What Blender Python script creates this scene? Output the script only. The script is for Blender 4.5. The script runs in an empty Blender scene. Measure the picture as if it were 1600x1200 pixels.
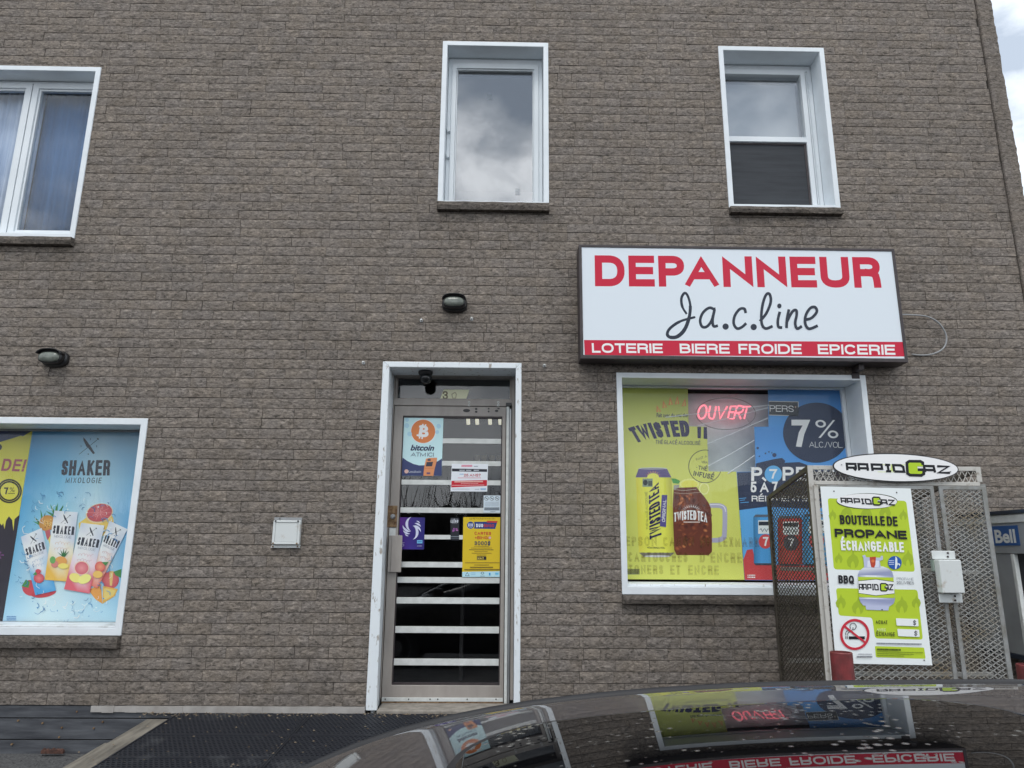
import bpy, math, random
from mathutils import Vector, Matrix
random.seed(11)
sc = bpy.context.scene
COL = sc.collection

# ------------------------------------------------------------------ camera
F, PITCH, YAW, ROLL = 1111.386, math.radians(13.14156), math.radians(0.9062), math.radians(0.41865)
CAM = Vector((0.0, -5.2, 1.62))
_cy, _sy, _cp, _sp = math.cos(YAW), math.sin(YAW), math.cos(PITCH), math.sin(PITCH)
_fwd = Vector((_sy * _cp, _cy * _cp, _sp))
_right0 = Vector((_cy, -_sy, 0))
_up0 = _right0.cross(_fwd)
_r = math.cos(ROLL) * _right0 + math.sin(ROLL) * _up0
_u = -math.sin(ROLL) * _right0 + math.cos(ROLL) * _up0
cam_data = bpy.data.cameras.new("camera")
cam = bpy.data.objects.new("camera", cam_data)
COL.objects.link(cam)
m = Matrix((_r, _u, -_fwd)).transposed().to_4x4()
m.translation = CAM
cam.matrix_world = m
cam_data.sensor_width = 36.0
cam_data.sensor_fit = 'HORIZONTAL'
cam_data.lens = F / 1600 * 36.0
cam_data.clip_start = 0.02
cam_data.clip_end = 500
sc.camera = cam

# ------------------------------------------------------------------ world, sun, exposure
SUN_EL, SUN_AZ = math.radians(58), math.radians(192)      # azimuth from +Y, clockwise
w = bpy.data.worlds.new("World")
sc.world = w
w.use_nodes = True
nt = w.node_tree
for n in list(nt.nodes):
    nt.nodes.remove(n)
wo = nt.nodes.new('ShaderNodeOutputWorld')
bg = nt.nodes.new('ShaderNodeBackground')
bg.inputs['Strength'].default_value = 0.1
sky = nt.nodes.new('ShaderNodeTexSky')
sky.sky_type = 'NISHITA'
sky.sun_disc = False
sky.sun_elevation = SUN_EL
sky.sun_rotation = SUN_AZ
tc = nt.nodes.new('ShaderNodeTexCoord')
mp = nt.nodes.new('ShaderNodeMapping')
mp.inputs['Scale'].default_value = (1.0, 1.0, 1.9)
mp.inputs['Location'].default_value = (5.2, 1.1, 3.3)
nz = nt.nodes.new('ShaderNodeTexNoise')
nz.inputs['Scale'].default_value = 4.2
nz.inputs['Detail'].default_value = 7
nz.inputs['Roughness'].default_value = 0.55
nz.inputs['Distortion'].default_value = 0.25
cr = nt.nodes.new('ShaderNodeValToRGB')
cr.color_ramp.elements[0].position = 0.39
cr.color_ramp.elements[0].color = (5.6, 6.5, 7.8, 1)
cr.color_ramp.elements[1].position = 0.62
cr.color_ramp.elements[1].color = (21.0, 21.4, 21.8, 1)
e = cr.color_ramp.elements.new(0.5)
e.color = (10.0, 10.8, 11.8, 1)
nz2 = nt.nodes.new('ShaderNodeTexNoise')
nz2.inputs['Scale'].default_value = 1.3
nz2.inputs['Detail'].default_value = 4
cr2 = nt.nodes.new('ShaderNodeValToRGB')
cr2.color_ramp.elements[0].position = 0.30
cr2.color_ramp.elements[0].color = (0.72, 0.72, 0.72, 1)
cr2.color_ramp.elements[1].position = 0.42
cr2.color_ramp.elements[1].color = (1, 1, 1, 1)
mx = nt.nodes.new('ShaderNodeMixRGB')
L = nt.links
L.new(tc.outputs['Generated'], mp.inputs['Vector'])
L.new(mp.outputs['Vector'], nz.inputs['Vector'])
L.new(mp.outputs['Vector'], nz2.inputs['Vector'])
L.new(nz.outputs['Fac'], cr.inputs['Fac'])
L.new(nz2.outputs['Fac'], cr2.inputs['Fac'])
L.new(cr2.outputs['Color'], mx.inputs['Fac'])
L.new(sky.outputs['Color'], mx.inputs['Color1'])
L.new(cr.outputs['Color'], mx.inputs['Color2'])
L.new(mx.outputs['Color'], bg.inputs['Color'])
L.new(bg.outputs['Background'], wo.inputs['Surface'])

sun_d = bpy.data.lights.new("sun", 'SUN')
sun_d.energy = 1.1
sun_d.angle = math.radians(22)
sun_d.color = (1.0, 0.96, 0.9)
sun = bpy.data.objects.new("sun", sun_d)
COL.objects.link(sun)
sdir = Vector((math.sin(SUN_AZ) * math.cos(SUN_EL), math.cos(SUN_AZ) * math.cos(SUN_EL), math.sin(SUN_EL)))
sun.rotation_euler = sdir.to_track_quat('Z', 'Y').to_euler()
sun.location = sdir * 30

sc.view_settings.view_transform = 'Standard'
sc.view_settings.look = 'None'
sc.view_settings.exposure = 0.1
sc.view_settings.gamma = 1.0
sc.view_settings.use_curve_mapping = False
sc.render.engine = 'CYCLES'
sc.cycles.max_bounces = 10
sc.cycles.transparent_max_bounces = 24
sc.cycles.caustics_reflective = False
sc.cycles.caustics_refractive = False

# ------------------------------------------------------------------ measuring helpers
def ray(px, py):
    return _r * ((px - 800) / F) + _u * (-(py - 600) / F) + _fwd

def at(px, py, Y=0.0):
    """Point on the plane y = Y measured from the photograph."""
    d = ray(px, py)
    return CAM + d * ((Y - CAM.y) / d.y)

def at_x(px, py, X):
    d = ray(px, py)
    return CAM + d * ((X - CAM.x) / d.x)

def project(p):
    v = Vector(p) - CAM
    z = v.dot(_fwd)
    return (800 + F * v.dot(_r) / z, 600 - F * v.dot(_u) / z, z)

def span(tl, tr, br, bl, Y=0.0):
    a, b, c, d = (at(*q, Y) for q in (tl, tr, br, bl))
    return ((a.x + d.x) / 2, (b.x + c.x) / 2, (c.z + d.z) / 2, (a.z + b.z) / 2)   # x0, x1, z0, z1

def lin(c):
    c = c / 255.0
    return c / 12.92 if c <= 0.04045 else ((c + 0.055) / 1.055) ** 2.4

# ------------------------------------------------------------------ materials
def new_mat(name):
    mt = bpy.data.materials.new(name)
    mt.use_nodes = True
    t = mt.node_tree
    return mt, t, t.nodes['Principled BSDF'], t.nodes, t.links

def surf(name, c1, c2=None, rough=0.5, scale=12.0, metal=0.0, bump=0.0, bump_scale=None, coat=0.0, lo=0.35, hi=0.65, detail=5, stretch=(1, 1, 1), spec=0.5):
    """A plain surface: two tones mixed by noise in world space, with optional relief."""
    mt, t, bs, N, K = new_mat(name)
    g = N.new('ShaderNodeNewGeometry')
    mpn = N.new('ShaderNodeMapping')
    mpn.inputs['Scale'].default_value = stretch
    K.new(g.outputs['Position'], mpn.inputs['Vector'])
    n = N.new('ShaderNodeTexNoise')
    n.inputs['Scale'].default_value = scale
    n.inputs['Detail'].default_value = detail
    n.inputs['Roughness'].default_value = 0.6
    K.new(mpn.outputs['Vector'], n.inputs['Vector'])
    r = N.new('ShaderNodeValToRGB')
    r.color_ramp.elements[0].position = lo
    r.color_ramp.elements[1].position = hi
    r.color_ramp.elements[0].color = (*c1, 1)
    r.color_ramp.elements[1].color = (*(c2 or c1), 1)
    K.new(n.outputs['Fac'], r.inputs['Fac'])
    K.new(r.outputs['Color'], bs.inputs['Base Color'])
    bs.inputs['Roughness'].default_value = rough
    bs.inputs['Metallic'].default_value = metal
    bs.inputs['Coat Weight'].default_value = coat
    bs.inputs['Specular IOR Level'].default_value = spec
    if bump:
        nb = N.new('ShaderNodeTexNoise')
        nb.inputs['Scale'].default_value = bump_scale or scale * 4
        nb.inputs['Detail'].default_value = 5
        K.new(mpn.outputs['Vector'], nb.inputs['Vector'])
        b = N.new('ShaderNodeBump')
        b.inputs['Strength'].default_value = 0.6
        b.inputs['Distance'].default_value = bump
        K.new(nb.outputs['Fac'], b.inputs['Height'])
        K.new(b.outputs['Normal'], bs.inputs['Normal'])
    return mt

def glass(name, k=1.2, tint=(0.93, 0.95, 0.96), rough=0.0, wav=0.0004, base=0.0):
    mt, t, bs, N, K = new_mat(name)
    out = N['Material Output']
    N.remove(bs)
    lw = N.new('ShaderNodeLayerWeight')              # facing = 1 - |cos|, the same from both sides of the sheet
    lw.inputs['Blend'].default_value = 0.5
    pw = N.new('ShaderNodeMath')
    pw.operation = 'POWER'
    pw.inputs[1].default_value = 5.0
    K.new(lw.outputs['Facing'], pw.inputs[0])
    fr = N.new('ShaderNodeMath')
    fr.operation = 'MULTIPLY_ADD'
    fr.inputs[1].default_value = 0.96
    fr.inputs[2].default_value = 0.04
    K.new(pw.outputs['Value'], fr.inputs[0])
    mu = N.new('ShaderNodeMath')
    mu.operation = 'MULTIPLY_ADD'
    mu.inputs[1].default_value = k
    mu.inputs[2].default_value = base
    mu.use_clamp = True
    tr = N.new('ShaderNodeBsdfTransparent')
    tr.inputs['Color'].default_value = (*tint, 1)
    gl = N.new('ShaderNodeBsdfGlossy')
    gl.inputs['Roughness'].default_value = rough
    gl.inputs['Color'].default_value = (0.95, 0.97, 1, 1)
    ms = N.new('ShaderNodeMixShader')
    if wav:
        g = N.new('ShaderNodeNewGeometry')
        n = N.new('ShaderNodeTexNoise')
        n.inputs['Scale'].default_value = 3.0
        n.inputs['Detail'].default_value = 1
        b = N.new('ShaderNodeBump')
        b.inputs['Distance'].default_value = wav
        b.inputs['Strength'].default_value = 1.0
        K.new(g.outputs['Position'], n.inputs['Vector'])
        K.new(n.outputs['Fac'], b.inputs['Height'])
        K.new(b.outputs['Normal'], gl.inputs['Normal'])
    K.new(fr.outputs['Value'], mu.inputs[0])
    K.new(mu.outputs['Value'], ms.inputs['Fac'])
    K.new(tr.outputs['BSDF'], ms.inputs[1])
    K.new(gl.outputs['BSDF'], ms.inputs[2])
    K.new(ms.outputs['Shader'], out.inputs['Surface'])
    return mt

def print_mat(name, rough=0.45, emit=0.0, alpha=None):
    mt, t, bs, N, K = new_mat(name)
    a = N.new('ShaderNodeAttribute')
    a.attribute_name = 'Col'
    K.new(a.outputs['Color'], bs.inputs['Base Color'])
    bs.inputs['Roughness'].default_value = rough
    bs.inputs['Specular IOR Level'].default_value = 0.25
    if alpha is not None:
        bs.inputs['Alpha'].default_value = alpha
    if emit:
        K.new(a.outputs['Color'], bs.inputs['Emission Color'])
        bs.inputs['Emission Strength'].default_value = emit
    return mt

def brick_mat():
    mt, t, bs, N, K = new_mat("split_face_brick")
    g = N.new('ShaderNodeNewGeometry')
    at_ = N.new('ShaderNodeAttribute')
    at_.attribute_name = 'tone'
    off = N.new('ShaderNodeCombineXYZ')                # every brick takes its own piece of the grain
    mo = N.new('ShaderNodeMath'); mo.operation = 'MULTIPLY'; mo.inputs[1].default_value = 37.0
    K.new(at_.outputs['Fac'], mo.inputs[0])
    K.new(mo.outputs['Value'], off.inputs['Y'])
    va = N.new('ShaderNodeVectorMath'); va.operation = 'ADD'
    K.new(g.outputs['Position'], va.inputs[0]); K.new(off.outputs['Vector'], va.inputs[1])
    mp_ = N.new('ShaderNodeMapping')
    mp_.inputs['Rotation'].default_value = (0, math.radians(-33), 0)
    mp_.inputs['Scale'].default_value = (0.8, 1.0, 1.7)
    K.new(va.outputs['Vector'], mp_.inputs['Vector'])
    n1 = N.new('ShaderNodeTexNoise')
    n1.inputs['Scale'].default_value = 40; n1.inputs['Detail'].default_value = 8
    n1.inputs['Roughness'].default_value = 0.72; n1.inputs['Distortion'].default_value = 0.8
    K.new(mp_.outputs['Vector'], n1.inputs['Vector'])
    r = N.new('ShaderNodeValToRGB')
    els = r.color_ramp.elements
    els[0].position = 0.34; els[0].color = (0.047, 0.043, 0.038, 1)
    els[1].position = 0.76; els[1].color = (0.46, 0.408, 0.356, 1)
    x = els.new(0.47); x.color = (0.163, 0.1425, 0.1245, 1)
    x = els.new(0.58); x.color = (0.239, 0.2095, 0.183, 1)
    K.new(n1.outputs['Fac'], r.inputs['Fac'])
    # tone of each brick and a slow drift over the wall
    n2 = N.new('ShaderNodeTexNoise'); n2.inputs['Scale'].default_value = 0.9; n2.inputs['Detail'].default_value = 4
    K.new(g.outputs['Position'], n2.inputs['Vector'])
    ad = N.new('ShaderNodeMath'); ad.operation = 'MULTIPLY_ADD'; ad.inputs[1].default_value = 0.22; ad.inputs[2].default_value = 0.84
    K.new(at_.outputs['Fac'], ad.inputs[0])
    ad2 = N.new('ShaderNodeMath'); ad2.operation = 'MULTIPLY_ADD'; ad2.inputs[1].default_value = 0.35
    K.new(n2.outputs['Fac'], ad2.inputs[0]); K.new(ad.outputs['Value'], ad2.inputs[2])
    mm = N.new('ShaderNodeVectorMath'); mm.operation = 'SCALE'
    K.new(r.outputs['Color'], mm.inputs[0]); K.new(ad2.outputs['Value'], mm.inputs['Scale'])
    # a warm or cool cast from brick to brick
    hs = N.new('ShaderNodeMixRGB'); hs.blend_type = 'MULTIPLY'
    r3 = N.new('ShaderNodeValToRGB')
    r3.color_ramp.elements[0].position = 0.35; r3.color_ramp.elements[0].color = (0.99, 0.995, 1.015, 1)
    r3.color_ramp.elements[1].position = 0.68; r3.color_ramp.elements[1].color = (1.03, 1.0, 0.955, 1)
    n3 = N.new('ShaderNodeTexNoise'); n3.inputs['Scale'].default_value = 5.5; n3.inputs['Detail'].default_value = 3
    K.new(va.outputs['Vector'], n3.inputs['Vector']); K.new(n3.outputs['Fac'], r3.inputs['Fac'])
    hs.inputs['Fac'].default_value = 1.0
    K.new(mm.outputs['Vector'], hs.inputs['Color1']); K.new(r3.outputs['Color'], hs.inputs['Color2'])
    K.new(hs.outputs['Color'], bs.inputs['Base Color'])
    bs.inputs['Roughness'].default_value = 0.92
    bs.inputs['Specular IOR Level'].default_value = 0.2
    n4 = N.new('ShaderNodeTexNoise'); n4.inputs['Scale'].default_value = 210; n4.inputs['Detail'].default_value = 4
    K.new(va.outputs['Vector'], n4.inputs['Vector'])
    hh = N.new('ShaderNodeMath'); hh.operation = 'MULTIPLY_ADD'; hh.inputs[1].default_value = 0.35
    K.new(n4.outputs['Fac'], hh.inputs[0]); K.new(n1.outputs['Fac'], hh.inputs[2])
    b = N.new('ShaderNodeBump'); b.inputs['Strength'].default_value = 0.85; b.inputs['Distance'].default_value = 0.008
    K.new(hh.outputs['Value'], b.inputs['Height']); K.new(b.outputs['Normal'], bs.inputs['Normal'])
    return mt

M = {}
M['brick'] = brick_mat()
M['mortar'] = surf('dark_joint', (0.022, 0.020, 0.019), rough=0.95)
M['white'] = surf('white_aluminium_trim', (0.79, 0.84, 0.875), (0.70, 0.745, 0.775), rough=0.38, scale=5, lo=0.4, hi=0.8)
M['vinyl'] = surf('white_vinyl', (0.80, 0.845, 0.875), (0.74, 0.785, 0.815), rough=0.32, scale=3)
M['peel'] = surf('peeling_white_paint', (0.78, 0.83, 0.86), (0.36, 0.33, 0.29), rough=0.6, scale=26, lo=0.60, hi=0.70, bump=0.003, bump_scale=30, stretch=(1.4, 1.4, 0.5))
M['grime'] = surf('grimy_white_trim', (0.74, 0.78, 0.80), (0.30, 0.29, 0.27), rough=0.5, scale=9, lo=0.50, hi=0.80, stretch=(1, 1, 0.2), detail=8)
M['taupe'] = surf('weathered_taupe_metal', (0.39, 0.355, 0.325), (0.31, 0.28, 0.255), rough=0.45, scale=9, stretch=(1, 1, 0.3))
M['alu'] = surf('grey_aluminium', (0.36, 0.37, 0.38), (0.28, 0.285, 0.29), rough=0.35, metal=0.6, scale=14, stretch=(1, 1, 0.2))
M['whitebar'] = surf('white_bar_paint', (0.72, 0.74, 0.72), (0.60, 0.62, 0.60), rough=0.5, scale=18)
M['glass'] = glass('window_glass', k=0.85, tint=(0.985, 0.99, 0.99))
M['glass_up'] = glass('double_glazing', k=4.2, tint=(0.97, 0.98, 0.99), wav=0.00025)
M['glass_blue'] = glass('curtained_glass', k=1.3, tint=(0.95, 0.975, 1.0), wav=0.0002)
M['glass_store'] = glass('shop_glass', k=0.34, tint=(0.99, 0.995, 0.99), wav=0.0002)
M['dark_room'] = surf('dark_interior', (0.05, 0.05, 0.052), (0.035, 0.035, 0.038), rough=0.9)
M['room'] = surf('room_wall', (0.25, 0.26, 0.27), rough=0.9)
M['sill'] = M['brick']
M['brown'] = surf('dark_brown_metal', (0.055, 0.043, 0.045), (0.035, 0.028, 0.03), rough=0.5, scale=20)
M['black'] = surf('black_plastic', (0.012, 0.012, 0.014), (0.02, 0.02, 0.022), rough=0.35, scale=30)
M['lamp_lens'] = surf('frosted_lamp_glass', (0.21, 0.23, 0.20), (0.13, 0.145, 0.125), rough=0.15, scale=30)
M['print'] = print_mat('printed_sheet')
M['sign_face'] = print_mat('sign_face_print', rough=0.25)
M['vinyl_letter'] = print_mat('faded_vinyl_letters', rough=0.5, alpha=0.20)
M['neon'] = None
M['rust'] = surf('rusty_steel', (0.30, 0.20, 0.11), (0.12, 0.06, 0.03), rough=0.75, scale=40, metal=0.3, lo=0.42, hi=0.66)
M['galv'] = surf('galvanised_steel', (0.35, 0.36, 0.36), (0.23, 0.225, 0.20), rough=0.5, metal=0.35, scale=12)
M['galv_rust'] = surf('stained_galvanised_mesh', (0.43, 0.43, 0.41), (0.27, 0.21, 0.125), rough=0.55, metal=0.25, scale=4.5, lo=0.5, hi=0.72)
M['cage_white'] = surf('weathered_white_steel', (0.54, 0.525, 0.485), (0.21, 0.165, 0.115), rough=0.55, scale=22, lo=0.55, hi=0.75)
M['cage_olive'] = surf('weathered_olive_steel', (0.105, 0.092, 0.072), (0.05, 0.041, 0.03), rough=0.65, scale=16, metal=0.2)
M['bollard'] = surf('faded_red_paint', (0.22, 0.034, 0.036), (0.10, 0.022, 0.022), rough=0.5, scale=12, bump=0.001, bump_scale=60)
M['wood'] = surf('weathered_timber', (0.22, 0.20, 0.165), (0.10, 0.09, 0.075), rough=0.85, scale=22, stretch=(1, 0.15, 1), bump=0.003, bump_scale=50)
M['board'] = surf('dark_grey_boards', (0.098, 0.104, 0.116), (0.036, 0.039, 0.047), rough=0.6, scale=9, stretch=(0.3, 1, 2.5), bump=0.002, detail=9)
M['concrete'] = surf('concrete', (0.33, 0.30, 0.26), (0.20, 0.18, 0.155), rough=0.9, scale=14, bump=0.002, bump_scale=60)
M['rubber'] = surf('black_rubber', (0.009, 0.011, 0.017), (0.10, 0.105, 0.11), rough=0.6, scale=3.2, lo=0.58, hi=0.95, detail=8)
M['asphalt'] = surf('asphalt_gravel', (0.11, 0.11, 0.11), (0.045, 0.045, 0.047), rough=0.95, scale=60, detail=8, bump=0.01, bump_scale=140)
M['flash'] = surf('pale_grey_flashing', (0.42, 0.40, 0.38), (0.30, 0.28, 0.26), rough=0.5, scale=8)
M['steel_bolt'] = surf('zinc_bolt', (0.45, 0.47, 0.48), (0.25, 0.25, 0.24), rough=0.4, metal=0.7, scale=60)
M['cable_grey'] = surf('grey_cable', (0.33, 0.34, 0.35), rough=0.5)
M['reflection_white'] = surf('pale_reflection_line', (0.78, 0.82, 0.85), rough=0.5)
M['cable_bright'] = surf('bright_aluminium_cable', (0.9, 0.92, 0.94), rough=0.28, metal=1.0)
M['bark'] = surf('bare_bark', (0.055, 0.046, 0.04), (0.03, 0.026, 0.023), rough=0.9)
M['booth'] = surf('pale_grey_booth_metal', (0.36, 0.38, 0.39), (0.30, 0.315, 0.325), rough=0.4, metal=0.2, scale=4)
M['panel'] = surf('blue_grey_panel', (0.80, 0.86, 0.88), (0.60, 0.66, 0.69), rough=0.6, scale=3)
M['booth_dark'] = surf('dark_blue_glass_panel', (0.02, 0.028, 0.045), rough=0.1)
M['mint'] = surf('mint_paint', (0.36, 0.45, 0.38), (0.30, 0.38, 0.32), rough=0.5)
M['box_white'] = surf('scuffed_white_box', (0.66, 0.69, 0.68), (0.40, 0.33, 0.25), rough=0.5, scale=15, lo=0.60, hi=0.78)

def car_paint():
    mt, t, bs, N, K = new_mat("dark_metallic_car_paint")
    bs.inputs['Base Color'].default_value = (0.032, 0.029, 0.033, 1)
    bs.inputs['Metallic'].default_value = 0.0
    bs.inputs['Roughness'].default_value = 0.35
    bs.inputs['Specular IOR Level'].default_value = 0.3
    bs.inputs['Coat Weight'].default_value = 1.0
    bs.inputs['Coat Roughness'].default_value = 0.008
    bs.inputs['Coat IOR'].default_value = 1.55
    return mt

def car_glass():
    """Tinted roof glass with dried rain spots and dust."""
    mt, t, bs, N, K = new_mat("dark_roof_glass")
    g = N.new('ShaderNodeNewGeometry')
    v = N.new('ShaderNodeTexVoronoi')
    v.inputs['Scale'].default_value = 95
    v.inputs['Randomness'].default_value = 1.0
    K.new(g.outputs['Position'], v.inputs['Vector'])
    n = N.new('ShaderNodeTexNoise'); n.inputs['Scale'].default_value = 14; n.inputs['Detail'].default_value = 3
    K.new(g.outputs['Position'], n.inputs['Vector'])
    th = N.new('ShaderNodeMath'); th.operation = 'MULTIPLY_ADD'; th.inputs[1].default_value = 1.1; th.inputs[2].default_value = -0.31
    K.new(n.outputs['Fac'], th.inputs[0])
    ls = N.new('ShaderNodeMath'); ls.operation = 'SUBTRACT'
    K.new(th.outputs['Value'], ls.inputs[0]); K.new(v.outputs['Distance'], ls.inputs[1])
    sm = N.new('ShaderNodeMapRange'); sm.inputs['From Min'].default_value = 0.0; sm.inputs['From Max'].default_value = 0.28
    K.new(ls.outputs['Value'], sm.inputs['Value'])
    cr_ = N.new('ShaderNodeValToRGB')
    cr_.color_ramp.elements[0].color = (0.003, 0.003, 0.0035, 1)
    cr_.color_ramp.elements[1].color = (0.13, 0.127, 0.118, 1)
    K.new(sm.outputs['Result'], cr_.inputs['Fac'])
    K.new(cr_.outputs['Color'], bs.inputs['Base Color'])
    rr = N.new('ShaderNodeMapRange'); rr.inputs['To Min'].default_value = 0.012; rr.inputs['To Max'].default_value = 0.35
    K.new(sm.outputs['Result'], rr.inputs['Value'])
    K.new(rr.outputs['Result'], bs.inputs['Roughness'])
    bs.inputs['IOR'].default_value = 1.42
    return mt
M['paint'] = car_paint()
M['roofglass'] = car_glass()
M['tinted'] = surf('tinted_car_glass', (0.01, 0.011, 0.012), rough=0.03)
M['tyre'] = surf('tyre_rubber', (0.015, 0.015, 0.015), (0.025, 0.025, 0.025), rough=0.8)
M['rim'] = surf('alloy_rim', (0.5, 0.5, 0.52), rough=0.3, metal=0.9)
M['seal'] = surf('black_rubber_seal', (0.018, 0.018, 0.020), rough=0.5, spec=0.35)
M['screen'] = surf('insect_screen', (0.03, 0.034, 0.04), (0.045, 0.05, 0.058), rough=0.8, scale=6, stretch=(0.4, 1, 5))
M['curtain'] = surf('sheer_pale_curtain', (0.62, 0.68, 0.78), (0.34, 0.43, 0.58), rough=0.9, scale=7, stretch=(4, 1, 0.12))
M['curtain_blue'] = surf('blue_curtain', (0.065, 0.16, 0.32), (0.045, 0.115, 0.24), rough=0.9, scale=7, stretch=(4, 1, 0.1))
M['blind'] = surf('pale_blind', (0.42, 0.45, 0.46), rough=0.8)

def emit_mat(name, col, s):
    mt, t, bs, N, K = new_mat(name)
    bs.inputs['Base Color'].default_value = (*col, 1)
    bs.inputs['Emission Color'].default_value = (*col, 1)
    bs.inputs['Emission Strength'].default_value = s
    return mt
M['neon'] = emit_mat('red_light_tube', (1.0, 0.22, 0.28), 1.05)
M['tube'] = emit_mat('cream_light_tube', (0.95, 0.92, 0.72), 0.55)

# ------------------------------------------------------------------ building blocks
def thing(name, label, cat, loc=(0, 0, 0), group=None, rot=None):
    o = bpy.data.objects.new(name, None)
    COL.objects.link(o)
    o.location = loc
    if rot:
        o.rotation_euler = rot
    o.empty_display_size = 0.1
    o['label'] = label
    o['category'] = cat
    if group:
        o['group'] = group
    return o

def tag(o, label, cat, group=None):
    o['label'] = label; o['category'] = cat
    if group:
        o['group'] = group
    return o

class MB:
    def __init__(s):
        s.v, s.f, s.mi, s.c, s.tone = [], [], [], [], []
    def add(s, vs, fs, mi=0, tone=None):
        b = len(s.v)
        s.v += [tuple(p) for p in vs]
        for f in fs:
            s.f.append(tuple(b + i for i in f)); s.mi.append(mi); s.tone.append(tone if tone is not None else 0.5)
        return s
    def box(s, x0, x1, y0, y1, z0, z1, mi=0, tone=None):
        if x0 > x1: x0, x1 = x1, x0
        if y0 > y1: y0, y1 = y1, y0
        if z0 > z1: z0, z1 = z1, z0
        vs = [(x0, y0, z0), (x1, y0, z0), (x1, y1, z0), (x0, y1, z0), (x0, y0, z1), (x1, y0, z1), (x1, y1, z1), (x0, y1, z1)]
        return s.add(vs, [(0, 3, 2, 1), (4, 5, 6, 7), (0, 1, 5, 4), (1, 2, 6, 5), (2, 3, 7, 6), (3, 0, 4, 7)], mi, tone)
    def prism(s, pts, ext, mi=0):
        """closed polygon (facing against ext) extruded by ext"""
        n = len(pts)
        e = Vector(ext)
        p = [Vector(q) for q in pts]
        nrm = Vector((0, 0, 0))
        for i in range(n):
            a, b = p[i], p[(i + 1) % n]
            nrm += Vector(((a.y - b.y) * (a.z + b.z), (a.z - b.z) * (a.x + b.x), (a.x - b.x) * (a.y + b.y)))
        if nrm.dot(e) > 0:
            p.reverse()
        vs = p + [q + e for q in p]
        fs = [tuple(range(n)), tuple(range(2 * n - 1, n - 1, -1))]
        fs += [(i, n + i, n + (i + 1) % n, (i + 1) % n) for i in range(n)]
        return s.add(vs, fs, mi)
    def ring(s, x0, x1, z0, z1, wl, wr, wb, wt, y0, y1, mi=0):
        """rectangular frame in a wall plane, mitred"""
        O = [(x0, z0), (x1, z0), (x1, z1), (x0, z1)]
        I = [(x0 + wl, z0 + wb), (x1 - wr, z0 + wb), (x1 - wr, z1 - wt), (x0 + wl, z1 - wt)]
        vs = [(x, y0, z) for x, z in O] + [(x, y0, z) for x, z in I] + [(x, y1, z) for x, z in O] + [(x, y1, z) for x, z in I]
        fs = []
        for i in range(4):
            j = (i + 1) % 4
            fs += [(i, j, 4 + j, 4 + i), (8 + j, 8 + i, 12 + i, 12 + j), (i, 8 + i, 8 + j, j), (4 + i, 4 + j, 12 + j, 12 + i)]
        return s.add(vs, fs, mi)
    def tube(s, path, r, n=8, mi=0, caps=True, radii=None):
        P = [Vector(p) for p in path]
        rings = []
        up = None
        for i, p in enumerate(P):
            d = (P[min(i + 1, len(P) - 1)] - P[max(i - 1, 0)]).normalized()
            if up is None:
                up = Vector((0, 0, 1)) if abs(d.z) < 0.9 else Vector((1, 0, 0))
            a = d.cross(up).normalized(); up = a.cross(d).normalized()
            rr = radii[i] if radii else r
            rings.append([p + (a * math.cos(2 * math.pi * k / n) + up * math.sin(2 * math.pi * k / n)) * rr for k in range(n)])
        vs = [q for R in rings for q in R]
        fs = []
        for i in range(len(P) - 1):
            for k in range(n):
                k2 = (k + 1) % n
                fs.append((i * n + k, i * n + k2, (i + 1) * n + k2, (i + 1) * n + k))
        if caps:
            fs.append(tuple(range(n - 1, -1, -1)))
            fs.append(tuple((len(P) - 1) * n + k for k in range(n)))
        return s.add(vs, fs, mi)
    def build(s, name, mats, parent=None, bevel=0.0, smooth=False, tones=False):
        me = bpy.data.meshes.new(name)
        me.from_pydata(s.v, [], s.f)
        for mt in (mats if isinstance(mats, (list, tuple)) else [mats]):
            me.materials.append(mt)
        if any(s.mi):
            me.polygons.foreach_set('material_index', s.mi)
        if tones:
            a = me.attributes.new('tone', 'FLOAT', 'FACE')
            a.data.foreach_set('value', s.tone)
        if smooth:
            me.polygons.foreach_set('use_smooth', [True] * len(me.polygons))
        me.update()
        return link(name, me, parent, bevel)

def base_of(o):
    p = Vector((0, 0, 0))
    while o is not None:
        p += o.location; o = o.parent
    return p

def link(name, me, parent=None, bevel=0.0):
    o = bpy.data.objects.new(name, me)
    COL.objects.link(o)
    if parent is not None:
        o.parent = parent
        if parent.rotation_euler.x == 0:
            o.location = -base_of(parent)          # meshes are written in world coordinates
    if bevel:
        b = o.modifiers.new('bevel', 'BEVEL'); b.width = bevel; b.segments = 2; b.limit_method = 'ANGLE'; b.angle_limit = math.radians(40)
        b.harden_normals = False
    return o

# ------------------------------------------------------------------ flat print (posters, lettering)
def rgb(r, g, b, k=0.82):
    return tuple(min(0.9, lin(c) / k) for c in (r, g, b))

_glyph = {}
def glyphs(s, bold=0.0, shear=0.0, spacing=1.0):
    key = (s, bold, shear, spacing)
    if key not in _glyph:
        cu = bpy.data.curves.new('lettering', 'FONT')
        cu.body = s; cu.size = 1; cu.offset = bold; cu.shear = shear; cu.space_character = spacing; cu.resolution_u = 5
        ob = bpy.data.objects.new('lettering', cu)
        me = bpy.data.meshes.new_from_object(ob)
        v = [(p.co.x, p.co.y) for p in me.vertices]
        f = [tuple(p.vertices) for p in me.polygons]
        bpy.data.objects.remove(ob); bpy.data.curves.remove(cu); bpy.data.meshes.remove(me)
        x0, x1 = min(p[0] for p in v), max(p[0] for p in v)
        y0, y1 = min(p[1] for p in v), max(p[1] for p in v)
        _glyph[key] = ([((x - x0) / (x1 - x0), (y - y0) / (y1 - y0)) for x, y in v], f)
    return _glyph[key]

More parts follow.
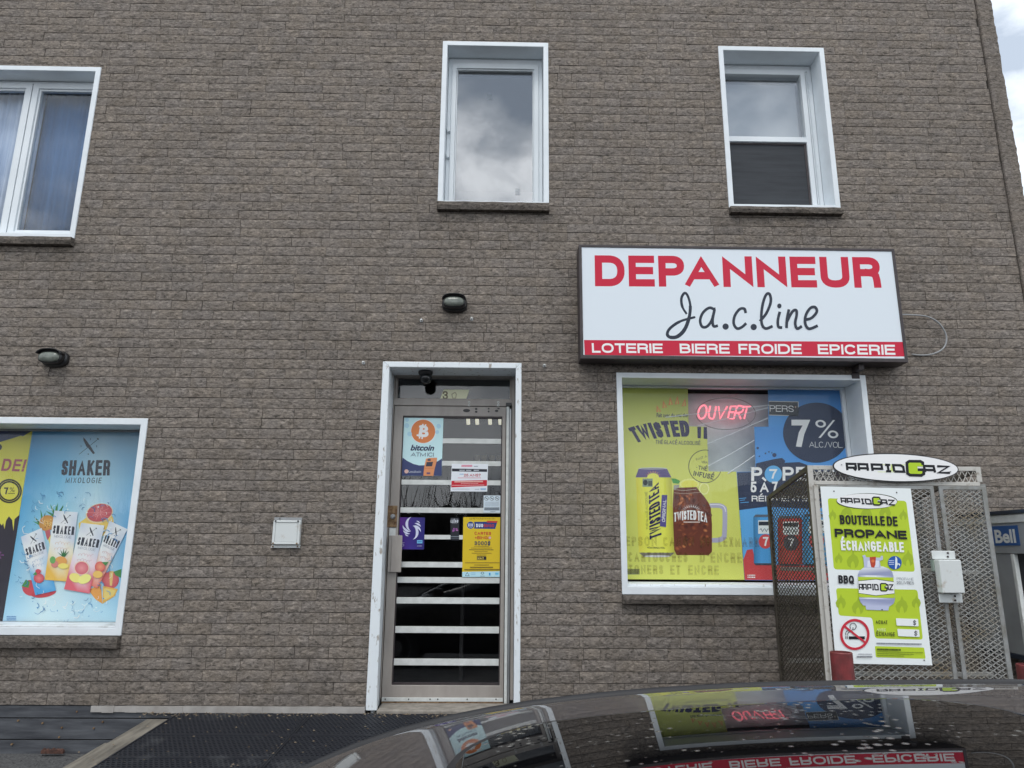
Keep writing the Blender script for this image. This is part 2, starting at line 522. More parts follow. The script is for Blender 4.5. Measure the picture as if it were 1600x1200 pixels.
def quad_map(q):
    tl, tr, br, bl = q
    def f(u, v):
        x = (1 - v) * ((1 - u) * bl[0] + u * br[0]) + v * ((1 - u) * tl[0] + u * tr[0])
        y = (1 - v) * ((1 - u) * bl[1] + u * br[1]) + v * ((1 - u) * tl[1] + u * tr[1])
        return x, y
    return f

def box_q(x0, y0, x1, y1, s=0.0):
    return ((x0 + s, y0), (x1 + s, y0), (x1, y1), (x0, y1))


# ------------------------------------------------------------------ a plain grotesque drawn from strokes
def _ell(cx, cy, rx, ry, a0, a1, n=14, e=2.35):
    out = []
    for k in range(n + 1):
        a = math.radians(a0 + (a1 - a0) * k / n); c, s_ = math.cos(a), math.sin(a)
        out.append((cx + rx * math.copysign(abs(c) ** (2 / e), c), cy + ry * math.copysign(abs(s_) ** (2 / e), s_)))
    return out
_S = [(.96, .76), (.86, .94), (.5, 1.0), (.14, .94), (.03, .74), (.16, .58), (.5, .51), (.84, .43), (.98, .25), (.87, .06), (.5, 0), (.12, .06), (.02, .25)]
_GL = {
 'A': (.88, [[(0, 0), (.5, 1), (1, 0)], [(.31, .32), (.69, .32)]]), 'B': (.68, [[(0, .53), (0, 1), (.55, 1)] + _ell(.55, .765, .38, .235, 80, -80, 8) + [(.55, .53), (0, .53)], [(0, .53), (0, 0), (.58, 0)] + _ell(.58, .265, .42, .265, -80, 80, 8) + [(.58, .53)]]),
 'C': (.72, [_ell(.5, .5, .5, .5, 42, 318, 22)]), 'D': (.76, [[(0, 0), (0, 1), (.45, 1)] + _ell(.45, .5, .55, .5, 82, -82, 14) + [(.45, 0), (0, 0)]]),
 'E': (.66, [[(1, 1), (0, 1), (0, 0), (1, 0)], [(0, .52), (.93, .52)]]), 'F': (.58, [[(1, 1), (0, 1), (0, 0)], [(0, .50), (.9, .50)]]),
 'G': (.76, [_ell(.5, .5, .5, .5, 42, 318, 22) + [(1, .2), (1, .46), (.58, .46)]]), 'H': (.70, [[(0, 0), (0, 1)], [(1, 0), (1, 1)], [(0, .52), (1, .52)]]),
 'I': (0, [[(0, 0), (0, 1)]]), 'J': (.54, [[(1, 1), (1, .3)] + _ell(.5, .3, .5, .3, 0, -180, 10)]), 'K': (.72, [[(0, 0), (0, 1)], [(1, 1), (0, .40)], [(.34, .58), (1, 0)]]),
 'L': (.56, [[(0, 1), (0, 0), (1, 0)]]), 'M': (.86, [[(0, 0), (0, 1), (.5, .12), (1, 1), (1, 0)]]), 'N': (.76, [[(0, 0), (0, 1), (1, 0), (1, 1)]]), 'O': (.78, [_ell(.5, .5, .5, .5, 0, 360, 30) ]),
 'P': (.66, [[(0, 0), (0, 1), (.55, 1)] + _ell(.55, .735, .45, .265, 80, -80, 10) + [(.55, .47), (0, .47)]]), 'Q': (.78, [_ell(.5, .5, .5, .5, 0, 360, 30), [(.58, .24), (1, -.04)]]),
 'R': (.70, [[(0, 0), (0, 1), (.57, 1)] + _ell(.57, .745, .41, .255, 80, -80, 10) + [(.57, .49), (0, .49)], [(.57, .49), (.80, .465), (.92, .36), (.96, .18), (.97, 0)]]),
 'S': (.66, [_S]), 'T': (.66, [[(0, 1), (1, 1)], [(.5, 1), (.5, 0)]]), 'U': (.74, [[(0, 1), (0, .34)] + _ell(.5, .34, .5, .34, 180, 360, 12) + [(1, 1)]]), 'V': (.74, [[(0, 1), (.5, 0), (1, 1)]]),
 'W': (1.08, [[(0, 1), (.25, 0), (.5, 1), (.75, 0), (1, 1)]]), 'X': (.70, [[(0, 0), (1, 1)], [(0, 1), (1, 0)]]), 'Y': (.72, [[(0, 1), (.5, .45), (1, 1)], [(.5, .45), (.5, 0)]]), 'Z': (.64, [[(0, 1), (1, 1), (0, 0), (1, 0)]]),
 '0': (.58, [_ell(.5, .5, .5, .5, 0, 360, 26)]), '1': (.30, [[(0, .78), (.9, 1), (.9, 0)]]), '2': (.58, [[(.03, .72), (.1, .93), (.5, 1), (.9, .92), (.97, .72), (.8, .5), (.1, .12), (0, 0), (1, 0)]]),
 '3': (.58, [[(.05, .78), (.15, .95), (.5, 1), (.85, .94), (.94, .76), (.8, .58), (.45, .53)], [(.45, .53), (.85, .47), (1, .27), (.86, .06), (.5, 0), (.12, .06), (.02, .24)]]), '4': (.6, [[(.75, 0), (.75, 1), (0, .27), (1, .27)]]),
 '5': (.58, [[(.92, 1), (.15, 1), (.06, .5), (.3, .6), (.6, .62), (.9, .5), (.98, .31), (.88, .08), (.5, 0), (.12, .05), (.02, .2)]]), '6': (.58, [[(.92, .8), (.8, .96), (.5, 1), (.15, .88), (.02, .5), (.05, .2), (.25, .02), (.5, 0), (.85, .06), (.98, .3), (.85, .54), (.5, .6), (.15, .52), (.03, .36)]]),
 '7': (.58, [[(0, 1), (1, 1), (.55, .5), (.38, 0)]]), '8': (.58, [_ell(.5, .765, .44, .235, 0, 360, 16), _ell(.5, .265, .5, .265, 0, 360, 16)]), '9': (.58, [_ell(.5, .69, .47, .31, 0, 360, 18), [(.97, .69), (.9, .25), (.6, 0), (.2, .03)]]),
 '$': (.58, [_S, [(.5, 1.14), (.5, -.14)]]), '/': (.40, [[(0, 0), (1, 1)]]), '.': (0, [[(0, 0), (0, .02)]]), ',': (0, [[(0, .02), (0, -.12)]]), "'": (0, [[(0, .8), (0, 1)]]), '?': (.52, [[(0, .74), (.1, .94), (.5, 1), (.9, .92), (.98, .72), (.6, .5), (.5, .32)], [(.5, .02), (.5, .04)]]),
 '!': (0, [[(0, .3), (0, 1)], [(0, 0), (0, .02)]]), '+': (.5, [[(0, .45), (1, .45)], [(.5, .2), (.5, .7)]]), '·': (0, [[(0, .42), (0, .46)]]), '-': (.4, [[(0, .42), (1, .42)]])}
_AC = {'É': ('E', [[(.36, 1.14), (.66, 1.32)]]), 'À': ('A', [[(.64, 1.14), (.34, 1.32)]]), 'È': ('E', [[(.64, 1.14), (.34, 1.32)]])}

class Art:
    """flat print on the plane y = Y; shapes are given where they stand in the photograph (1600 x 1200)"""
    def __init__(s, Y, xf=None, step=0.00012, start=1):
        s.Y, s.step, s.n = Y, step, start
        s.xf = xf or (lambda x, y: (x, y))
        s.v, s.f, s.c, s.g = [], [], [], []
    def pt(s, x, y, extra=0.0):
        x, y = s.xf(x, y)
        return at(x, y, s.Y - s.step * (s.n + extra))
    def poly(s, pts, col, cols=None):
        b = len(s.v)
        s.v += [s.pt(*p) for p in pts]
        idx = list(range(b, b + len(pts)))
        area = sum(pts[i][0] * pts[(i + 1) % len(pts)][1] - pts[(i + 1) % len(pts)][0] * pts[i][1] for i in range(len(pts)))
        cl = list(cols) if cols else [col] * len(pts)
        if area > 0:
            idx.reverse(); cl.reverse()
        s.f.append(tuple(idx)); s.c += cl
        s.n += 1
    def rect(s, x0, y0, x1, y1, col, cols=None):
        s.poly([(x0, y0), (x1, y0), (x1, y1), (x0, y1)], col, cols)
    def ell(s, cx, cy, rx, ry, col, rot=0.0, n=28, col_c=None):
        c, sn = math.cos(rot), math.sin(rot)
        P = [(cx + rx * math.cos(2 * math.pi * k / n) * c - ry * math.sin(2 * math.pi * k / n) * sn,
              cy + rx * math.cos(2 * math.pi * k / n) * sn + ry * math.sin(2 * math.pi * k / n) * c) for k in range(n)]
        if col_c is None:
            s.poly(P, col)
        else:
            b = len(s.v)
            s.v += [s.pt(*p) for p in P] + [s.pt(cx, cy)]
            for k in range(n):
                s.f.append((b + (k + 1) % n, b + k, b + n)); s.c += [col, col, col_c]
            s.n += 1
    def grid(s, quad, rows):
        """rows: list of lists of colours, spread bilinearly over the quad, first row on top"""
        f = quad_map(quad)
        R, Cn = len(rows), len(rows[0])
        b = len(s.v)
        for i in range(R):
            for j in range(Cn):
                s.v.append(s.pt(*f(j / (Cn - 1), 1 - i / (R - 1))))
        for i in range(R - 1):
            for j in range(Cn - 1):
                q = [(i, j), (i + 1, j), (i + 1, j + 1), (i, j + 1)]
                s.f.append(tuple(b + a * Cn + c for a, c in q)); s.c += [rows[a][c] for a, c in q]
        s.n += 1
    def text(s, t, quad, col, bold=0.0, shear=0.0, spacing=1.0, mapf=None):
        V, Fc = glyphs(t, bold, shear, spacing)
        f = mapf or quad_map(quad)
        b = len(s.v)
        s.v += [s.pt(*f(u, v)) for u, v in V]
        f0 = len(s.f)
        for fc in Fc:
            s.f.append(tuple(b + i for i in fc)); s.c += [col] * len(fc)
        s.g.append((f0, len(s.f)))
        s.n += 1

    def ftext(s, t, quad, col, th=0.17, gap=None, mapf=None, aspect=None, slant=0.0):
        """block capitals of even stroke; th is the stroke over the letter height, widths are fitted to the quad"""
        if aspect is None:
            tl, tr, br, bl = [Vector(q) for q in quad]
            aspect = ((tr - tl).length + (br - bl).length) / ((tl - bl).length + (tr - br).length)
        f = mapf or quad_map(quad)
        gap = th * 0.62 + 0.035 if gap is None else gap
        items = []
        for ch in t:
            acc = []
            if ch in _AC: base_, acc = _AC[ch]
            else: base_ = ch
            items.append((base_, acc))
        nsp = sum(1 for b_, _ in items if b_ == ' ')
        ink = [b_ for b_, _ in items if b_ != ' ']
        gaps = (len(ink) - 1 - nsp) * gap - 0.13 * sum(1 for a_, c_ in zip(ink, ink[1:]) if (a_ in 'PFTVY' and c_ == 'A') or (a_ == 'A' and c_ in 'TVY'))
        wsum = sum(_GL[b_][0] for b_ in ink); nar = sum(1 for b_ in ink if _GL[b_][0] == 0)
        spw = 0.30
        sx = (aspect - gaps - nar * th) / (wsum + nsp * spw)
        sx = max(sx, 0.05)
        x = 0.0; prev = False; lay = 0; f0 = len(s.f)
        for b_, acc in items:
            if b_ == ' ':
                x += spw * sx; prev = False; continue
            if prev: x += gap - (0.13 if (last in 'PFTVY' and b_ == 'A') or (last == 'A' and b_ in 'TVY') else 0)
            last = b_
            W = _GL[b_][0] * sx if _GL[b_][0] else th
            W = max(W, th)
            for q, is_acc in [(q, False) for q in _GL[b_][1]] + [(q, True) for q in acc]:
                closed = len(q) > 3 and abs(q[0][0] - q[-1][0]) < 1e-6 and abs(q[0][1] - q[-1][1]) < 1e-6
                P = [Vector((x + th / 2 + px * (W - th), (th / 2 + py * (1 - th)) if not is_acc else py)) for px, py in (q[:-1] if closed else q)]
                n = len(P)
                if not closed:
                    d = (P[0] - P[1]).normalized(); P[0] = P[0] + d * th / 2
                    d = (P[-1] - P[-2]).normalized(); P[-1] = P[-1] + d * th / 2
                bi = len(s.v)
                for i in range(n):
                    a = P[(i - 1) % n] if (closed or i) else P[i]
                    c = P[(i + 1) % n] if (closed or i < n - 1) else P[i]
                    d1, d2 = P[i] - a, c - P[i]
                    d1 = d1.normalized() if d1.length > 1e-6 else d2.normalized()
                    d2 = d2.normalized() if d2.length > 1e-6 else d1
                    n1, n2 = Vector((-d1.y, d1.x)), Vector((-d2.y, d2.x))
                    mi = n1 + n2
                    mi = mi.normalized() if mi.length > 1e-3 else n1
                    k = 1 / max(0.32, mi.dot(n1))
                    for sg in (1, -1):
                        v = P[i] + mi * (sg * th / 2 * k)
                        if not is_acc and b_ not in '$,Q': v.y = min(1.0, max(0.0, v.y))
                        v.x = min(x + W, max(x, v.x))
                        s.v.append(s.pt(*f((v.x + slant * v.y) / aspect, v.y), (lay % 6) * 0.14 + 0.13 * i / n))
                for i in range(n if closed else n - 1):
                    j = (i + 1) % n
                    s.f.append((bi + 2 * i, bi + 2 * j, bi + 2 * j + 1, bi + 2 * i + 1)); s.c += [col] * 4
                lay += 1
            x += W; prev = True
        s.g.append((f0, len(s.f)))
        s.n += 1
    def stroke(s, pts, wd, col, closed=False, smooth=0, keep=None):
        P = [Vector((p[0], p[1])) for p in pts]
        if smooth:
            Q = []
            n = len(P)
            rng = n if closed else n - 1
            for i in range(rng):
                p0 = P[i - 1] if (i > 0 or closed) else P[i]
                p1 = P[i]; p2 = P[(i + 1) % n]
                p3 = P[(i + 2) % n] if (i + 2 < n or closed) else p2
                for k in range(smooth):
                    t = k / smooth
                    Q.append(0.5 * ((2 * p1) + (p2 - p0) * t + (2 * p0 - 5 * p1 + 4 * p2 - p3) * t * t + (3 * p1 - p0 - 3 * p2 + p3) * t ** 3))
            if not closed:
                Q.append(P[-1])
            P = Q
        n = len(P)
        b = len(s.v)
        for i in range(n):
            a = P[(i - 1) % n] if (closed or i) else P[i]
            c = P[(i + 1) % n] if (closed or i < n - 1) else P[i]
            d1 = (P[i] - a); d2 = (c - P[i])
            d1 = d1.normalized() if d1.length > 1e-6 else d2.normalized()
            d2 = d2.normalized() if d2.length > 1e-6 else d1
            n1 = Vector((-d1.y, d1.x)); n2 = Vector((-d2.y, d2.x))
            mi = (n1 + n2)
            if mi.length < 1e-3:
                mi = n1
            mi.normalize()
            k = 1 / max(0.5, mi.dot(n1))
            w2 = (wd[i * (len(wd) - 1) // max(1, n - 1)] if isinstance(wd, (list, tuple)) else wd) / 2
            ex = 0.9 * i / n
            s.v.append(s.pt(P[i].x + mi.x * w2 * k, P[i].y + mi.y * w2 * k, ex))
            s.v.append(s.pt(P[i].x - mi.x * w2 * k, P[i].y - mi.y * w2 * k, ex))
        for i in range(n if closed else n - 1):
            j = (i + 1) % n
            if keep and not keep((P[i] + P[j]) / 2):
                continue
            s.f.append((b + 2 * i, b + 2 * j, b + 2 * j + 1, b + 2 * i + 1)); s.c += [col] * 4
        s.n += 1
    def words(s, x0, x1, y, h, col, dens=0.75, slope=0.0):
        """a line of print too small to read"""
        x = x0
        while x < x1:
            wl = random.uniform(1.2, 4.5)
            xe = min(x1, x + wl)
            s.poly([(x, y + slope * (x - x0)), (xe, y + slope * (xe - x0)), (xe, y + h + slope * (xe - x0)), (x, y + h + slope * (x - x0))], col)
            s.n -= 1
            x = xe + random.uniform(0.4, 0.9)
        s.n += 1
    def build(s, name, mat, parent=None):
        """one mesh, except that every run of lettering becomes a part of its own"""
        if parent is not None and len(s.g) > 1:
            taken = set()
            for f0, f1 in s.g:
                taken.update(range(f0, f1)); s._mesh('lettering', list(range(f0, f1)), mat, parent)
            rest = [i for i in range(len(s.f)) if i not in taken]
            if not rest:
                return None
            o = s._mesh('printed_detail' if name == 'lettering' else name, rest, mat, parent)
            if name == 'lettering':
                o['kind'] = 'stuff'
            return o
        return s._mesh(name, list(range(len(s.f))), mat, parent)
    def _mesh(s, name, faces, mat, parent):
        start, k = [], 0
        for f in s.f:
            start.append(k); k += len(f)
        used, vs, fs, flat = {}, [], [], []
        for i in faces:
            q = []
            for v in s.f[i]:
                if v not in used:
                    used[v] = len(vs); vs.append(tuple(s.v[v]))
                q.append(used[v])
            fs.append(tuple(q))
            for c in s.c[start[i]:start[i] + len(q)]:
                flat += [c[0], c[1], c[2], 1.0]
        me = bpy.data.meshes.new(name)
        me.from_pydata(vs, [], fs)
        me.materials.append(mat)
        a = me.color_attributes.new('Col', 'FLOAT_COLOR', 'CORNER')
        a.data.foreach_set('color', flat)
        me.update()
        return link(name, me, parent)

def sheet(name, pts, Y, col, thick=0.0012, parent=None, mat=None):
    """a sheet with real thickness: outline given in the photograph, front at y = Y"""
    mb = MB()
    mb.prism([at(x, y, Y) for x, y in pts], (0, thick, 0))
    o = mb.build(name, mat or M['print'], parent)
    a = o.data.color_attributes.new('Col', 'FLOAT_COLOR', 'CORNER')
    a.data.foreach_set('color', [*col, 1.0] * len(o.data.loops))
    return o

# ================================================================== SETTING
def ground_z(y):
    y = max(min(y, 0.0), -6.0)
    return 0.283 + 0.0545 * y
mb = MB()
xs = [-80, -12, -5, -3, 0, 3, 6, 12, 80]
ys = [-80, -20, -6, -5, -4, -3, -2, -1, 0, 10, 40]
vs = [(x, y, ground_z(y) - (0.012 * max(0, -y - 6))) for y in ys for x in xs]
nx = len(xs)
mb.add(vs, [(j * nx + i, j * nx + i + 1, (j + 1) * nx + i + 1, (j + 1) * nx + i) for j in range(len(ys) - 1) for i in range(nx - 1)])
g_ = mb.build('ground', M['asphalt'])
g_['kind'] = 'structure'

# ================================================================== BRICK BUILDING
bld = thing('brick_building', 'two storey shop building faced in rough grey brown split face brick', 'building', (0, 0, 0.283))

ROW_H, ROW_0, BRICK_L = 0.0757, 0.584, 0.2335
X_LEFT, X_PIL, TOP = -6.4, 4.075, 6.95
R_door = span((600, 566), (814.5, 567.5), (813, 1109), (570.5, 1111))
R_w0 = list(span((0, 105.5), (160, 105.5), (118, 373), (0, 373)))
R_w1 = span((692, 66), (857, 69), (857, 319), (684, 320))
R_w2 = span((1121, 74), (1286, 76.5), (1312, 327), (1138.5, 327))
R_s0 = list(span((0, 653), (233.7, 653.5), (190, 992.5), (0, 992.5)))
R_s1 = span((962, 582), (1359.5, 587.5), (1378, 930), (972, 930))
mull0 = at(52, 140, 0.13).x
R_w0[0] = 2 * mull0 - R_w0[1]
R_s0[0] = -5.35
SILL_H = 0.068
sills = [(R_w0[0], R_w0[1], R_w0[2] - 0.066, R_w0[2]), (R_w1[0], R_w1[1], R_w1[2] - 0.072, R_w1[2]), (R_w2[0], R_w2[1], R_w2[2] - 0.058, R_w2[2]),
         (R_s0[0], R_s0[1], R_s0[2] - 0.080, R_s0[2]), (R_s1[0], R_s1[1], R_s1[2] - 0.062, R_s1[2])]
holes = [R_door, R_w0, R_w1, R_w2, R_s0, R_s1] + sills
CLIP = [(a + 0.012, b - 0.012, c + 0.012, d - 0.012) for a, b, c, d in [R_door, R_w0, R_w1, R_w2, R_s0, R_s1]] + [(a, b, c - 0.002, d + 0.014) for a, b, c, d in sills]

def cut(rects, hole):
    out = []
    for (x0, x1, z0, z1) in rects:
        a, b, c, d = hole
        if b <= x0 or a >= x1 or d <= z0 or c >= z1:
            out.append((x0, x1, z0, z1)); continue
        if a > x0: out.append((x0, a, z0, z1))
        if b < x1: out.append((b, x1, z0, z1))
        xa, xb = max(x0, a), min(x1, b)
        if c > z0: out.append((xa, xb, z0, c))
        if d < z1: out.append((xa, xb, d, z1))
    return [r for r in out if r[1] - r[0] > 0.012 and r[3] - r[2] > 0.008]

def brick_geo(x0, x1, z0, z1, rnd):
    """split face: flat sawn top and bottom, a broken front that stands proud of the joints"""
    nxp = max(2, int((x1 - x0) / 0.042)); nz = 3 if z1 - z0 > 0.05 else 2
    g = 0.0021
    gl, gr = (rnd.choice((0.0006, 0.0008, 0.0009, 0.0011, 0.0020)) for _ in range(2))
    vs, fs = [], []
    tilt = rnd.uniform(-0.0012, 0.0012); push = rnd.uniform(-0.0016, 0.0016)
    for j in range(nz + 1):
        for i in range(nxp + 1):
            u, v = i / nxp, j / nz
            edge = (i in (0, nxp)) or (j in (0, nz))
            y = -0.010 + push + tilt * (u - 0.5) * 2
            if edge:
                y += 0.0022 + rnd.uniform(-0.0007, 0.0007)
            else:
                y += rnd.uniform(-0.0026, 0.0018)
            zz = z0 + g + (z1 - z0 - 2 * g) * v + (rnd.uniform(-0.0006, 0.0006) if j in (0, nz) else 0)
            xx = x0 + gl + (x1 - x0 - gl - gr) * u
            if not edge:
                zz += rnd.uniform(-0.005, 0.005); xx += rnd.uniform(-0.008, 0.008)
            vs.append((xx, y, zz))
    w_ = nxp + 1
    for j in range(nz):
        for i in range(nxp):
            fs.append((j * w_ + i, j * w_ + i + 1, (j + 1) * w_ + i + 1, (j + 1) * w_ + i))
    b = len(vs)
    back = [(x0 + g, 0.03, z0 + g), (x1 - g, 0.03, z0 + g), (x1 - g, 0.03, z1 - g), (x0 + g, 0.03, z1 - g)]
    vs += back
    bot = list(range(0, w_)); top = list(range(nz * w_, nz * w_ + w_))
    lef = [j * w_ for j in range(nz + 1)]; rig = [j * w_ + nxp for j in range(nz + 1)]
    fs.append(tuple([b + 1] + bot[::-1] + [b])[::1])
    fs.append(tuple([b + 3] + top + [b + 2]))
    fs.append(tuple([b] + lef + [b + 3]))
    fs.append(tuple([b + 2] + rig[::-1] + [b + 1]))
    return vs, fs

rnd = random.Random(5)
bricks = []
row = 0
z = ROW_0
while z < TOP:
    z1 = z + ROW_H
    x = X_LEFT - (0.5 * BRICK_L if row % 2 else 0) - rnd.uniform(-0.03, 0.045)
    while x < X_PIL:
        ln = BRICK_L
        if rnd.random() < 0.05:
            ln = BRICK_L * 0.5
        x1 = min(x + ln, X_PIL)
        whole = x1 - x > 0.9 * BRICK_L
        rects = [(max(x, X_LEFT), x1, z, z1)]
        for h in CLIP:
            rects = cut(rects, h)
        for r_ in rects:
            if r_[1] - r_[0] > 0.012:
                bricks.append((r_, whole and len(rects) == 1 and r_[1] - r_[0] > 0.9 * BRICK_L and r_[3] - r_[2] > 0.9 * ROW_H))
        x += ln
    z = z1
    row += 1

def screen_size(r_):
    c = [project((x, -0.01, z)) for x, z in ((r_[0], r_[2]), (r_[1], r_[2]), (r_[1], r_[3]), (r_[0], r_[3]))]
    if any(p[0] < 3 or p[0] > 1597 or p[1] < 3 or p[1] > 1190 for p in c):
        return 0
    cx, cy = sum(p[0] for p in c) / 4, sum(p[1] for p in c) / 4
    if cx > 1195 and cy > 700: return 0                       # behind the cage
    if cx > 560 and cy > 1085 - max(0, (cx - 820)) * 0.06: return 0  # behind the car
    if 885 < cx < 1435 and 370 < cy < 605: return 0           # behind the sign
    if 545 < cx < 835 and 550 < cy: return 0
    if 950 < cx < 1385 and 575 < cy < 950: return 0
    if 415 < cx < 480 and 800 < cy < 862: return 0
    if cx < 245 and 640 < cy < 1010: return 0
    a = 0
    for i in range(4):
        p, q = c[i], c[(i + 1) % 4]
        a += p[0] * q[1] - q[0] * p[1]
    return abs(a) / 2
ranked = sorted([(screen_size(r_) if whole else 0, i) for i, (r_, whole) in enumerate(bricks)], reverse=True)
single = set(i for s_, i in ranked[:300] if s_ > 0)
mass = MB()
for i, (r_, whole) in enumerate(bricks):
    vs, fs = brick_geo(*r_, rnd)
    tone = min(1, max(0, rnd.gauss(0.5, 0.20)))
    xm, zm_ = (r_[0] + r_[1]) / 2, (r_[2] + r_[3]) / 2
    for sl in sills:                                   # bricks get unevenly darker towards the sill above
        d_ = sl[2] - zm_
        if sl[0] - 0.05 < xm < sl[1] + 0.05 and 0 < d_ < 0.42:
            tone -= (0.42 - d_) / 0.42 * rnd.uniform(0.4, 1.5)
    if zm_ < ROW_0 + 0.25:
        tone -= rnd.uniform(0.0, 0.5)
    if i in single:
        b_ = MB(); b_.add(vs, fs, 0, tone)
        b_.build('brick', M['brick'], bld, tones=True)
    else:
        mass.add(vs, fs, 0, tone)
# bricks of the right hand side wall, out of the picture round the corner
X_END = 4.215
z = ROW_0
row = 0
while z < TOP:
    y = 0.2
    while y < 7.8:
        ye = min(7.8, y + BRICK_L)
        vs, fs = brick_geo(y, ye, z, z + ROW_H, rnd) if y < 3 else (None, None)
        if vs is None:
            mass.box(X_END - 0.03, X_END + 0.004 + rnd.uniform(-.003, .003), y + 0.001, ye - 0.001, z + 0.0014, z + ROW_H - 0.0014, 0, rnd.random())
        else:
            vs = [(X_END - q[1] - 0.012, q[0], q[2]) for q in vs]
            mass.add(vs, fs, 0, rnd.random())
        y = ye
    z += ROW_H
    row += 1
o = mass.build('brick_courses', M['brick'], bld, tones=True)
o['kind'] = 'stuff'

# corner pilaster: stacked corner blocks with a broken right edge, set a little proud
z = ROW_0
while z < TOP:
    h = ROW_H * 4
    vs, fs = [], []
    n = 8
    tone = rnd.uniform(-0.2, 0.3)
    for k in range(n + 1):
        zz = z + 0.001 + (h - 0.002) * k / n
        jr = rnd.uniform(-0.004, 0.006) + rnd.uniform(-0.007, 0.009)
        vs += [(X_PIL + 0.008, -0.012, zz), (X_PIL + 0.012, -0.022, zz), (X_PIL + 0.07, -0.024 + rnd.uniform(-.002, .002), zz), (X_END - 0.004 + jr * 0.7, -0.020, zz),
               (X_END + jr, 0.02, zz), (X_END - 0.006, 0.20, zz), (X_PIL + 0.008, 0.05, zz)]
    for k in range(n):
        for q in range(7):
            q2 = (q + 1) % 7
            fs.append((k * 7 + q, k * 7 + q2, (k + 1) * 7 + q2, (k + 1) * 7 + q))
    fs.append(tuple(range(6, -1, -1))); fs.append(tuple(n * 7 + q for q in range(7)))
    b_ = MB(); b_.add(vs, fs, 0, tone)
    b_.build('corner_block', M['brick'], bld, tones=True)
    z += h

# wall core behind the bricks (dark joints), rooms, roof
core = MB()
big = [(X_LEFT, X_END - 0.02, 0.30, TOP)]
for h in [R_door, R_w0, R_w1, R_w2, R_s0, R_s1]:
    big = cut(big, (h[0] + 0.02, h[1] - 0.02, h[2] + 0.02 if h is not R_door else 0.2, h[3] - 0.02))
for r_ in big:
    core.box(r_[0], r_[1], 0.012, 0.42, r_[2], r_[3])
core.box(X_LEFT, X_LEFT + 0.2, 0.42, 8, 0.3, TOP)
core.box(X_END - 0.22, X_END - 0.02, 0.42, 8, 0.3, TOP)
core.box(X_LEFT, X_END - 0.02, 8.0, 8.2, 0.3, TOP)
core.build('wall_core', M['mortar'], bld)
b_ = MB(); b_.box(X_LEFT, X_END, -0.03, 8.2, TOP, TOP + 0.08); b_.build('roof', M['brown'], bld)
b_ = MB()
b_.box(X_LEFT + 0.2, X_END - 0.22, 0.42, 8.0, 0.50, 0.56)
b_.box(X_LEFT + 0.2, X_END - 0.22, 0.42, 8.0, 3.35, 3.55)
b_.box(X_LEFT + 0.2, X_END - 0.22, 4.6, 4.7, 0.56, 3.35)
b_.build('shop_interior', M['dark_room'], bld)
b_ = MB()
b_.box(X_LEFT + 0.2, X_END - 0.22, 0.42, 8.0, 6.35, 6.4)
b_.box(X_LEFT + 0.2, X_END - 0.22, 3.6, 3.7, 3.55, 6.35)
for xw in (-2.4, 0.9):
    b_.box(xw, xw + 0.1, 0.42, 3.6, 3.55, 6.35)
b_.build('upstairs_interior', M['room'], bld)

# stone sills
for (a, b, c, d) in sills:
    n = max(1, round((b - a) / 0.42))
    b_ = MB()
    vs, fs = [], []
    K_ = n * 6
    for k in range(K_ + 1):
        x = a + (b - a) * k / K_
        j1, j2, j3 = rnd.uniform(-.004, .004), rnd.uniform(-.005, .004), rnd.uniform(-.003, .003)
        vs += [(x, 0.03, d - 0.004), (x, -0.052 + j1, d - 0.004 + j3 * 0.3), (x, -0.058 + j2, (c + d) / 2), (x, -0.050 + j3, c + 0.002), (x, 0.03, c)]
    for k in range(K_):
        for q in range(5):
            q2 = (q + 1) % 5
            fs.append((k * 5 + q, (k + 1) * 5 + q, (k + 1) * 5 + q2, k * 5 + q2))
    fs.append((0, 1, 2, 3, 4)); fs.append(tuple(K_ * 5 + q for q in (4, 3, 2, 1, 0)))
    b_.add(vs, fs, 0, -1.5)
    o = b_.build('stone_sill', M['brick'], bld, tones=True)

# ---------------------------------------------------------------- windows
TRIM = -0.018
def window(R, tw, depth, mat=None, jamb_mat=None, tb=None):
    """outer trim (the window part) and the liner of its recess; returns the part and the clear opening"""
    x0, x1, z0, z1 = R
    mat = mat or M['white']
    tb = tw if tb is None else tb
    b_ = MB(); b_.ring(x0, x1, z0, z1, tw, tw, tb, tw, TRIM, 0.03)
    win = b_.build('window', mat, bld, bevel=0.004)
    xi0, xi1, zi0, zi1 = x0 + tw, x1 - tw, z0 + tb, z1 - tw
    b_ = MB(); b_.ring(xi0 - 0.02, xi1 + 0.02, zi0 - 0.02, zi1 + 0.02, 0.018, 0.018, 0.018, 0.018, TRIM + 0.003, depth + 0.06)
    b_.build('jamb_liner', jamb_mat or mat, win)
    return win, (xi0 + 0.001, xi1 - 0.001, zi0 + 0.001, zi1 - 0.001)

def pane(win, x0, x1, z0, z1, y, mat, name='pane'):
    b_ = MB(); b_.box(x0, x1, y, y + 0.005, z0, z1)
    return b_.build(name, mat, win)

def frame(win, x0, x1, z0, z1, wd, y0, y1, name='sash', mat=None):
    wl, wr, wb, wt = wd if isinstance(wd, tuple) else (wd,) * 4
    b_ = MB(); b_.ring(x0, x1, z0, z1, wl, wr, wb, wt, y0, y1)
    return b_.build(name, mat or M['vinyl'], win, bevel=0.003)

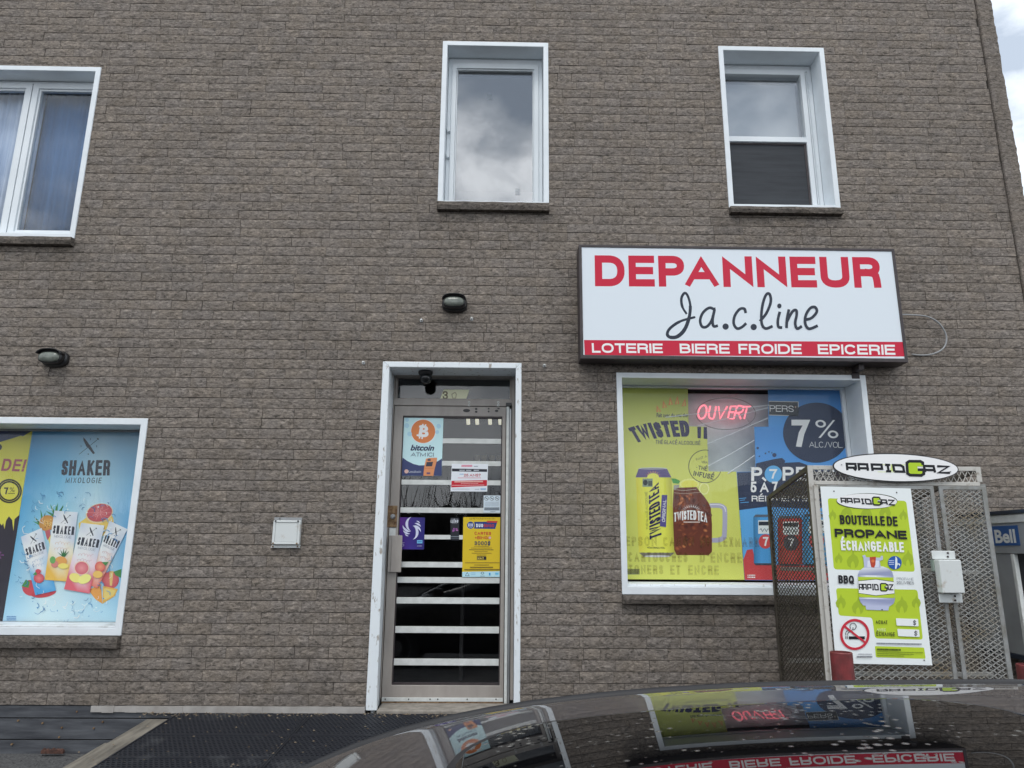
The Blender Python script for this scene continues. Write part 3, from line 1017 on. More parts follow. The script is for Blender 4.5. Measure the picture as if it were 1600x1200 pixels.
def folds(win, x0, x1, z0, z1, y, mat, amp=0.018, pitch=0.09, name='curtain', seed=1):
    rn = random.Random(seed)
    n = int((x1 - x0) / 0.012)
    vs, fs = [], []
    ph = rn.uniform(0, 6)
    for i in range(n + 1):
        x = x0 + (x1 - x0) * i / n
        t = (x - x0) / pitch * 2 * math.pi
        yy = y + amp * math.sin(t + ph + 0.9 * math.sin(t * 0.37)) + amp * 0.4 * math.sin(2.3 * t)
        vs += [(x, yy, z0), (x, y + (yy - y) * 0.6, z1)]
    for i in range(n):
        fs.append((2 * i, 2 * i + 2, 2 * i + 3, 2 * i + 1))
    b_ = MB(); b_.add(vs, fs)
    o = b_.build(name, mat, win, smooth=True)
    sd = o.modifiers.new('solid', 'SOLIDIFY'); sd.thickness = 0.002
    return o

# upstairs left: two casements with curtains
win, (a, b, c, d) = window(R_w0, 0.042, 0.13)
fz = d - 0.002
frame(win, a, b, c, fz, 0.022, 0.125, 0.19, 'window_frame')
for s_ in (0, 1):
    xa, xb = (a + 0.023, mull0 - 0.004) if s_ == 0 else (mull0 + 0.004, b - 0.023)
    frame(win, xa, xb, c + 0.023, fz - 0.023, (0.048, 0.048, 0.05, 0.045), 0.118, 0.17)
    frame(win, xa + 0.049, xb - 0.049, c + 0.074, fz - 0.069, 0.016, 0.132, 0.168, 'glazing_bead')
    pane(win, xa + 0.064, xb - 0.064, c + 0.088, fz - 0.083, 0.150, M['glass_blue'])
folds(win, a + 0.03, mull0 + 0.02, c + 0.02, fz - 0.02, 0.26, M['curtain'], pitch=0.11, seed=4)
folds(win, mull0 + 0.03, b - 0.02, c + 0.02, fz - 0.02, 0.27, M['curtain_blue'], pitch=0.13, amp=0.012, seed=9)

# upstairs middle: one fixed light
win, (a, b, c, d) = window(R_w1, 0.041, 0.15, tb=0.020)
frame(win, a, b, c, d - 0.002, (0.030, 0.030, 0.012, 0.055), 0.145, 0.20, 'window_frame')
frame(win, a + 0.031, b - 0.031, c + 0.0125, d - 0.058, (0.038, 0.040, 0.045, 0.042), 0.135, 0.19)
frame(win, a + 0.070, b - 0.072, c + 0.059, d - 0.101, 0.010, 0.15, 0.185, 'glazing_bead', M['vinyl'])
p_ = pane(win, a + 0.079, b - 0.081, c + 0.068, d - 0.110, 0.170, M['glass_up'])
ar = Art(0.1695)
for (sx, sy) in ((765, 151), (809, 300)):
    ar.rect(sx - 4, sy - 5.5, sx + 4, sy + 5, rgb(150, 162, 172))
ar.build('glass_label', M['vinyl_letter'], win)
b_ = MB()
for zz in (0.45, 0.30):
    b_.box(a + 0.008, a + 0.03, 0.11, 0.145, c + zz * 1.6 - 0.02, c + zz * 1.6 + 0.02)
b_.build('hinge', M['vinyl'], win)

# upstairs right: single hung with an insect screen
win, (a, b, c, d) = window(R_w2, 0.041, 0.17, tb=0.032)
frame(win, a, b, c, d - 0.002, (0.012, 0.060, 0.010, 0.055), 0.165, 0.25, 'window_frame')
frame(win, b - 0.056, b - 0.036, c + 0.012, d - 0.06, 0.004, 0.150, 0.166, 'track')
xa, xb, za, zb = a + 0.0125, b - 0.061, c + 0.0105, d - 0.058
frame(win, xa, xb, za, zb, (0.030, 0.040, 0.035, 0.042), 0.150, 0.235)
zm = at(1190, 217.5, 0.15).z
b_ = MB(); b_.box(xa + 0.0305, xb - 0.0405, 0.147, 0.23, zm - 0.024, zm + 0.024); b_.build('meeting_rail', M['vinyl'], win, bevel=0.003)
pane(win, xa + 0.0305, xb - 0.0405, zm + 0.0245, zb - 0.0425, 0.19, M['glass_up'])
b_ = MB(); b_.box(xa + 0.032, xb - 0.042, 0.27, 0.28, zm + 0.02, zb - 0.06); b_.build('roller_blind', M['blind'], win)
frame(win, xa + 0.0305, xb - 0.0405, za + 0.0355, zm - 0.0245, (0.006, 0.018, 0.006, 0.016), 0.165, 0.19, 'screen_frame', M['brown'])
b_ = MB(); b_.box(xa + 0.036, xb - 0.058, 0.172, 0.174, za + 0.041, zm - 0.040); b_.build('insect_screen', M['screen'], win)

# shop window left and right
win, (a, b, c, d) = window(R_s0, 0.048, 0.25, tb=0.052)
frame(win, a, b, c, d, (0.012, 0.012, 0.012, 0.012), 0.232, 0.285, 'window_frame', M['alu'])
pane(win, a + 0.0125, b - 0.0125, c + 0.0125, d - 0.0125, 0.25, M['glass_store'])
b_ = MB(); b_.box(a + 0.001, b - 0.001, -0.016, 0.231, c - 0.001, c + 0.010); b_.build('window_ledge', M['grime'], win, bevel=0.003)
S0 = (a, b, c, d)
win, (a, b, c, d) = window(R_s1, 0.042, 0.25, tb=0.055)
frame(win, a, b, c, d, (0.012, 0.030, 0.020, 0.014), 0.232, 0.285, 'window_frame', M['white'])
pane(win, a + 0.0125, b - 0.0305, c + 0.0205, d - 0.0145, 0.25, M['glass_store'])
b_ = MB(); b_.box(a + 0.001, b - 0.001, 0.02, 0.231, c - 0.001, c + 0.016); b_.build('window_ledge', M['peel'], win, bevel=0.003)
S1 = (a, b, c, d)

# ---------------------------------------------------------------- door
DY = 0.27
x0, x1, z0, z1 = R_door
b_ = MB()
tw = 0.043
# three sided casing
b_.prism([(x0, TRIM, z0), (x0 + 0.075, TRIM, z0), (x0 + 0.050, TRIM, z1 - tw), (x0, TRIM, z1)], (0, 0.05, 0))
b_.prism([(x1 - tw, TRIM, z0), (x1, TRIM, z0), (x1, TRIM, z1), (x1 - tw, TRIM, z1 - tw)], (0, 0.05, 0))
b_.prism([(x0 + 0.050, TRIM, z1 - tw), (x1 - tw, TRIM, z1 - tw), (x1, TRIM, z1), (x0, TRIM, z1)], (0, 0.05, 0))
door = b_.build('door', M['peel'], bld, bevel=0.004)
door['label'] = 'glazed shop door with white bars in a peeling white casing'
xi0, xi1, zi1 = x0 + 0.050, x1 - tw, z1 - tw
# reveal
b_ = MB()
b_.box(xi0 - 0.02, xi0 - 0.002, TRIM + 0.034, DY + 0.06, z0 - 0.02, zi1)
b_.box(xi1 + 0.002, xi1 + 0.02, TRIM + 0.034, DY + 0.06, z0 - 0.02, zi1)
b_.box(xi0 - 0.02, xi1 + 0.02, TRIM + 0.034, DY + 0.06, zi1 + 0.002, zi1 + 0.02)
b_.build('jamb', M['peel'], door)
# metal frame and transom
zt1 = at(700, 592, DY).z; zt0 = at(700, 625, DY).z; zh = at(700, 635.5, DY).z
fx0 = at(617, 620, DY).x; fx1 = at(800, 620, DY).x
b_ = MB()
b_.box(xi0 + 0.001, fx0, DY - 0.03, DY + 0.06, z0 + 0.02, zi1 - 0.001)
b_.box(fx1, xi1 - 0.001, DY - 0.03, DY + 0.06, z0 + 0.02, zi1 - 0.001)
b_.box(fx0, fx1, DY - 0.03, DY + 0.06, zt1 + 0.03, zi1 - 0.001)
b_.box(fx0, fx1, DY - 0.028, DY + 0.06, zh + 0.003, zt0)
b_.build('door_frame', M['taupe'], door, bevel=0.003)
b_ = MB(); b_.ring(fx0, fx1, zt0, zt1 + 0.03, 0.018, 0.018, 0.012, 0.024, DY + 0.0, DY + 0.05); b_.build('transom_frame', M['taupe'], door, bevel=0.002)
pane(door, fx0 + 0.0185, fx1 - 0.0185, zt0 + 0.0125, zt1 + 0.005, DY + 0.02, M['glass'], 'transom_pane')
# leaf
lx0, lx1 = fx0 + 0.004, at(790, 700, DY).x
lz0, lz1 = at(690, 1097, DY).z, zh
gx0, gx1 = at(630, 653, DY).x, at(785, 653, DY).x
gz0, gz1 = at(700, 1070, DY).z, at(700, 651, DY).z
b_ = MB(); b_.ring(lx0, lx1, lz0, lz1, gx0 - lx0, lx1 - gx1, gz0 - lz0, lz1 - gz1, DY - 0.02, DY + 0.03)
b_.build('door_leaf', M['taupe'], door, bevel=0.004)
b_ = MB(); b_.ring(gx0, gx1, gz0, gz1, 0.008, 0.008, 0.014, 0.012, DY - 0.012, DY + 0.02); b_.build('glazing_bead', M['brown'], door)
pane(door, gx0 + 0.002, gx1 - 0.002, gz0 + 0.002, gz1 - 0.002, DY + 0.004, M['glass'], 'door_pane')
for yc, hh in ((689, 8.5), (724, 8), (754, 8), (797.5, 8.5), (839.5, 7), (882.5, 8.5), (906.5, 9), (938.5, 9.5), (984, 10), (1034.5, 10)):
    zc = at(700, yc, DY).z; hz = hh * 0.0047
    b_ = MB(); b_.box(gx0 + 0.004, gx1 - 0.004, DY - 0.0035, DY + 0.0035, zc - hz / 2, zc + hz / 2)
    b_.build('security_bar', M['whitebar'], door, bevel=0.002)
# hinge strip on the right
hx0, hx1 = lx1 + 0.004, fx1 - 0.004
b_ = MB(); b_.box(hx0, hx0 + (hx1 - hx0) * 0.55, DY - 0.045, DY - 0.022, lz0, at(795, 637, DY).z)
b_.build('hinge_strip', M['whitebar'], door, bevel=0.003)
b_ = MB(); b_.box(hx0 + (hx1 - hx0) * 0.6, hx1, DY - 0.04, DY - 0.020, lz0, at(795, 640, DY).z)
b_.build('hinge_plate', M['alu'], door, bevel=0.003)
b_ = MB(); b_.box(hx0 - 0.005, hx1, DY - 0.05, DY - 0.02, at(795, 636.5, DY).z, at(795, 631, DY).z); b_.build('hinge_cap', M['black'], door, bevel=0.003)
# sweep, kick plate screws
sz0, sz1 = at(690, 1097, DY).z, at(690, 1089, DY).z
b_ = MB(); b_.box(lx0 + 0.004, lx1 - 0.004, DY - 0.028, DY - 0.021, sz0 + 0.008, sz1); b_.build('door_sweep', M['whitebar'], door, bevel=0.002)
b_ = MB(); b_.box(lx0 + 0.004, lx1 - 0.004, DY - 0.027, DY - 0.021, sz0 - 0.004, sz0 + 0.0075); b_.build('rusty_edge', M['rust'], door)
for px in (602, 638.5, 672, 684, 730, 775):
    p = at(px, 1092.5, DY - 0.029)
    b_ = MB(); b_.tube([(p.x, DY - 0.031, p.z), (p.x, DY - 0.026, p.z)], 0.005, 8); b_.build('screw', M['black'], door)
# threshold and concrete step
b_ = MB(); b_.box(xi0 + 0.004, xi1 - 0.004, DY - 0.06, DY + 0.05, z0 - 0.03, at(690, 1104, DY - .06).z); b_.build('threshold', M['alu'], door, bevel=0.004)
b_ = MB(); b_.box(x0 + 0.076, x1 - tw - 0.001, -0.03, DY - 0.061, z0 - 0.15, at(690, 1108.5, 0).z); b_.build('door_step', M['concrete'], door, bevel=0.008)
# black rubber marks and holes where the door closer used to be
for (px, py, rx, rz) in ((729, 641.5, 0.028, 0.013), (744, 639, 0.010, 0.008), (744, 643.5, 0.010, 0.008), (763.5, 638.5, 0.007, 0.007), (763.5, 643, 0.007, 0.007), (776, 642, 0.014, 0.009), (779, 638.5, 0.010, 0.006)):
    p = at(px, py, DY - 0.02)
    b_ = MB(); b_.prism([(p.x + rx * math.cos(k * math.pi / 6) * 1.0, DY - 0.0225, p.z + rz * math.sin(k * math.pi / 6)) for k in range(12)], (0, 0.004, 0)); b_.build('bolt_hole', M['black'], door)
for px in (733, 778.5):
    for dy in (-2.2, 2.2):
        p = at(px, 631 + dy, DY - 0.03)
        ringp = [(p.x + 0.007 * math.cos(k * math.pi / 5), DY - 0.031, p.z + 0.008 * math.sin(k * math.pi / 5)) for k in range(11)]
        b_ = MB(); b_.tube(ringp, 0.003, 6, caps=False); b_.build('hook_eye', M['whitebar'], door)
# lock plate, knob, pull guard
p0, p1 = at(605.5, 790, DY - .03), at(619.5, 824, DY - .03)
b_ = MB(); b_.box(p0.x - 0.006, p1.x, DY - 0.030, DY - 0.0205, p1.z, p0.z); lp = b_.build('lock_plate', M['rust'], door, bevel=0.003)
pk = at(614, 807, DY - .04)
b_ = MB(); b_.tube([(pk.x, DY - 0.062, pk.z), (pk.x, DY - 0.056, pk.z), (pk.x, DY - 0.03, pk.z)], 0.018, 14, radii=[0.012, 0.018, 0.018]); b_.build('lock_cylinder', M['alu'], door, smooth=False, bevel=0.002)
p0, p1 = at(608.5, 836.5, DY - .04), at(627, 894, DY - .04)
b_ = MB(); b_.box(p0.x + 0.022, p1.x, DY - 0.060, DY - 0.052, p1.z, p0.z); b_.box(p0.x, p0.x + 0.0215, DY - 0.052, DY - 0.0205, p1.z, p0.z - 0.01)
b_.build('handle', M['taupe'], door, bevel=0.003)
b_ = MB(); p0, p1 = at(608.5, 824.5, DY - .02), at(618, 837, DY - .02); b_.box(p0.x, p1.x, DY - 0.0235, DY - 0.0205, p1.z, p0.z); b_.build('strike_plate', M['whitebar'], door, bevel=0.002)

# ---------------------------------------------------------------- foot of the wall
zb = ROW_0
prev = zb - 0.004
for k, py in enumerate((1121.7, 1155.5, 1182)):
    zz = at(60, py, 0.02).z
    b_ = MB(); b_.box(X_LEFT, -1.9, -0.004 + 0.004 * k, 0.0115, zz + 0.006, prev); b_.build('plank', M['board'], bld, bevel=0.003)
    prev = zz
fl0 = at(141.5, 1108, -0.02)
b_ = MB()
n = 24
for k in range(n):
    xa = fl0.x + (x0 - 0.004 - fl0.x) * k / n; xb = fl0.x + (x0 - 0.004 - fl0.x) * (k + 1) / n
    j = rnd.uniform(-0.003, 0.003)
    b_.box(xa, xb, -0.020 + j, 0.010, zb - 0.042 + j, zb - 0.001 + abs(j) * -0.6)
b_.build('flashing', M['flash'], bld)
b_ = MB(); b_.box(x1 + 0.004, X_PIL, -0.018, 0.010, zb - 0.042, zb - 0.001); b_.build('flashing', M['flash'], bld)
b_ = MB(); b_.box(-1.899, X_END - 0.01, 0.02, 0.05, 0.2, zb - 0.043); b_.build('foundation', M['concrete'], bld)

# ================================================================== THINGS ON THE WALL
# ---------------------------------------------------------------- big lightbox sign
SY = -0.175
q = [at(904.5, 384, SY), at(1397.5, 386.5, SY), at(1419, 562.5, SY), at(907, 564, SY)]
sx0, sx1 = (q[0].x + q[3].x) / 2, (q[1].x + q[2].x) / 2
sz0, sz1 = (q[2].z + q[3].z) / 2, (q[0].z + q[1].z) / 2
sign = thing('shop_sign', 'wide white lightbox sign reading DEPANNEUR in red letters above the shop window', 'sign', ((sx0 + sx1) / 2, -0.02, sz0))
b_ = MB(); b_.ring(sx0, sx1, sz0, sz1, 0.022, 0.022, 0.030, 0.020, SY, -0.022)
b_.build('sign_frame', M['brown'], sign, bevel=0.003)
b_ = MB(); b_.box(sx0 + 0.02, sx1 - 0.02, -0.05, -0.024, sz0 + 0.028, sz1 - 0.018); b_.build('back_panel', M['brown'], sign)
b_ = MB(); b_.box(sx0 + 0.021, sx1 - 0.021, -0.12, -0.052, sz0 + 0.001, sz0 + 0.0295); b_.build('bottom_panel', M['brown'], sign)
FY = SY + 0.006
b_ = MB(); b_.box(sx0 + 0.0225, sx1 - 0.0225, FY, FY + 0.006, sz0 + 0.0305, sz1 - 0.0205)
o = b_.build('sign_panel', M['sign_face'], sign)
a_ = o.data.color_attributes.new('Col', 'FLOAT_COLOR', 'CORNER'); a_.data.foreach_set('color', [0.76, 0.825, 0.88, 1.0] * len(o.data.loops))
S = 2.6667
def sgn(x, y): return (890 + x / S, 370 + y / S)
RED = rgb(186, 36, 60); WH = rgb(225, 232, 240)
ar = Art(FY, sgn); ar.poly([(60, 430), (1393, 438), (1401, 499), (63, 494)], RED); ar.build('red_band', M['sign_face'], sign)
ar = Art(FY, sgn); ar.ftext('DEPANNEUR', ((104, 77), (1290, 85), (1302, 213), (106, 206)), RED, th=0.238, gap=0.13); ar.build('lettering', M['sign_face'], sign)
for t, qd in (('LOTERIE', ((92, 443), (387, 445), (389, 485), (94, 483))), ('BIERE', ((458, 445), (666, 446), (668, 487), (460, 485))),
              ('FROIDE', ((703, 446), (966, 447), (968, 489), (705, 487))), ('EPICERIE', ((1033, 448), (1355, 450), (1358, 492), (1036, 489)))):
    ar = Art(FY, sgn, start=3); ar.ftext(t, qd, WH, th=0.205, gap=0.13); ar.build('lettering', M['sign_face'], sign)
INK = rgb(44, 50, 62)
ar = Art(FY, sgn, step=0.0002)
wj = [9, 11, 11, 10, 10, 13, 15, 16, 15, 13, 12, 12, 10, 7]
ar.stroke([(488, 322), (470, 292), (466, 256), (480, 234), (494, 250), (503, 290), (497, 340), (478, 388), (448, 416), (418, 418), (407, 404), (420, 380), (462, 352), (524, 334)], wj, INK, smooth=8)
ar.stroke([(604, 303), (582, 296), (556, 316), (544, 348), (552, 374), (572, 374), (592, 348), (604, 303), (596, 345), (600, 372), (618, 370)], 11.5, INK, smooth=7)
ar.ell(650, 374, 13, 13, INK)
ar.stroke([(734, 318), (728, 300), (708, 302), (688, 330), (684, 362), (698, 382), (718, 376), (736, 360)], 11.5, INK, smooth=7)
ar.ell(767, 376, 13, 13, INK)
ar.stroke([(793, 352), (820, 318), (838, 272), (834, 240), (820, 240), (806, 275), (799, 325), (802, 366), (818, 382), (846, 372)], 11.5, INK, smooth=7)
ar.stroke([(876, 312), (868, 346), (870, 374), (886, 378)], 11.5, INK, smooth=6); ar.ell(874, 288, 9, 10, INK)
ar.stroke([(914, 302), (906, 342), (904, 380)], 11.5, INK, smooth=5)
ar.stroke([(906, 352), (928, 312), (944, 306), (946, 326), (940, 360), (948, 382), (968, 372)], 11.5, INK, smooth=6)
ar.stroke([(978, 346), (1008, 338), (1030, 312), (1022, 293), (1002, 298), (984, 328), (982, 362), (998, 383), (1034, 370)], 11.5, INK, smooth=7)
ar.build('script_lettering', M['sign_face'], sign)
pb = at(1340, 578, -0.08)
for px in (1340,):
    pb = at(px, 576, -0.06)
    b_ = MB(); b_.box(pb.x - 0.02, pb.x + 0.02, -0.12, 0.0, sz0 - 0.045, sz0 - 0.001); b_.box(pb.x - 0.03, pb.x + 0.03, -0.022, -0.003, sz0 - 0.09, sz0 - 0.046)
    b_.build('bracket', M['brown'], sign, bevel=0.003)

# grey cable looping from the sign back into the wall
cp = [(1409, 491.5, -0.10), (1425, 492, -0.075), (1448, 494.5, -0.06), (1466, 504, -0.055), (1477, 520, -0.05), (1478.5, 534, -0.05), (1472, 546, -0.05), (1456, 553.5, -0.045), (1438, 555, -0.03), (1424, 553.5, -0.005)]
b_ = MB()
P3 = [at(x, y, Y) for x, y, Y in cp]
sm = []
for i in range(len(P3) - 1):
    p0, p1, p2, p3 = P3[max(0, i - 1)], P3[i], P3[i + 1], P3[min(len(P3) - 1, i + 2)]
    for k in range(5):
        t = k / 5
        sm.append(0.5 * ((2 * p1) + (p2 - p0) * t + (2 * p0 - 5 * p1 + 4 * p2 - p3) * t * t + (3 * p1 - p0 - 3 * p2 + p3) * t ** 3))
sm.append(P3[-1])
b_.tube(sm, 0.0058, 8)
tag(b_.build('sign_cable', M['cable_grey'], None, smooth=True), 'thin grey cable looping out of the right end of the lightbox sign', 'cable')

# ---------------------------------------------------------------- bulkhead lamps
def bulkhead(cx, cy, label):
    c = at(cx, cy, -0.005)
    t = thing('bulkhead_lamp', label, 'wall lamp', (c.x, -0.012, c.z), group='black bulkhead lamps on the brick wall')
    def oval(hw, hh, y, n=24, dz=0.0, sq=2.6):
        R = []
        for k in range(n):
            a = 2 * math.pi * k / n
            ca, sa = math.cos(a), math.sin(a)
            R.append((c.x + hw * math.copysign(abs(ca) ** (2 / sq), ca), y, c.z + dz + hh * math.copysign(abs(sa) ** (2 / sq), sa)))
        return R
    def loft(rings, mi=0):
        n = len(rings[0]); vs = [p for r_ in rings for p in r_]; fs = []
        for i in range(len(rings) - 1):
            for k in range(n):
                fs.append((i * n + k, i * n + (k + 1) % n, (i + 1) * n + (k + 1) % n, (i + 1) * n + k))
        fs.append(tuple(range(n - 1, -1, -1))); fs.append(tuple((len(rings) - 1) * n + k for k in range(n)))
        mb_ = MB(); mb_.add(vs, fs); return mb_
    loft([oval(.096, .062, -0.004), oval(.098, .064, -0.018), oval(.096, .061, -0.035), oval(.086, .050, -0.05)]).build('housing', M['black'], t, smooth=True)
    loft([oval(.086, .050, -0.0505), oval(.088, .052, -0.070), oval(.086, .050, -0.094), oval(.081, .046, -0.098)]).build('lamp_rim', M['black'], t, smooth=True)
    loft([oval(.076, .038, -0.0985, dz=-0.004), oval(.074, .036, -0.108, dz=-0.004), oval(.060, .026, -0.117, dz=-0.004), oval(.03, .012, -0.121, dz=-0.004)]).build('lens', M['lamp_lens'], t, smooth=True)
    # hood over the lens
    vs, fs = [], []
    n = 12
    for k in range(n + 1):
        a = math.pi * (0.08 + 0.84 * k / n)
        for y, s_ in ((-0.06, 1.0), (-0.125, 0.96)):
            vs.append((c.x + 0.092 * s_ * math.copysign(abs(math.cos(a)) ** 0.77, math.cos(a)), y, c.z + 0.055 * s_ * abs(math.sin(a)) ** 0.77))
    for k in range(n):
        fs.append((2 * k, 2 * k + 1, 2 * k + 3, 2 * k + 2))
    mb_ = MB(); mb_.add(vs, fs); o = mb_.build('hood', M['black'], t, smooth=True)
    sd = o.modifiers.new('solid', 'SOLIDIFY'); sd.thickness = 0.004
    return t
bulkhead(710.5, 477, 'black oval bulkhead lamp on the bricks above the shop door')
bulkhead(89, 562, 'black oval bulkhead lamp on the bricks above the blue drinks poster')

# ---------------------------------------------------------------- white cover plate
PY_ = -0.05
c4 = [at(427, 813, PY_), at(470, 813, PY_), at(467, 851, PY_), at(424, 851, PY_)]
x0, x1, z0, z1 = (c4[0].x + c4[3].x) / 2, (c4[1].x + c4[2].x) / 2, c4[2].z, c4[0].z
plate = thing('cover_plate', 'small square white metal cover plate screwed to the bricks left of the door', 'cover plate', ((x0 + x1) / 2, -0.012, z0))
b_ = MB(); b_.ring(x0, x1, z0, z1, 0.018, 0.018, 0.014, 0.016, PY_, -0.012); b_.build('plate_rim', M['box_white'], plate, bevel=0.005)
b_ = MB(); b_.box(x0 + 0.0185, x1 - 0.0185, PY_ + 0.004, -0.02, z0 + 0.0145, z1 - 0.0165); b_.build('cover', M['box_white'], plate, bevel=0.004)
b_ = MB(); b_.prism([(x0 - 0.012, PY_ + 0.02, z0 - 0.024), (x1 - 0.002, PY_ + 0.02, z0 - 0.024), (x1 + 0.004, PY_ + 0.02, z0 - 0.001), (x0, PY_ + 0.02, z0 - 0.001)], (0, 0.02, 0)); b_.build('lower_flange', M['box_white'], plate, bevel=0.003)
b_ = MB(); b_.box(x0, x0 + 0.035, PY_ + 0.02, -0.014, z1 + 0.001, z1 + 0.022); b_.box(x0 + 0.0355, x1, PY_ + 0.035, -0.014, z1 + 0.001, z1 + 0.022); b_.build('upper_flange', M['alu'], plate, bevel=0.002)
for (u, v) in ((0.09, 0.97), (0.91, 0.97), (0.06, 0.05), (0.92, 0.05), (0.03, -0.08), (0.93, -0.08)):
    p = (x0 + u * (x1 - x0), z0 + v * (z1 - z0))
    yy = PY_ if v > 0 else PY_ + 0.02
    b_ = MB(); b_.tube([(p[0], yy - 0.004, p[1]), (p[0], yy + 0.004, p[1])], 0.006, 8); b_.build('screw', M['rust'] if v < 0.5 else M['black'], plate)

# ---------------------------------------------------------------- old anchors left in the bricks
for px, py, lab in ((658.5, 501, 'zinc wall anchor in the bricks at lower left of the lamp over the door'), (737, 498.5, 'zinc wall anchor in the bricks at lower right of the lamp over the door'),
                    (850.5, 571.5, 'zinc wall anchor in the bricks just right of the door casing'), (568, 567, 'zinc wall anchor in the bricks just left of the door casing')):
    p = at(px, py, -0.012)
    t = thing('wall_anchor', lab, 'anchor', (p.x, -0.012, p.z), group='old wall anchors left in the bricks')
    b_ = MB(); b_.tube([(p.x, -0.016, p.z), (p.x, -0.006, p.z)], 0.013, 10); b_.build('washer', M['steel_bolt'], t)
    b_ = MB(); b_.tube([(p.x, -0.034, p.z + 0.004), (p.x, -0.0165, p.z)], 0.0075, 6); b_.build('bolt', M['steel_bolt'], t)

# ---------------------------------------------------------------- dome camera under the door soffit
pc = at(665, 581, 0.11)
t = thing('security_camera', 'small black dome camera under the soffit of the door recess', 'camera', (pc.x, 0.11, R_door[3] - 0.043))
ztop = R_door[3] - 0.0435
def lathe(prof, cx, cy, n=20):
    vs, fs = [], []
    for r_, zz in prof:
        vs += [(cx + r_ * math.cos(2 * math.pi * k / n), cy + r_ * math.sin(2 * math.pi * k / n), zz) for k in range(n)]
    for i in range(len(prof) - 1):
        for k in range(n):
            fs.append((i * n + k, (i + 1) * n + k, (i + 1) * n + (k + 1) % n, i * n + (k + 1) % n))
    fs.append(tuple(range(n))); fs.append(tuple((len(prof) - 1) * n + k for k in range(n - 1, -1, -1)))
    mb_ = MB(); mb_.add(vs, fs); return mb_
lathe([(0.055, ztop), (0.056, ztop - 0.012), (0.050, ztop - 0.026), (0.044, ztop - 0.032)], pc.x, 0.11).build('camera_base', M['black'], t, smooth=True)
lathe([(0.043, ztop - 0.0325), (0.046, ztop - 0.05), (0.044, ztop - 0.07), (0.034, ztop - 0.088), (0.016, ztop - 0.099), (0.002, ztop - 0.102)], pc.x + 0.004, 0.105).build('camera_dome', M['tinted'], t, smooth=True)

# ---------------------------------------------------------------- house number on the transom glass
NUM_Y = DY + 0.0185
ns = sheet('number_plate', [(693.5, 608.5), (733.5, 609), (728, 625), (687, 624.7)], NUM_Y, rgb(250, 242, 200, 0.9), 0.001)
tag(ns, 'cream slanted paper with a faded house number on the transom glass', 'number')
ar = Art(NUM_Y, None); ar.ftext('3', box_q(691.5, 611, 700, 624), rgb(120, 112, 90), th=0.17); ar.stroke([(711, 613), (706, 616), (707, 622), (712, 622), (713, 616), (711, 613)], 1.2, rgb(172, 164, 134))
ar.build('lettering', M['print'], ns)

def rgbv(r, g, b):
    c = rgb(r, g, b)
    m_ = sum(c) / 3
    return tuple(0.86 * v + 0.08 * m_ + 0.02 for v in c)  # haze of the window glass mixed into the print colours
# ================================================================== POSTERS IN THE LEFT SHOP WINDOW
PB = 0.2600
bot = 979; top_ = 669
def vline(px0, px1, y):      # x on the line between (px0, 669) and (px1, 979)
    return px0 + (px1 - px0) * (y - 669) / 310.0
Z3 = 3.158
def s0(x, y): return (x / Z3, 640 + y / Z3)
blue = sheet('drinks_poster', [(51.8, 668), (221, 668.5), (181, 981), (2.6, 980)], PB, rgbv(120, 185, 218))
tag(blue, 'pale blue poster of four white slim cans with fruit in the left shop window', 'poster')
ar = Art(PB, s0)
A1, A2, A3, A4 = rgbv(62, 150, 200), rgbv(165, 205, 228), rgbv(112, 178, 215), rgbv(192, 216, 232)
ar.grid(((165, 92), (697, 93), (571, 1078), (8, 1074)), [[rgbv(48, 132, 186), rgbv(95, 160, 200), rgbv(150, 185, 208), rgbv(130, 165, 190)], [A1, rgbv(110, 185, 220), rgbv(168, 208, 230), A3],
         [rgbv(88, 170, 214), rgbv(150, 205, 232), A4, rgbv(95, 165, 212)], [rgbv(120, 185, 218), A4, A2, rgbv(120, 182, 218)], [rgbv(160, 200, 224), rgbv(195, 218, 232), rgbv(180, 210, 230), A2]])
ar.build('poster_ground', M['print'], blue)
ar = Art(PB, s0, start=3)
rs = random.Random(3)
for _ in range(150):                                   # splash
    a = rs.uniform(0, 2 * math.pi); rad = rs.uniform(0.75, 1.25)
    cx, cy = 345 + 270 * rad * math.cos(a) * 0.9, 720 + 265 * rad * math.sin(a)
    if cx > 640 - (cy - 100) * 0.13 or cx < 165 - (cy - 95) * 0.155 + 10 or cy > 1040: continue
    l_ = rs.uniform(6, 22); b2 = a + rs.uniform(-1.2, 1.9)
    colr = rs.choice([rgbv(62, 128, 176), rgbv(215, 232, 240), rgbv(88, 152, 196), rgbv(46, 108, 158), rgbv(232, 242, 246)])
    ar.stroke([(cx, cy), (cx + l_ * math.cos(b2), cy + l_ * math.sin(b2)), (cx + l_ * 1.6 * math.cos(b2 + .5), cy + l_ * 1.6 * math.sin(b2 + .5))], rs.uniform(1.2, 3.6), colr, smooth=4)
for _ in range(40):
    a = rs.uniform(0, 2 * math.pi)
    cx, cy = 335 + 255 * rs.uniform(0.85, 1.15) * math.cos(a), 740 + 270 * rs.uniform(.85, 1.15) * math.sin(a)
    if cx > 610 - (cy - 100) * 0.11 or cx < 120: continue
    ar.ell(cx, cy, rs.uniform(1.5, 4), rs.uniform(2, 5), rs.choice([rgbv(70, 140, 186), rgbv(205, 226, 238)]), rs.uniform(0, 3), 8)
ar.build('splash_picture', M['print'], blue)
def slim_text(ar, qd, frac0, frac1, t, col, bold=0.03, inset=0.1):
    f = quad_map(qd)
    v0, v1 = 1 - frac1, 1 - frac0
    ar.ftext(t, (f(inset, v1), f(1 - inset, v1), f(1 - inset, v0), f(inset, v0)), col, th=0.10 + bold * 1.75)
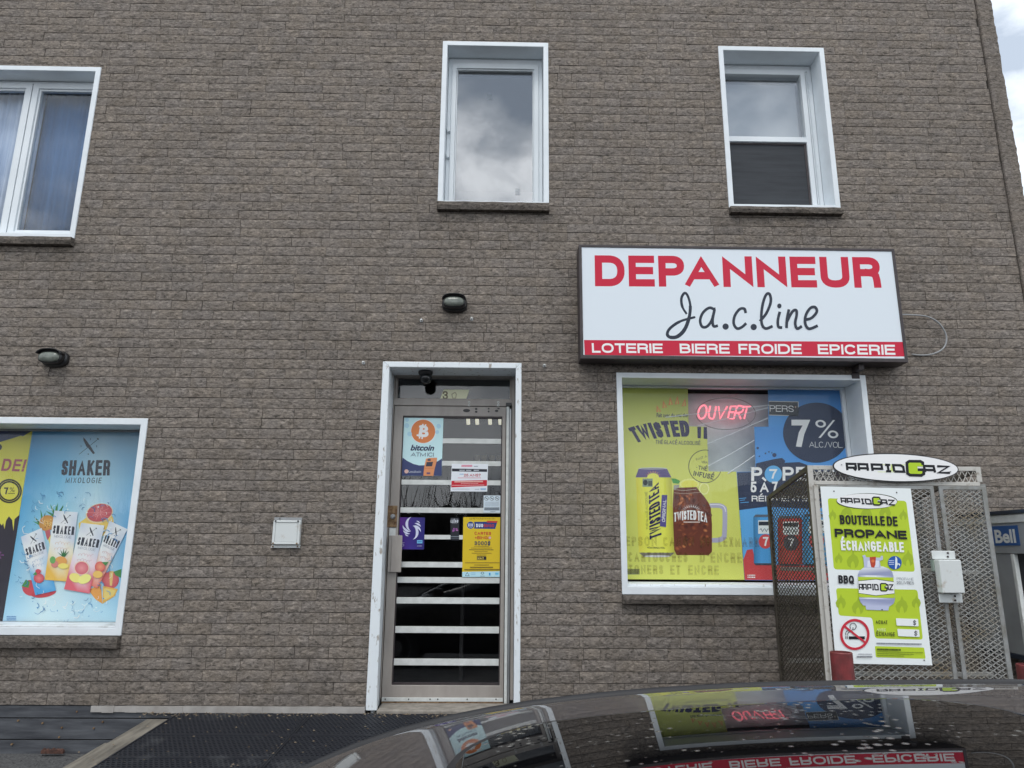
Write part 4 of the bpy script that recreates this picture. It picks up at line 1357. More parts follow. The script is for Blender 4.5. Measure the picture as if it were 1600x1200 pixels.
def knife_spoon(ar, f, col, w_=1.0):
    P = lambda u, v: f(u, v)
    ar.poly([P(.22, .98), P(.34, .86), P(.62, .45), P(.82, .12), P(.74, .06), P(.48, .40), P(.40, .46), P(.24, .80)], col)
    ar.stroke([P(.06, .04), P(.88, .84)], 2.2 * w_, col)
    e = P(.92, .90); ar.ell(e[0], e[1], 5 * w_, 4 * w_, col, 0.6, 10)
    e = P(.50, .06); ar.ell(e[0], e[1], 3 * w_, 3 * w_, col, 0, 8)
DK = rgbv(44, 48, 62)
ar = Art(PB, s0, start=4)
ar.ftext('SHAKER', ((308, 250), (546, 249), (541, 325), (300, 325)), DK, th=0.185, gap=0.08)
ar.ftext('MIXOLOGIE', ((327, 335), (503, 336), (499, 363), (323, 362)), DK, th=0.12, gap=0.28)
ar.build('lettering', M['print'], blue)
ar = Art(PB, s0, start=4)
knife_spoon(ar, quad_map(((388, 134), (492, 136), (486, 226), (384, 224))), DK)
for (px, py, t) in ((400, 180, '7'), (446, 146, 'S'), (477, 181, 'W')):
    ar.rect(px - 2, py - 5, px + 2, py + 5, rgbv(90, 120, 150))
ar.build('emblem', M['print'], blue)
# fruit behind the cans
ar = Art(PB, s0, start=5)
G1, G2 = rgbv(45, 110, 62), rgbv(70, 138, 74)
for k, (x, y, l_, a) in enumerate(((275, 520, 62, -1.4), (280, 520, 58, -0.9), (272, 520, 60, -2.0), (285, 525, 52, -0.4), (268, 525, 50, -2.6), (292, 515, 50, -1.15), (212, 560, 70, -1.75), (205, 570, 58, -2.3), (215, 575, 60, -2.7), (208, 565, 62, -1.3), (278, 510, 40, -1.6))):
    c, s_ = math.cos(a), math.sin(a)
    ar.poly([(x - 8 * s_, y + 8 * c), (x + l_ * c, y + l_ * s_), (x + 8 * s_, y - 8 * c)], G1 if k % 2 else G2)
ar.ell(233, 560, 42, 38, rgbv(190, 130, 60), -0.6, 24, rgbv(222, 168, 84))
for _ in range(26):
    a, r_ = rs.uniform(0, 6.28), rs.uniform(0, 33)
    ar.ell(233 + r_ * math.cos(a), 560 + r_ * .85 * math.sin(a), 3.2, 2.6, rs.choice([rgbv(150, 92, 44), rgbv(236, 196, 120)]), 0, 6); ar.n -= 0.9
ar.poly([(222, 600), (246, 590), (252, 650), (232, 640)], rgbv(190, 90, 100)); ar.poly([(238, 640), (262, 600), (270, 670), (246, 672)], rgbv(232, 205, 90))
ar.build('pineapple_picture', M['print'], blue); ar = Art(PB, s0, start=12)
ar.ell(488, 560, 74, 66, rgbv(225, 190, 90), -0.35); ar.poly([(388, 560), (430, 530), (420, 600), (392, 600)], rgbv(228, 196, 90))
ar.ell(490, 512, 68, 48, rgbv(232, 196, 150), -0.25); ar.ell(491, 509, 63, 43, rgbv(188, 78, 88), -0.25, 28, rgbv(205, 105, 110))
for k in range(10):
    a = k * math.pi / 5
    ar.stroke([(491 + 8 * math.cos(a), 509 + 6 * math.sin(a)), (491 + 57 * math.cos(a), 509 + 37 * math.sin(a))], 1.4, rgbv(226, 150, 150)); ar.n -= 0.9
ar.n += 1
ar.build('grapefruit_picture', M['print'], blue); ar = Art(PB, s0, start=12)
ar.ell(150, 880, 42, 38, rgbv(196, 62, 74), 0.5); ar.poly([(106, 872), (128, 838), (148, 850), (140, 880)], G2)
ar.ell(215, 905, 62, 22, rgbv(190, 52, 66), -0.15)
ar.build('strawberry_picture', M['print'], blue); ar = Art(PB, s0, start=12)
ar.ell(545, 840, 42, 44, rgbv(190, 72, 84), 0.2, 24, rgbv(218, 118, 110)); ar.poly([(540, 800), (560, 795), (552, 870), (542, 868)], rgbv(236, 190, 110))
ar.poly([(560, 800), (600, 786), (596, 830), (570, 818)], G2)
ar.poly([(436, 890), (498, 862), (505, 958), (470, 935)], rgbv(226, 150, 62)); ar.poly([(508, 870), (582, 885), (566, 920), (506, 958)], rgbv(236, 170, 70)); ar.poly([(514, 880), (572, 892), (560, 914), (512, 944)], rgbv(240, 196, 104))
ar.build('peach_picture', M['print'], blue)
ar = Art(PB, s0, start=42)
W_ = rgbv(216, 222, 232); W2 = rgbv(188, 198, 214)
cans = [(((103, 628), (206, 584), (276, 893), (174, 916)), rgbv(62, 150, 205), rgbv(120, 180, 215), rgbv(70, 140, 196)),
        (((540, 548), (629, 590), (481, 882), (432, 862)), rgbv(216, 110, 96), rgbv(226, 190, 170), rgbv(206, 100, 84)),
        (((268, 498), (384, 506), (344, 849), (220, 840)), rgbv(226, 176, 60), rgbv(226, 214, 180), rgbv(214, 150, 70)),
        (((400, 558), (515, 572), (442, 908), (316, 886)), rgbv(212, 88, 104), rgbv(224, 196, 206), rgbv(206, 84, 110))]
for qd, cb, cm, ct in cans:
    ar.grid(qd, [[W2, W_, rgbv(206, 214, 226)], [W_, rgbv(228, 232, 240), W2], [W_, rgbv(224, 230, 238), W2], [cm, rgbv(222, 222, 226), cm], [cb, cm, cb], [cb, cb, cb]])
    f = quad_map(qd)
    knife_spoon(ar, lambda u, v, f=f: f(0.32 + u * 0.4, 0.82 + v * 0.14), DK, 0.7)
    slim_text(ar, qd, 0.21, 0.33, 'SHAKER', DK, 0.028, 0.06)
    slim_text(ar, qd, 0.345, 0.385, 'MIXOLOGIE', rgbv(150, 155, 168), 0.0, 0.14)
    for ln in (0.46, 0.54):
        pts = [f(0.2 + 0.6 * k / 16 + 0.03 * math.cos(k * 1.9), 1 - ln - 0.020 * math.sin(k * 1.9) - 0.008 * math.sin(k * 0.7)) for k in range(17)]
        ar.stroke(pts, 1.3, tuple(0.5 * v + 0.35 for v in ct), smooth=3)
def can_fruit(ar, cx, cy, s_, kind):
    if kind == 'berry':
        ar.ell(cx, cy, 26 * s_, 24 * s_, rgbv(190, 60, 76), 0, 18, rgbv(220, 120, 120)); ar.ell(cx - 4, cy - 34 * s_, 14 * s_, 11 * s_, rgbv(196, 62, 80)); ar.poly([(cx - 30, cy - 18), (cx - 14, cy - 34), (cx - 10, cy - 14)], G2)
    elif kind == 'pine':
        for a in (-1.2, -1.6, -2.0, -0.8, -2.5): ar.poly([(cx + 18 - 6, cy - 22), (cx + 18 + 40 * math.cos(a), cy - 22 + 40 * math.sin(a)), (cx + 18 + 6, cy - 22)], G1)
        ar.ell(cx + 4, cy, 30, 24, rgbv(212, 150, 70)); ar.ell(cx - 26, cy + 14, 18, 18, rgbv(200, 120, 110)); ar.ell(cx + 16, cy + 24, 26, 14, rgbv(236, 206, 96)); ar.ell(cx - 36, cy - 6, 14, 18, rgbv(96, 160, 84))
    elif kind == 'grape':
        ar.ell(cx, cy, 38, 36, rgbv(230, 190, 170)); ar.ell(cx, cy, 33, 31, rgbv(200, 92, 104), 0, 24, rgbv(220, 140, 140)); ar.ell(cx - 32, cy + 48, 30, 22, rgbv(236, 212, 110), 0.4); ar.ell(cx + 14, cy + 54, 34, 22, rgbv(240, 220, 120), -0.4)
    else:
        ar.ell(cx, cy, 26, 26, rgbv(206, 84, 80), 0, 18, rgbv(228, 150, 110)); ar.ell(cx - 12, cy + 38, 24, 18, rgbv(236, 180, 84)); ar.poly([(cx + 8, cy - 22), (cx + 42, cy - 24), (cx + 26, cy - 4)], G2)
can_fruit(ar, 192, 832, 1.0, 'berry'); can_fruit(ar, 296, 748, 1, 'pine'); can_fruit(ar, 403, 782, 1, 'grape'); can_fruit(ar, 494, 775, 1, 'peach')
ar.build('can_picture', M['print'], blue)
ar = Art(PB, s0, start=4)
for k in range(3): ar.words(33, 80, 1019 + k * 8, 5, rgbv(72, 120, 178))
ar.build('small_print', M['print'], blue)

yel = sheet('drinks_poster', [(-520, 668), (51.3, 668), (2.1, 980), (-545, 976)], PB, rgbv(214, 206, 58))
tag(yel, 'yellow and black poster with a dripping paint edge beside the pale blue drinks poster', 'poster')
ar = Art(PB, s0)
drip = [(-400, 545), (-200, 520), (-100, 560), (-60, 530), (-10, 545), (8, 572), (16, 560), (22, 590), (30, 548), (44, 526), (60, 545), (66, 598), (72, 540), (90, 524), (98, 520), (8, 1074), (-900, 1074), (-900, 545)]
ar.poly(drip, rgbv(46, 42, 54))
ar.poly([(-300, 95), (163, 95), (150, 110), (112, 132), (104, 128), (60, 142), (0, 160), (-120, 150)], rgbv(48, 62, 104))
ar.ell(-12, 185, 22, 18, rgbv(60, 66, 60))
for k in range(5):
    a = k * 1.26
    ar.poly([(-4, 718), (-4 + 22 * math.cos(a - .25), 718 + 18 * math.sin(a - .25)), (-4 + 24 * math.cos(a + .2), 718 + 18 * math.sin(a + .2))], rgbv(122, 66, 128))
ar.build('poster_ground', M['print'], yel)
ar = Art(PB, s0, start=6)
ar.ftext('DE!', ((12, 242), (127, 246), (116, 306), (4, 302)), rgbv(170, 84, 98), th=0.19, slant=0.1)
ar.ell(46, 402, 62, 60, rgbv(48, 48, 40)); ar.ell(46, 402, 44, 42, rgbv(214, 206, 58)); ar.stroke([(46 + 53 * math.cos(k * .2618), 402 + 51 * math.sin(k * .2618)) for k in range(24)], 2, rgbv(190, 182, 60), closed=True)
ar.ftext('7', box_q(20, 384, 42, 418), rgbv(36, 36, 32), th=0.210); ar.text('%', box_q(48, 384, 72, 406), rgbv(60, 60, 44), bold=0.0)
ar.words(38, 74, 411, 5, rgbv(120, 116, 50))
ar.build('lettering', M['print'], yel)

def rgbw(r, g, b):
    c = rgb(r, g, b, 0.66)
    m_ = sum(c) / 3
    return tuple(min(0.92, 0.86 * v + 0.14 * m_) for v in c)
# ================================================================== POSTERS IN THE RIGHT SHOP WINDOW
PW = 0.2600
Z1 = 5.456
def s1(x, y): return (960 + x / Z1, 710 + y / Z1)
yp_out = [(970.5, 604), (1074.5, 605), (1076, 666), (1104.5, 667), (1107, 736.5), (1150.5, 737), (1163.2, 906), (978, 905)]
ye = sheet('iced_tea_poster', yp_out, PW, rgbw(186, 190, 76))
tag(ye, 'lime yellow poster of a tall can and a jar of iced tea, right shop window', 'poster')
NAVY = rgbw(30, 27, 74); ORN = rgbw(206, 118, 62)
ar = Art(PW)
ar.grid(((971, 604.5), (1074, 605.5), (1075.6, 665.5), (972.5, 665)), [[rgbw(158, 165, 62), rgbw(150, 156, 64)], [rgbw(186, 190, 76), rgbw(180, 184, 78)]])
for (x, y, lean, h) in ((1029.5, 641, -3.5, 8), (1038.5, 634.5, -2.5, 9), (1048, 630, -1.2, 10), (1058, 629, 0.2, 11), (1068.5, 632, 2, 10)):
    ar.poly([(x - 3.6, y + 3), (x + lean, y - h), (x + 3.6, y + 2)], ORN)
    ar.poly([(x - 1.4, y + 2.2), (x + lean * .6, y - h * .5), (x + 1.6, y + 1.6)], rgbw(186, 176, 72))
ar.build('sun_emblem', M['print'], ye)
ar = Art(PW, start=4)
ar.text('Fait avec du vrai thé', box_q(1026, 645.5, 1074.5, 652), NAVY, bold=0.02)
def arc(u, v):
    tx = (1 - u) ** 2 * 981 + 2 * u * (1 - u) * 1020 + u * u * 1076
    ty = (1 - u) ** 2 * 669 + 2 * u * (1 - u) * 655 + u * u * 657.5
    bx = (1 - u) ** 2 * 995 + 2 * u * (1 - u) * 1030 + u * u * 1078
    by = (1 - u) ** 2 * 692 + 2 * u * (1 - u) * 681 + u * u * 682.5
    return bx + (tx - bx) * v, by + (ty - by) * v
ar.ftext('TWISTED', None, NAVY, mapf=arc, th=0.235, aspect=3.75, gap=0.07)
ar.poly([(1089.5, 667), (1095.5, 667), (1095, 685), (1090, 684.6)], NAVY)
ar.poly([(1099.5, 667.2), (1104.4, 667.4), (1105.2, 686), (1099.3, 685.4)], NAVY)
ar.ftext('THÉ GLACÉ ALCOOLISÉ', ((1024.5, 687.5), (1094.5, 689.5), (1094.5, 695.5), (1024.5, 693.5)), rgbw(60, 62, 84), th=0.140)
def inside(p):
    n, r_ = len(yp_out), False
    for i in range(n):
        (xa, ya), (xb, yb) = yp_out[i], yp_out[(i + 1) % n]
        if (ya > p.y) != (yb > p.y) and p.x < (xb - xa) * (p.y - ya) / (yb - ya) + xa:
            r_ = not r_
    return r_
ar.stroke([(1101.7 + 25.6 * math.cos(2 * math.pi * k / 60), 728.7 + 25.6 * math.sin(2 * math.pi * k / 60)) for k in range(60)], 1.0, rgbw(62, 66, 60), closed=True, keep=inside)
K2 = rgbw(58, 60, 66)
ar.ftext('FAIT A', ((1087, 716.5), (1104, 711), (1105, 714.5), (1089, 720)), K2, th=0.105)
ar.ftext('VRA', ((1096, 720), (1106, 720.8), (1105.8, 724.5), (1096, 724)), K2, th=0.140)
ar.ftext('· THÉ', ((1088.5, 727), (1106, 729.5), (1105.2, 736.2), (1088, 732.8)), K2, th=0.158)
ar.ftext('INFUSÉ', ((1084.5, 735.5), (1116.5, 741.5), (1114.5, 749.5), (1083, 743)), K2, th=0.175)
ar.build('lettering', M['print'], ye)
ar = Art(PW, s1, start=4)
Y1, Y2_, Y3 = rgbw(222, 212, 40), rgbw(196, 188, 40), rgbw(160, 156, 40)
ar.grid(((183, 193), (486, 193), (514, 838), (208, 836)), [[Y2_, Y1, rgbw(214, 206, 60), Y1, Y3], [Y2_, rgbw(226, 216, 44), rgbw(208, 204, 62), Y1, Y3]])
ar.poly([(206, 124), (449, 124), (486, 196), (180, 196)], rgbw(84, 72, 120)); ar.ell(328, 120, 121, 9, rgbw(176, 176, 182)); ar.ell(328, 122, 104, 5, rgbw(120, 120, 126))
for k in range(9):
    a = math.pi * (0.08 + 0.84 * k / 8)
    ar.poly([(330 - 52 * math.cos(a) - 5, 196 - 40 * math.sin(a)), (330 - 74 * math.cos(a), 196 - 58 * math.sin(a)), (330 - 52 * math.cos(a) + 5, 196 - 40 * math.sin(a))], rgbw(206, 138, 74)); ar.n -= .9
ar.n += 1
ar.ell(330, 192, 50, 32, rgbw(214, 206, 60)); ar.rect(240, 206, 326, 276, rgbw(120, 136, 120)); ar.ell(264, 240, 20, 24, rgbw(46, 50, 54)); ar.rect(288, 226, 322, 268, rgbw(70, 78, 74))
ar.poly([(210, 838), (514, 838), (474, 872), (252, 874)], rgbw(110, 108, 96)); ar.ell(364, 868, 110, 9, rgbw(186, 186, 192))
ar.ftext('TWISTED TEA', ((300, 728), (292, 300), (378, 236), (402, 694)), NAVY, th=0.155, gap=0.06)
ar.poly([(404, 345), (451, 346), (440, 621), (387, 612)], rgbw(74, 66, 128)); ar.ftext('ORIGINAL', ((404, 572), (414, 385), (442, 388), (432, 578)), rgbw(222, 222, 228), th=0.158)
ar.ftext('THÉ GLACÉ ALCOOLISÉ', ((272, 640), (262, 318), (280, 318), (288, 640)), rgbw(90, 88, 60), th=0.105)
ar.text('473ml 5%ALC./VOL.', ((280, 787), (434, 790), (432, 804), (280, 801)), rgbw(70, 68, 50), bold=0.02)
ar.build('can_picture', M['print'], ye)
ar = Art(PW, s1, start=4)
hc = rgbw(150, 148, 172)
ar.stroke([(812, 436), (890, 436), (928, 452), (942, 490), (938, 680), (922, 716), (886, 730), (826, 732)], 40, hc, smooth=4)
ar.stroke([(812, 428), (890, 428), (934, 446), (950, 490)], 8, rgbw(196, 194, 210), smooth=4)
ar.poly([(484, 204), (520, 206), (562, 226), (548, 250), (500, 246)], rgbw(70, 140, 66))
ar.ell(640, 252, 84, 46, rgbw(206, 202, 108)); ar.ell(640, 256, 70, 36, rgbw(214, 198, 60)); ar.ell(765, 292, 44, 52, rgbw(206, 206, 128)); ar.ell(765, 292, 34, 42, rgbw(190, 192, 88))
B1, B2, B3 = rgbw(96, 46, 32), rgbw(138, 70, 36), rgbw(64, 32, 28)
ar.poly([(506, 262), (552, 258), (552, 300), (505, 306)], rgbw(140, 138, 132))
jar = [(505, 300), (552, 284), (700, 278), (722, 310), (768, 362), (800, 408), (822, 455), (832, 600), (832, 828), (806, 858), (530, 858), (510, 815), (502, 600), (498, 430)]
ar.poly(jar, B1)
for _ in range(90):
    cx, cy = rs.uniform(530, 800), rs.uniform(330, 835)
    if cx > 680 + (cy - 300) * 0.85: continue
    ar.ell(cx, cy, rs.uniform(12, 42), rs.uniform(9, 30), B1, rs.uniform(0, 3), 14, rs.choice([B2, rgbw(160, 84, 40), B3, rgbw(118, 56, 32), rgbw(190, 112, 52), B3])); ar.n -= 0.8
ar.n += 2
ar.stroke([(510, 300), (600, 306), (700, 296)], 3, rgbw(180, 176, 160), smooth=4); ar.stroke([(508, 326), (600, 334), (730, 322)], 3, rgbw(166, 150, 130), smooth=4)
def jarc(u, v):
    return 508 + u * 284, (576 - 78 * v) - 22 * math.sin(math.pi * u) + 6 * u * (1 - v)
ar.ftext('TWISTED TEA', None, rgbw(232, 226, 222), mapf=jarc, th=0.155, aspect=3.9, gap=0.06)
for k in range(13):
    a = math.pi * (0.03 + 0.94 * k / 12)
    ar.poly([(655 - 64 * math.cos(a) - 4, 490 - 40 * math.sin(a)), (655 - 92 * math.cos(a), 490 - 66 * math.sin(a)), (655 - 64 * math.cos(a) + 4, 490 - 40 * math.sin(a))], rgbw(222, 212, 206)); ar.n -= .9
ar.n += 1
ar.words(590, 730, 572, 10, rgbw(196, 176, 166))
ar.build('jar_picture', M['print'], ye)
ar = Art(PW, s1, start=4)
for k in range(6): ar.words(108, 215, 976 + k * 8, 6, rgbw(64, 70, 66) if k < 5 else rgbw(50, 62, 90))
ar.build('small_print', M['print'], ye)

bl = sheet('cooler_poster', [(1200, 608), (1320.5, 609.5), (1344, 908), (1163.8, 906.5), (1151, 737.2), (1181, 737), (1178.5, 667), (1200.8, 666.5)], PW, rgbw(56, 132, 200))
tag(bl, 'bright blue poster with a navy disc saying 7% in the right shop window', 'poster')
ar = Art(PW)
NV = rgbw(48, 56, 78); LB = rgbw(66, 146, 206)
ar.grid(((1200, 608.5), (1320, 609.5), (1325, 668), (1201, 667)), [[rgbw(38, 102, 160), rgbw(40, 104, 164)], [rgbw(60, 138, 204), rgbw(52, 128, 196)]])
ar.poly([(1151.5, 738), (1181, 737.4), (1181.5, 724), (1196, 720.5), (1209, 717.5), (1222, 715.5), (1227, 720), (1226, 723), (1249, 722), (1268, 729), (1331, 731), (1336, 790), (1262, 795), (1198, 791.5), (1155, 797)], NV)
ar.poly([(1155.5, 797.5), (1198, 792.5), (1262, 796), (1336, 791), (1342, 884), (1290, 884), (1181, 881), (1176, 857.5), (1167, 859), (1161.5, 874)], LB)
ar.poly([(1161.5, 874.5), (1167, 859.5), (1176, 858), (1181, 881.5), (1290, 884.5), (1342, 884.5), (1343.8, 907), (1164, 906)], rgbw(178, 52, 56))
for (x, y, r_) in ((1184, 700, 2), (1210, 711, 3.4), (1196, 708.5, 1.3), (1201.5, 706, 1.2), (1186.5, 713, 1.2), (1206, 707.5, 1)):
    ar.ell(x, y, r_, r_, rgbw(46, 60, 92), 0, 8)
for (x, y, l_) in ((1155, 779, 11), (1156, 782, 8), (1157, 785.5, 13)):
    ar.stroke([(x, y), (x + l_, y - 1)], 1.0, LB)
ar.ell(1275.5, 676, 52, 47, NV, 0.0, 48)
ar.build('poster_ground', M['print'], bl)
ar = Art(PW, start=14)
WB = rgbw(206, 220, 232)
ar.poly([(1201, 626.5), (1247.7, 627.4), (1247.7, 650.4), (1201.6, 648.8)], rgbw(176, 176, 170)); ar.poly([(1201.2, 627.6), (1246.7, 628.4), (1246.7, 649.4), (1201.7, 647.8)], rgbw(52, 54, 58))
ar.ftext('PERS', ((1202.6, 633.2), (1240, 633.8), (1240.4, 643.8), (1202.8, 643)), WB, th=0.105); ar.ell(1243, 636, 1.3, 1.6, rgbw(150, 130, 110), 0, 8)
ar.ftext('7', box_q(1236.6, 655.8, 1266, 698.6, 0), WB, th=0.210)
ar.text('%', ((1273.5, 655.8), (1308, 656.5), (1310.5, 685), (1275.5, 684)), WB, bold=-0.004)
ar.ftext('ALC./VOL.', ((1264, 690), (1316.5, 690.6), (1317, 699.6), (1264.4, 699)), WB, th=0.084)
ar.ftext('P', box_q(1173.8, 730, 1191, 751.5), WB, th=0.210); ar.ell(1208.3, 740.8, 13.6, 13.4, rgbw(70, 150, 210)); ar.ftext('7', box_q(1202, 733, 1215, 748), WB, th=0.193)
ar.ftext('PERS', box_q(1222.8, 729.5, 1304, 751), WB, th=0.201)
ar.ftext('5 À 7', ((1172.8, 752.5), (1215.5, 752.5), (1215.5, 769), (1172.8, 769.5)), WB, th=0.193)
ar.ftext('RÉINVENTÉ', ((1174.4, 774.4), (1262, 775), (1262, 783), (1174.6, 783.6)), WB, th=0.184)
ar.words(1168, 1180, 901, 2, rgbw(214, 196, 196)); ar.words(1168, 1180, 898, 1.6, rgbw(214, 196, 196))
ar.build('lettering', M['print'], bl)
ar = Art(PW, start=14)
def cooler(cx, y0_, y1_, hw, c1, c2):
    d1 = tuple(v * .55 for v in c1)
    ar.grid(((cx - hw, y0_ + 4), (cx + hw, y0_ + 4), (cx + hw + 1, y1_ - 3), (cx - hw + 1, y1_ - 3)), [[d1, c1, c1, d1], [d1, c1, c1, d1]])
    ar.poly([(cx - hw * .8, y0_), (cx + hw * .8, y0_), (cx + hw, y0_ + 4), (cx - hw, y0_ + 4)], rgbw(80, 90, 104)); ar.poly([(cx - hw + 1, y1_ - 3), (cx + hw + 1, y1_ - 3), (cx + hw * .8, y1_), (cx - hw * .8, y1_)], rgbw(58, 66, 78))
    ar.rect(cx - hw * .55, y0_ + 9, cx + hw * .75, y0_ + 30, rgbw(196, 204, 210)); ar.rect(cx - hw * .5, y0_ + 11, cx + hw * .7, y0_ + 17, rgbw(44, 50, 60))
    ar.stroke([(cx - hw * .4 + k * hw * .12, y0_ + 24 - 2.5 * math.sin(k * 2.2)) for k in range(9)], 0.9, rgbw(70, 84, 100), smooth=3)
    ar.ell(cx + 2, y0_ + 42, hw * .62, hw * .66, c2); ar.ftext('7', box_q(cx - 2, y0_ + 35, cx + 7, y0_ + 49), rgbw(210, 214, 220), th=0.193)
cooler(1194, 804, 883, 17, rgbw(52, 138, 196), rgbw(188, 58, 60))
cooler(1234, 806, 884, 19, rgbw(176, 54, 54), rgbw(70, 70, 84))
cooler(1274, 803, 884, 19, rgbw(58, 150, 200), rgbw(196, 70, 70))
cooler(1313, 804, 884, 17, rgbw(176, 60, 96), rgbw(60, 90, 150))
ar.build('can_picture', M['print'], bl)

# faded lettering stuck on the outside of that window
wc = at(1075, 868, 0.2492)
wlet = thing('window_lettering', 'three lines of faded ghostly vinyl lettering about ink cartridges on the shop window', 'lettering', (wc.x, 0.2492, wc.z))
ar = Art(0.2492, step=0.00015)
GH = rgb(104, 84, 30)
for t, qd in (('EPSON', ((977, 838), (1026, 838.3), (1026.5, 853.4), (977.5, 853))), ('CANON', ((1036, 838.4), (1084, 838.8), (1084.5, 853.8), (1036.5, 853.4))), ('HP', ((1094, 839), (1112, 839), (1112.5, 854), (1094.5, 854))),
              ('LEXMARK', ((1122, 839), (1186, 839.5), (1187, 855), (1122.5, 854.3))),
              ('CARTOUCHES', ((981, 862.5), (1074, 863), (1074.5, 878.5), (981.5, 878))), ("D'ENCRE", ((1093, 863), (1158.5, 863.6), (1159.5, 880), (1093.5, 878.8))),
              ('TONERS', ((982, 882.5), (1036, 883), (1036.5, 897.5), (982.5, 897))), ('ET', ((1047, 883), (1063, 883), (1063.5, 898), (1047.5, 898))), ('ENCRE', ((1075, 883), (1123, 883.6), (1123.5, 898.6), (1075.5, 898)))):
    ar.ftext(t, qd, GH, th=0.21); ar.n = 1
ar.build('lettering', M['vinyl_letter'], wlet)

q0, q1 = at(1060, 614.5, 0.42), at(1215, 745, 0.42)
b_ = MB(); b_.box(q0.x, q1.x, 0.42, 0.43, q1.z - 0.4, q0.z)
tag(b_.build('grey_panel', M['panel'], None), 'plain blue grey panel behind the red light sign in the shop window', 'panel')
# red light sign behind the opening between the posters
NY = 0.335
p0, p1 = at(1086, 622, NY), at(1184, 668, NY)
t = thing('open_sign', 'glowing red OUVERT light sign hanging behind the shop window', 'open sign', ((p0.x + p1.x) / 2, NY, p1.z))
S6 = 6.667
def s6(x, y): return (960 + x / S6, 590 + y / S6)
OUV = {'O': [[(920, 292), (888, 320), (872, 380), (890, 424), (925, 424), (952, 384), (960, 322), (944, 292)]],
       'U': [[(1000, 296), (984, 370), (990, 414), (1014, 428), (1038, 412), (1060, 300)]],
       'V': [[(1086, 300), (1100, 430), (1176, 300)]],
       'E': [[(1268, 300), (1212, 300), (1180, 428), (1238, 430)], [(1196, 360), (1246, 360)]],
       'R': [[(1244, 430), (1280, 304), (1330, 300), (1342, 330), (1318, 362), (1264, 366)], [(1290, 368), (1318, 432)]],
       'T': [[(1344, 302), (1420, 302)], [(1384, 304), (1352, 430)]]}
for ch, sts in OUV.items():
    b_ = MB()
    for st in sts:
        cl = ch == 'O'
        P_ = [Vector(s6(*p)) for p in st] + ([Vector(s6(*st[0]))] if cl else [])
        if ch in 'OUR' and len(P_) > 4:
            Q_ = []
            for i in range(len(P_) - 1):
                v0, v1, v2 = P_[i - 1] if i else (P_[-2] if cl else P_[0]), P_[i], P_[i + 1]
                v3 = P_[i + 2] if i + 2 < len(P_) else (P_[1] if cl else P_[-1])
                for k in range(4):
                    t_ = k / 4
                    Q_.append(0.5 * ((2 * v1) + (v2 - v0) * t_ + (2 * v0 - 5 * v1 + 4 * v2 - v3) * t_ * t_ + (3 * v1 - v0 - 3 * v2 + v3) * t_ ** 3))
            P_ = Q_ + [P_[-1]]
        b_.tube([at(p.x, p.y, NY) for p in P_], 0.0070, 7)
    b_.build('light_tube', M['neon'], t)
b_ = MB()
for rr in (1.0,):
    b_.tube([at(*s6(1160 + 310 * math.cos(k * math.pi / 24), 375 + 165 * math.sin(k * math.pi / 24)), NY + 0.01) for k in range(49)], 0.0035, 6, caps=False)
b_.build('oval_tube', M['cable_grey'], t)
b_ = MB(); b_.tube([at(1158, 643, NY), at(1168, 656, NY + .0), at(1174, 664, NY), at(1186, 668, NY + .01)], 0.003, 6); b_.build('cord', M['cable_bright'], t)

# thin tubes added as stand-ins for cable reflections across the poster gap
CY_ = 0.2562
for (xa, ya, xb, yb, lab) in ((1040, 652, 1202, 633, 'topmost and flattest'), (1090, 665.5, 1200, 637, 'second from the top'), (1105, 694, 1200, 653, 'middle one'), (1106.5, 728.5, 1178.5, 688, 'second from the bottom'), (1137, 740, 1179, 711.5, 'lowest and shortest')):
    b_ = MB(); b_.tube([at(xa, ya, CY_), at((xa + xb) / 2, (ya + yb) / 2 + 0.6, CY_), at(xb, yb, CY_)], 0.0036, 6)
    tag(b_.build('reflection_line', M['reflection_white']), 'pale stand-in for a reflected cable across the poster gap, ' + lab, 'reflected line', 'reflected cable stand-ins across the gap between the window posters')

# ================================================================== SHEETS ON THE DOOR GLASS
GY = DY - 0.006
def s10(x, y): return (610 + x / 10, 640 + y / 10)
o = sheet('coin_poster', [(631.5, 651), (693, 651.4), (690, 743.6), (626.4, 743.4)], GY, rgb(190, 220, 230), 0.0006)
tag(o, 'pale blue poster with a big orange coin at the top left of the door glass', 'poster')
ar = Art(GY, s10)
BT = rgb(186, 216, 226)
ar.poly([(192, 750), (260, 800), (360, 850), (450, 872), (530, 870), (640, 846), (740, 806), (806, 765), (800, 1035), (165, 1033)], rgb(62, 70, 108))
ar.ell(512, 340, 198, 192, rgb(216, 232, 238), 0, 40); ar.ell(512, 340, 188, 183, rgb(206, 124, 76), 0, 40, rgb(212, 130, 78))
for (x, y, r_) in ((255, 250, 38), (300, 380, 36), (755, 260, 36), (730, 350, 30), (260, 160, 30)):
    ar.ell(x, y, r_, r_, rgb(168, 204, 218), 0, 16)
ar.text('B', ((468, 240), (610, 255), (590, 440), (432, 420)), rgb(222, 236, 240), bold=0.05)
for (xa, ya) in ((498, 222), (540, 228), (448, 412), (488, 420)):
    ar.poly([(xa, ya), (xa + 22, ya + 3), (xa + 16, ya + 42), (xa - 6, ya + 38)], rgb(222, 236, 240))
ar.poly([(450, 250), (500, 256), (495, 285), (445, 278)], rgb(222, 236, 240)); ar.poly([(412, 385), (460, 392), (455, 420), (408, 412)], rgb(222, 236, 240))
ar.build('coin_emblem', M['print'], o)
ar = Art(GY, s10, start=14)
ar.text('bitcoin', ((322, 548), (690, 552), (680, 644), (312, 640)), rgb(48, 56, 84), bold=0.03, shear=0.2); ar.ftext('ATM ICI', ((322, 670), (678, 672), (674, 734), (314, 732)), rgb(72, 84, 108), th=0.125)
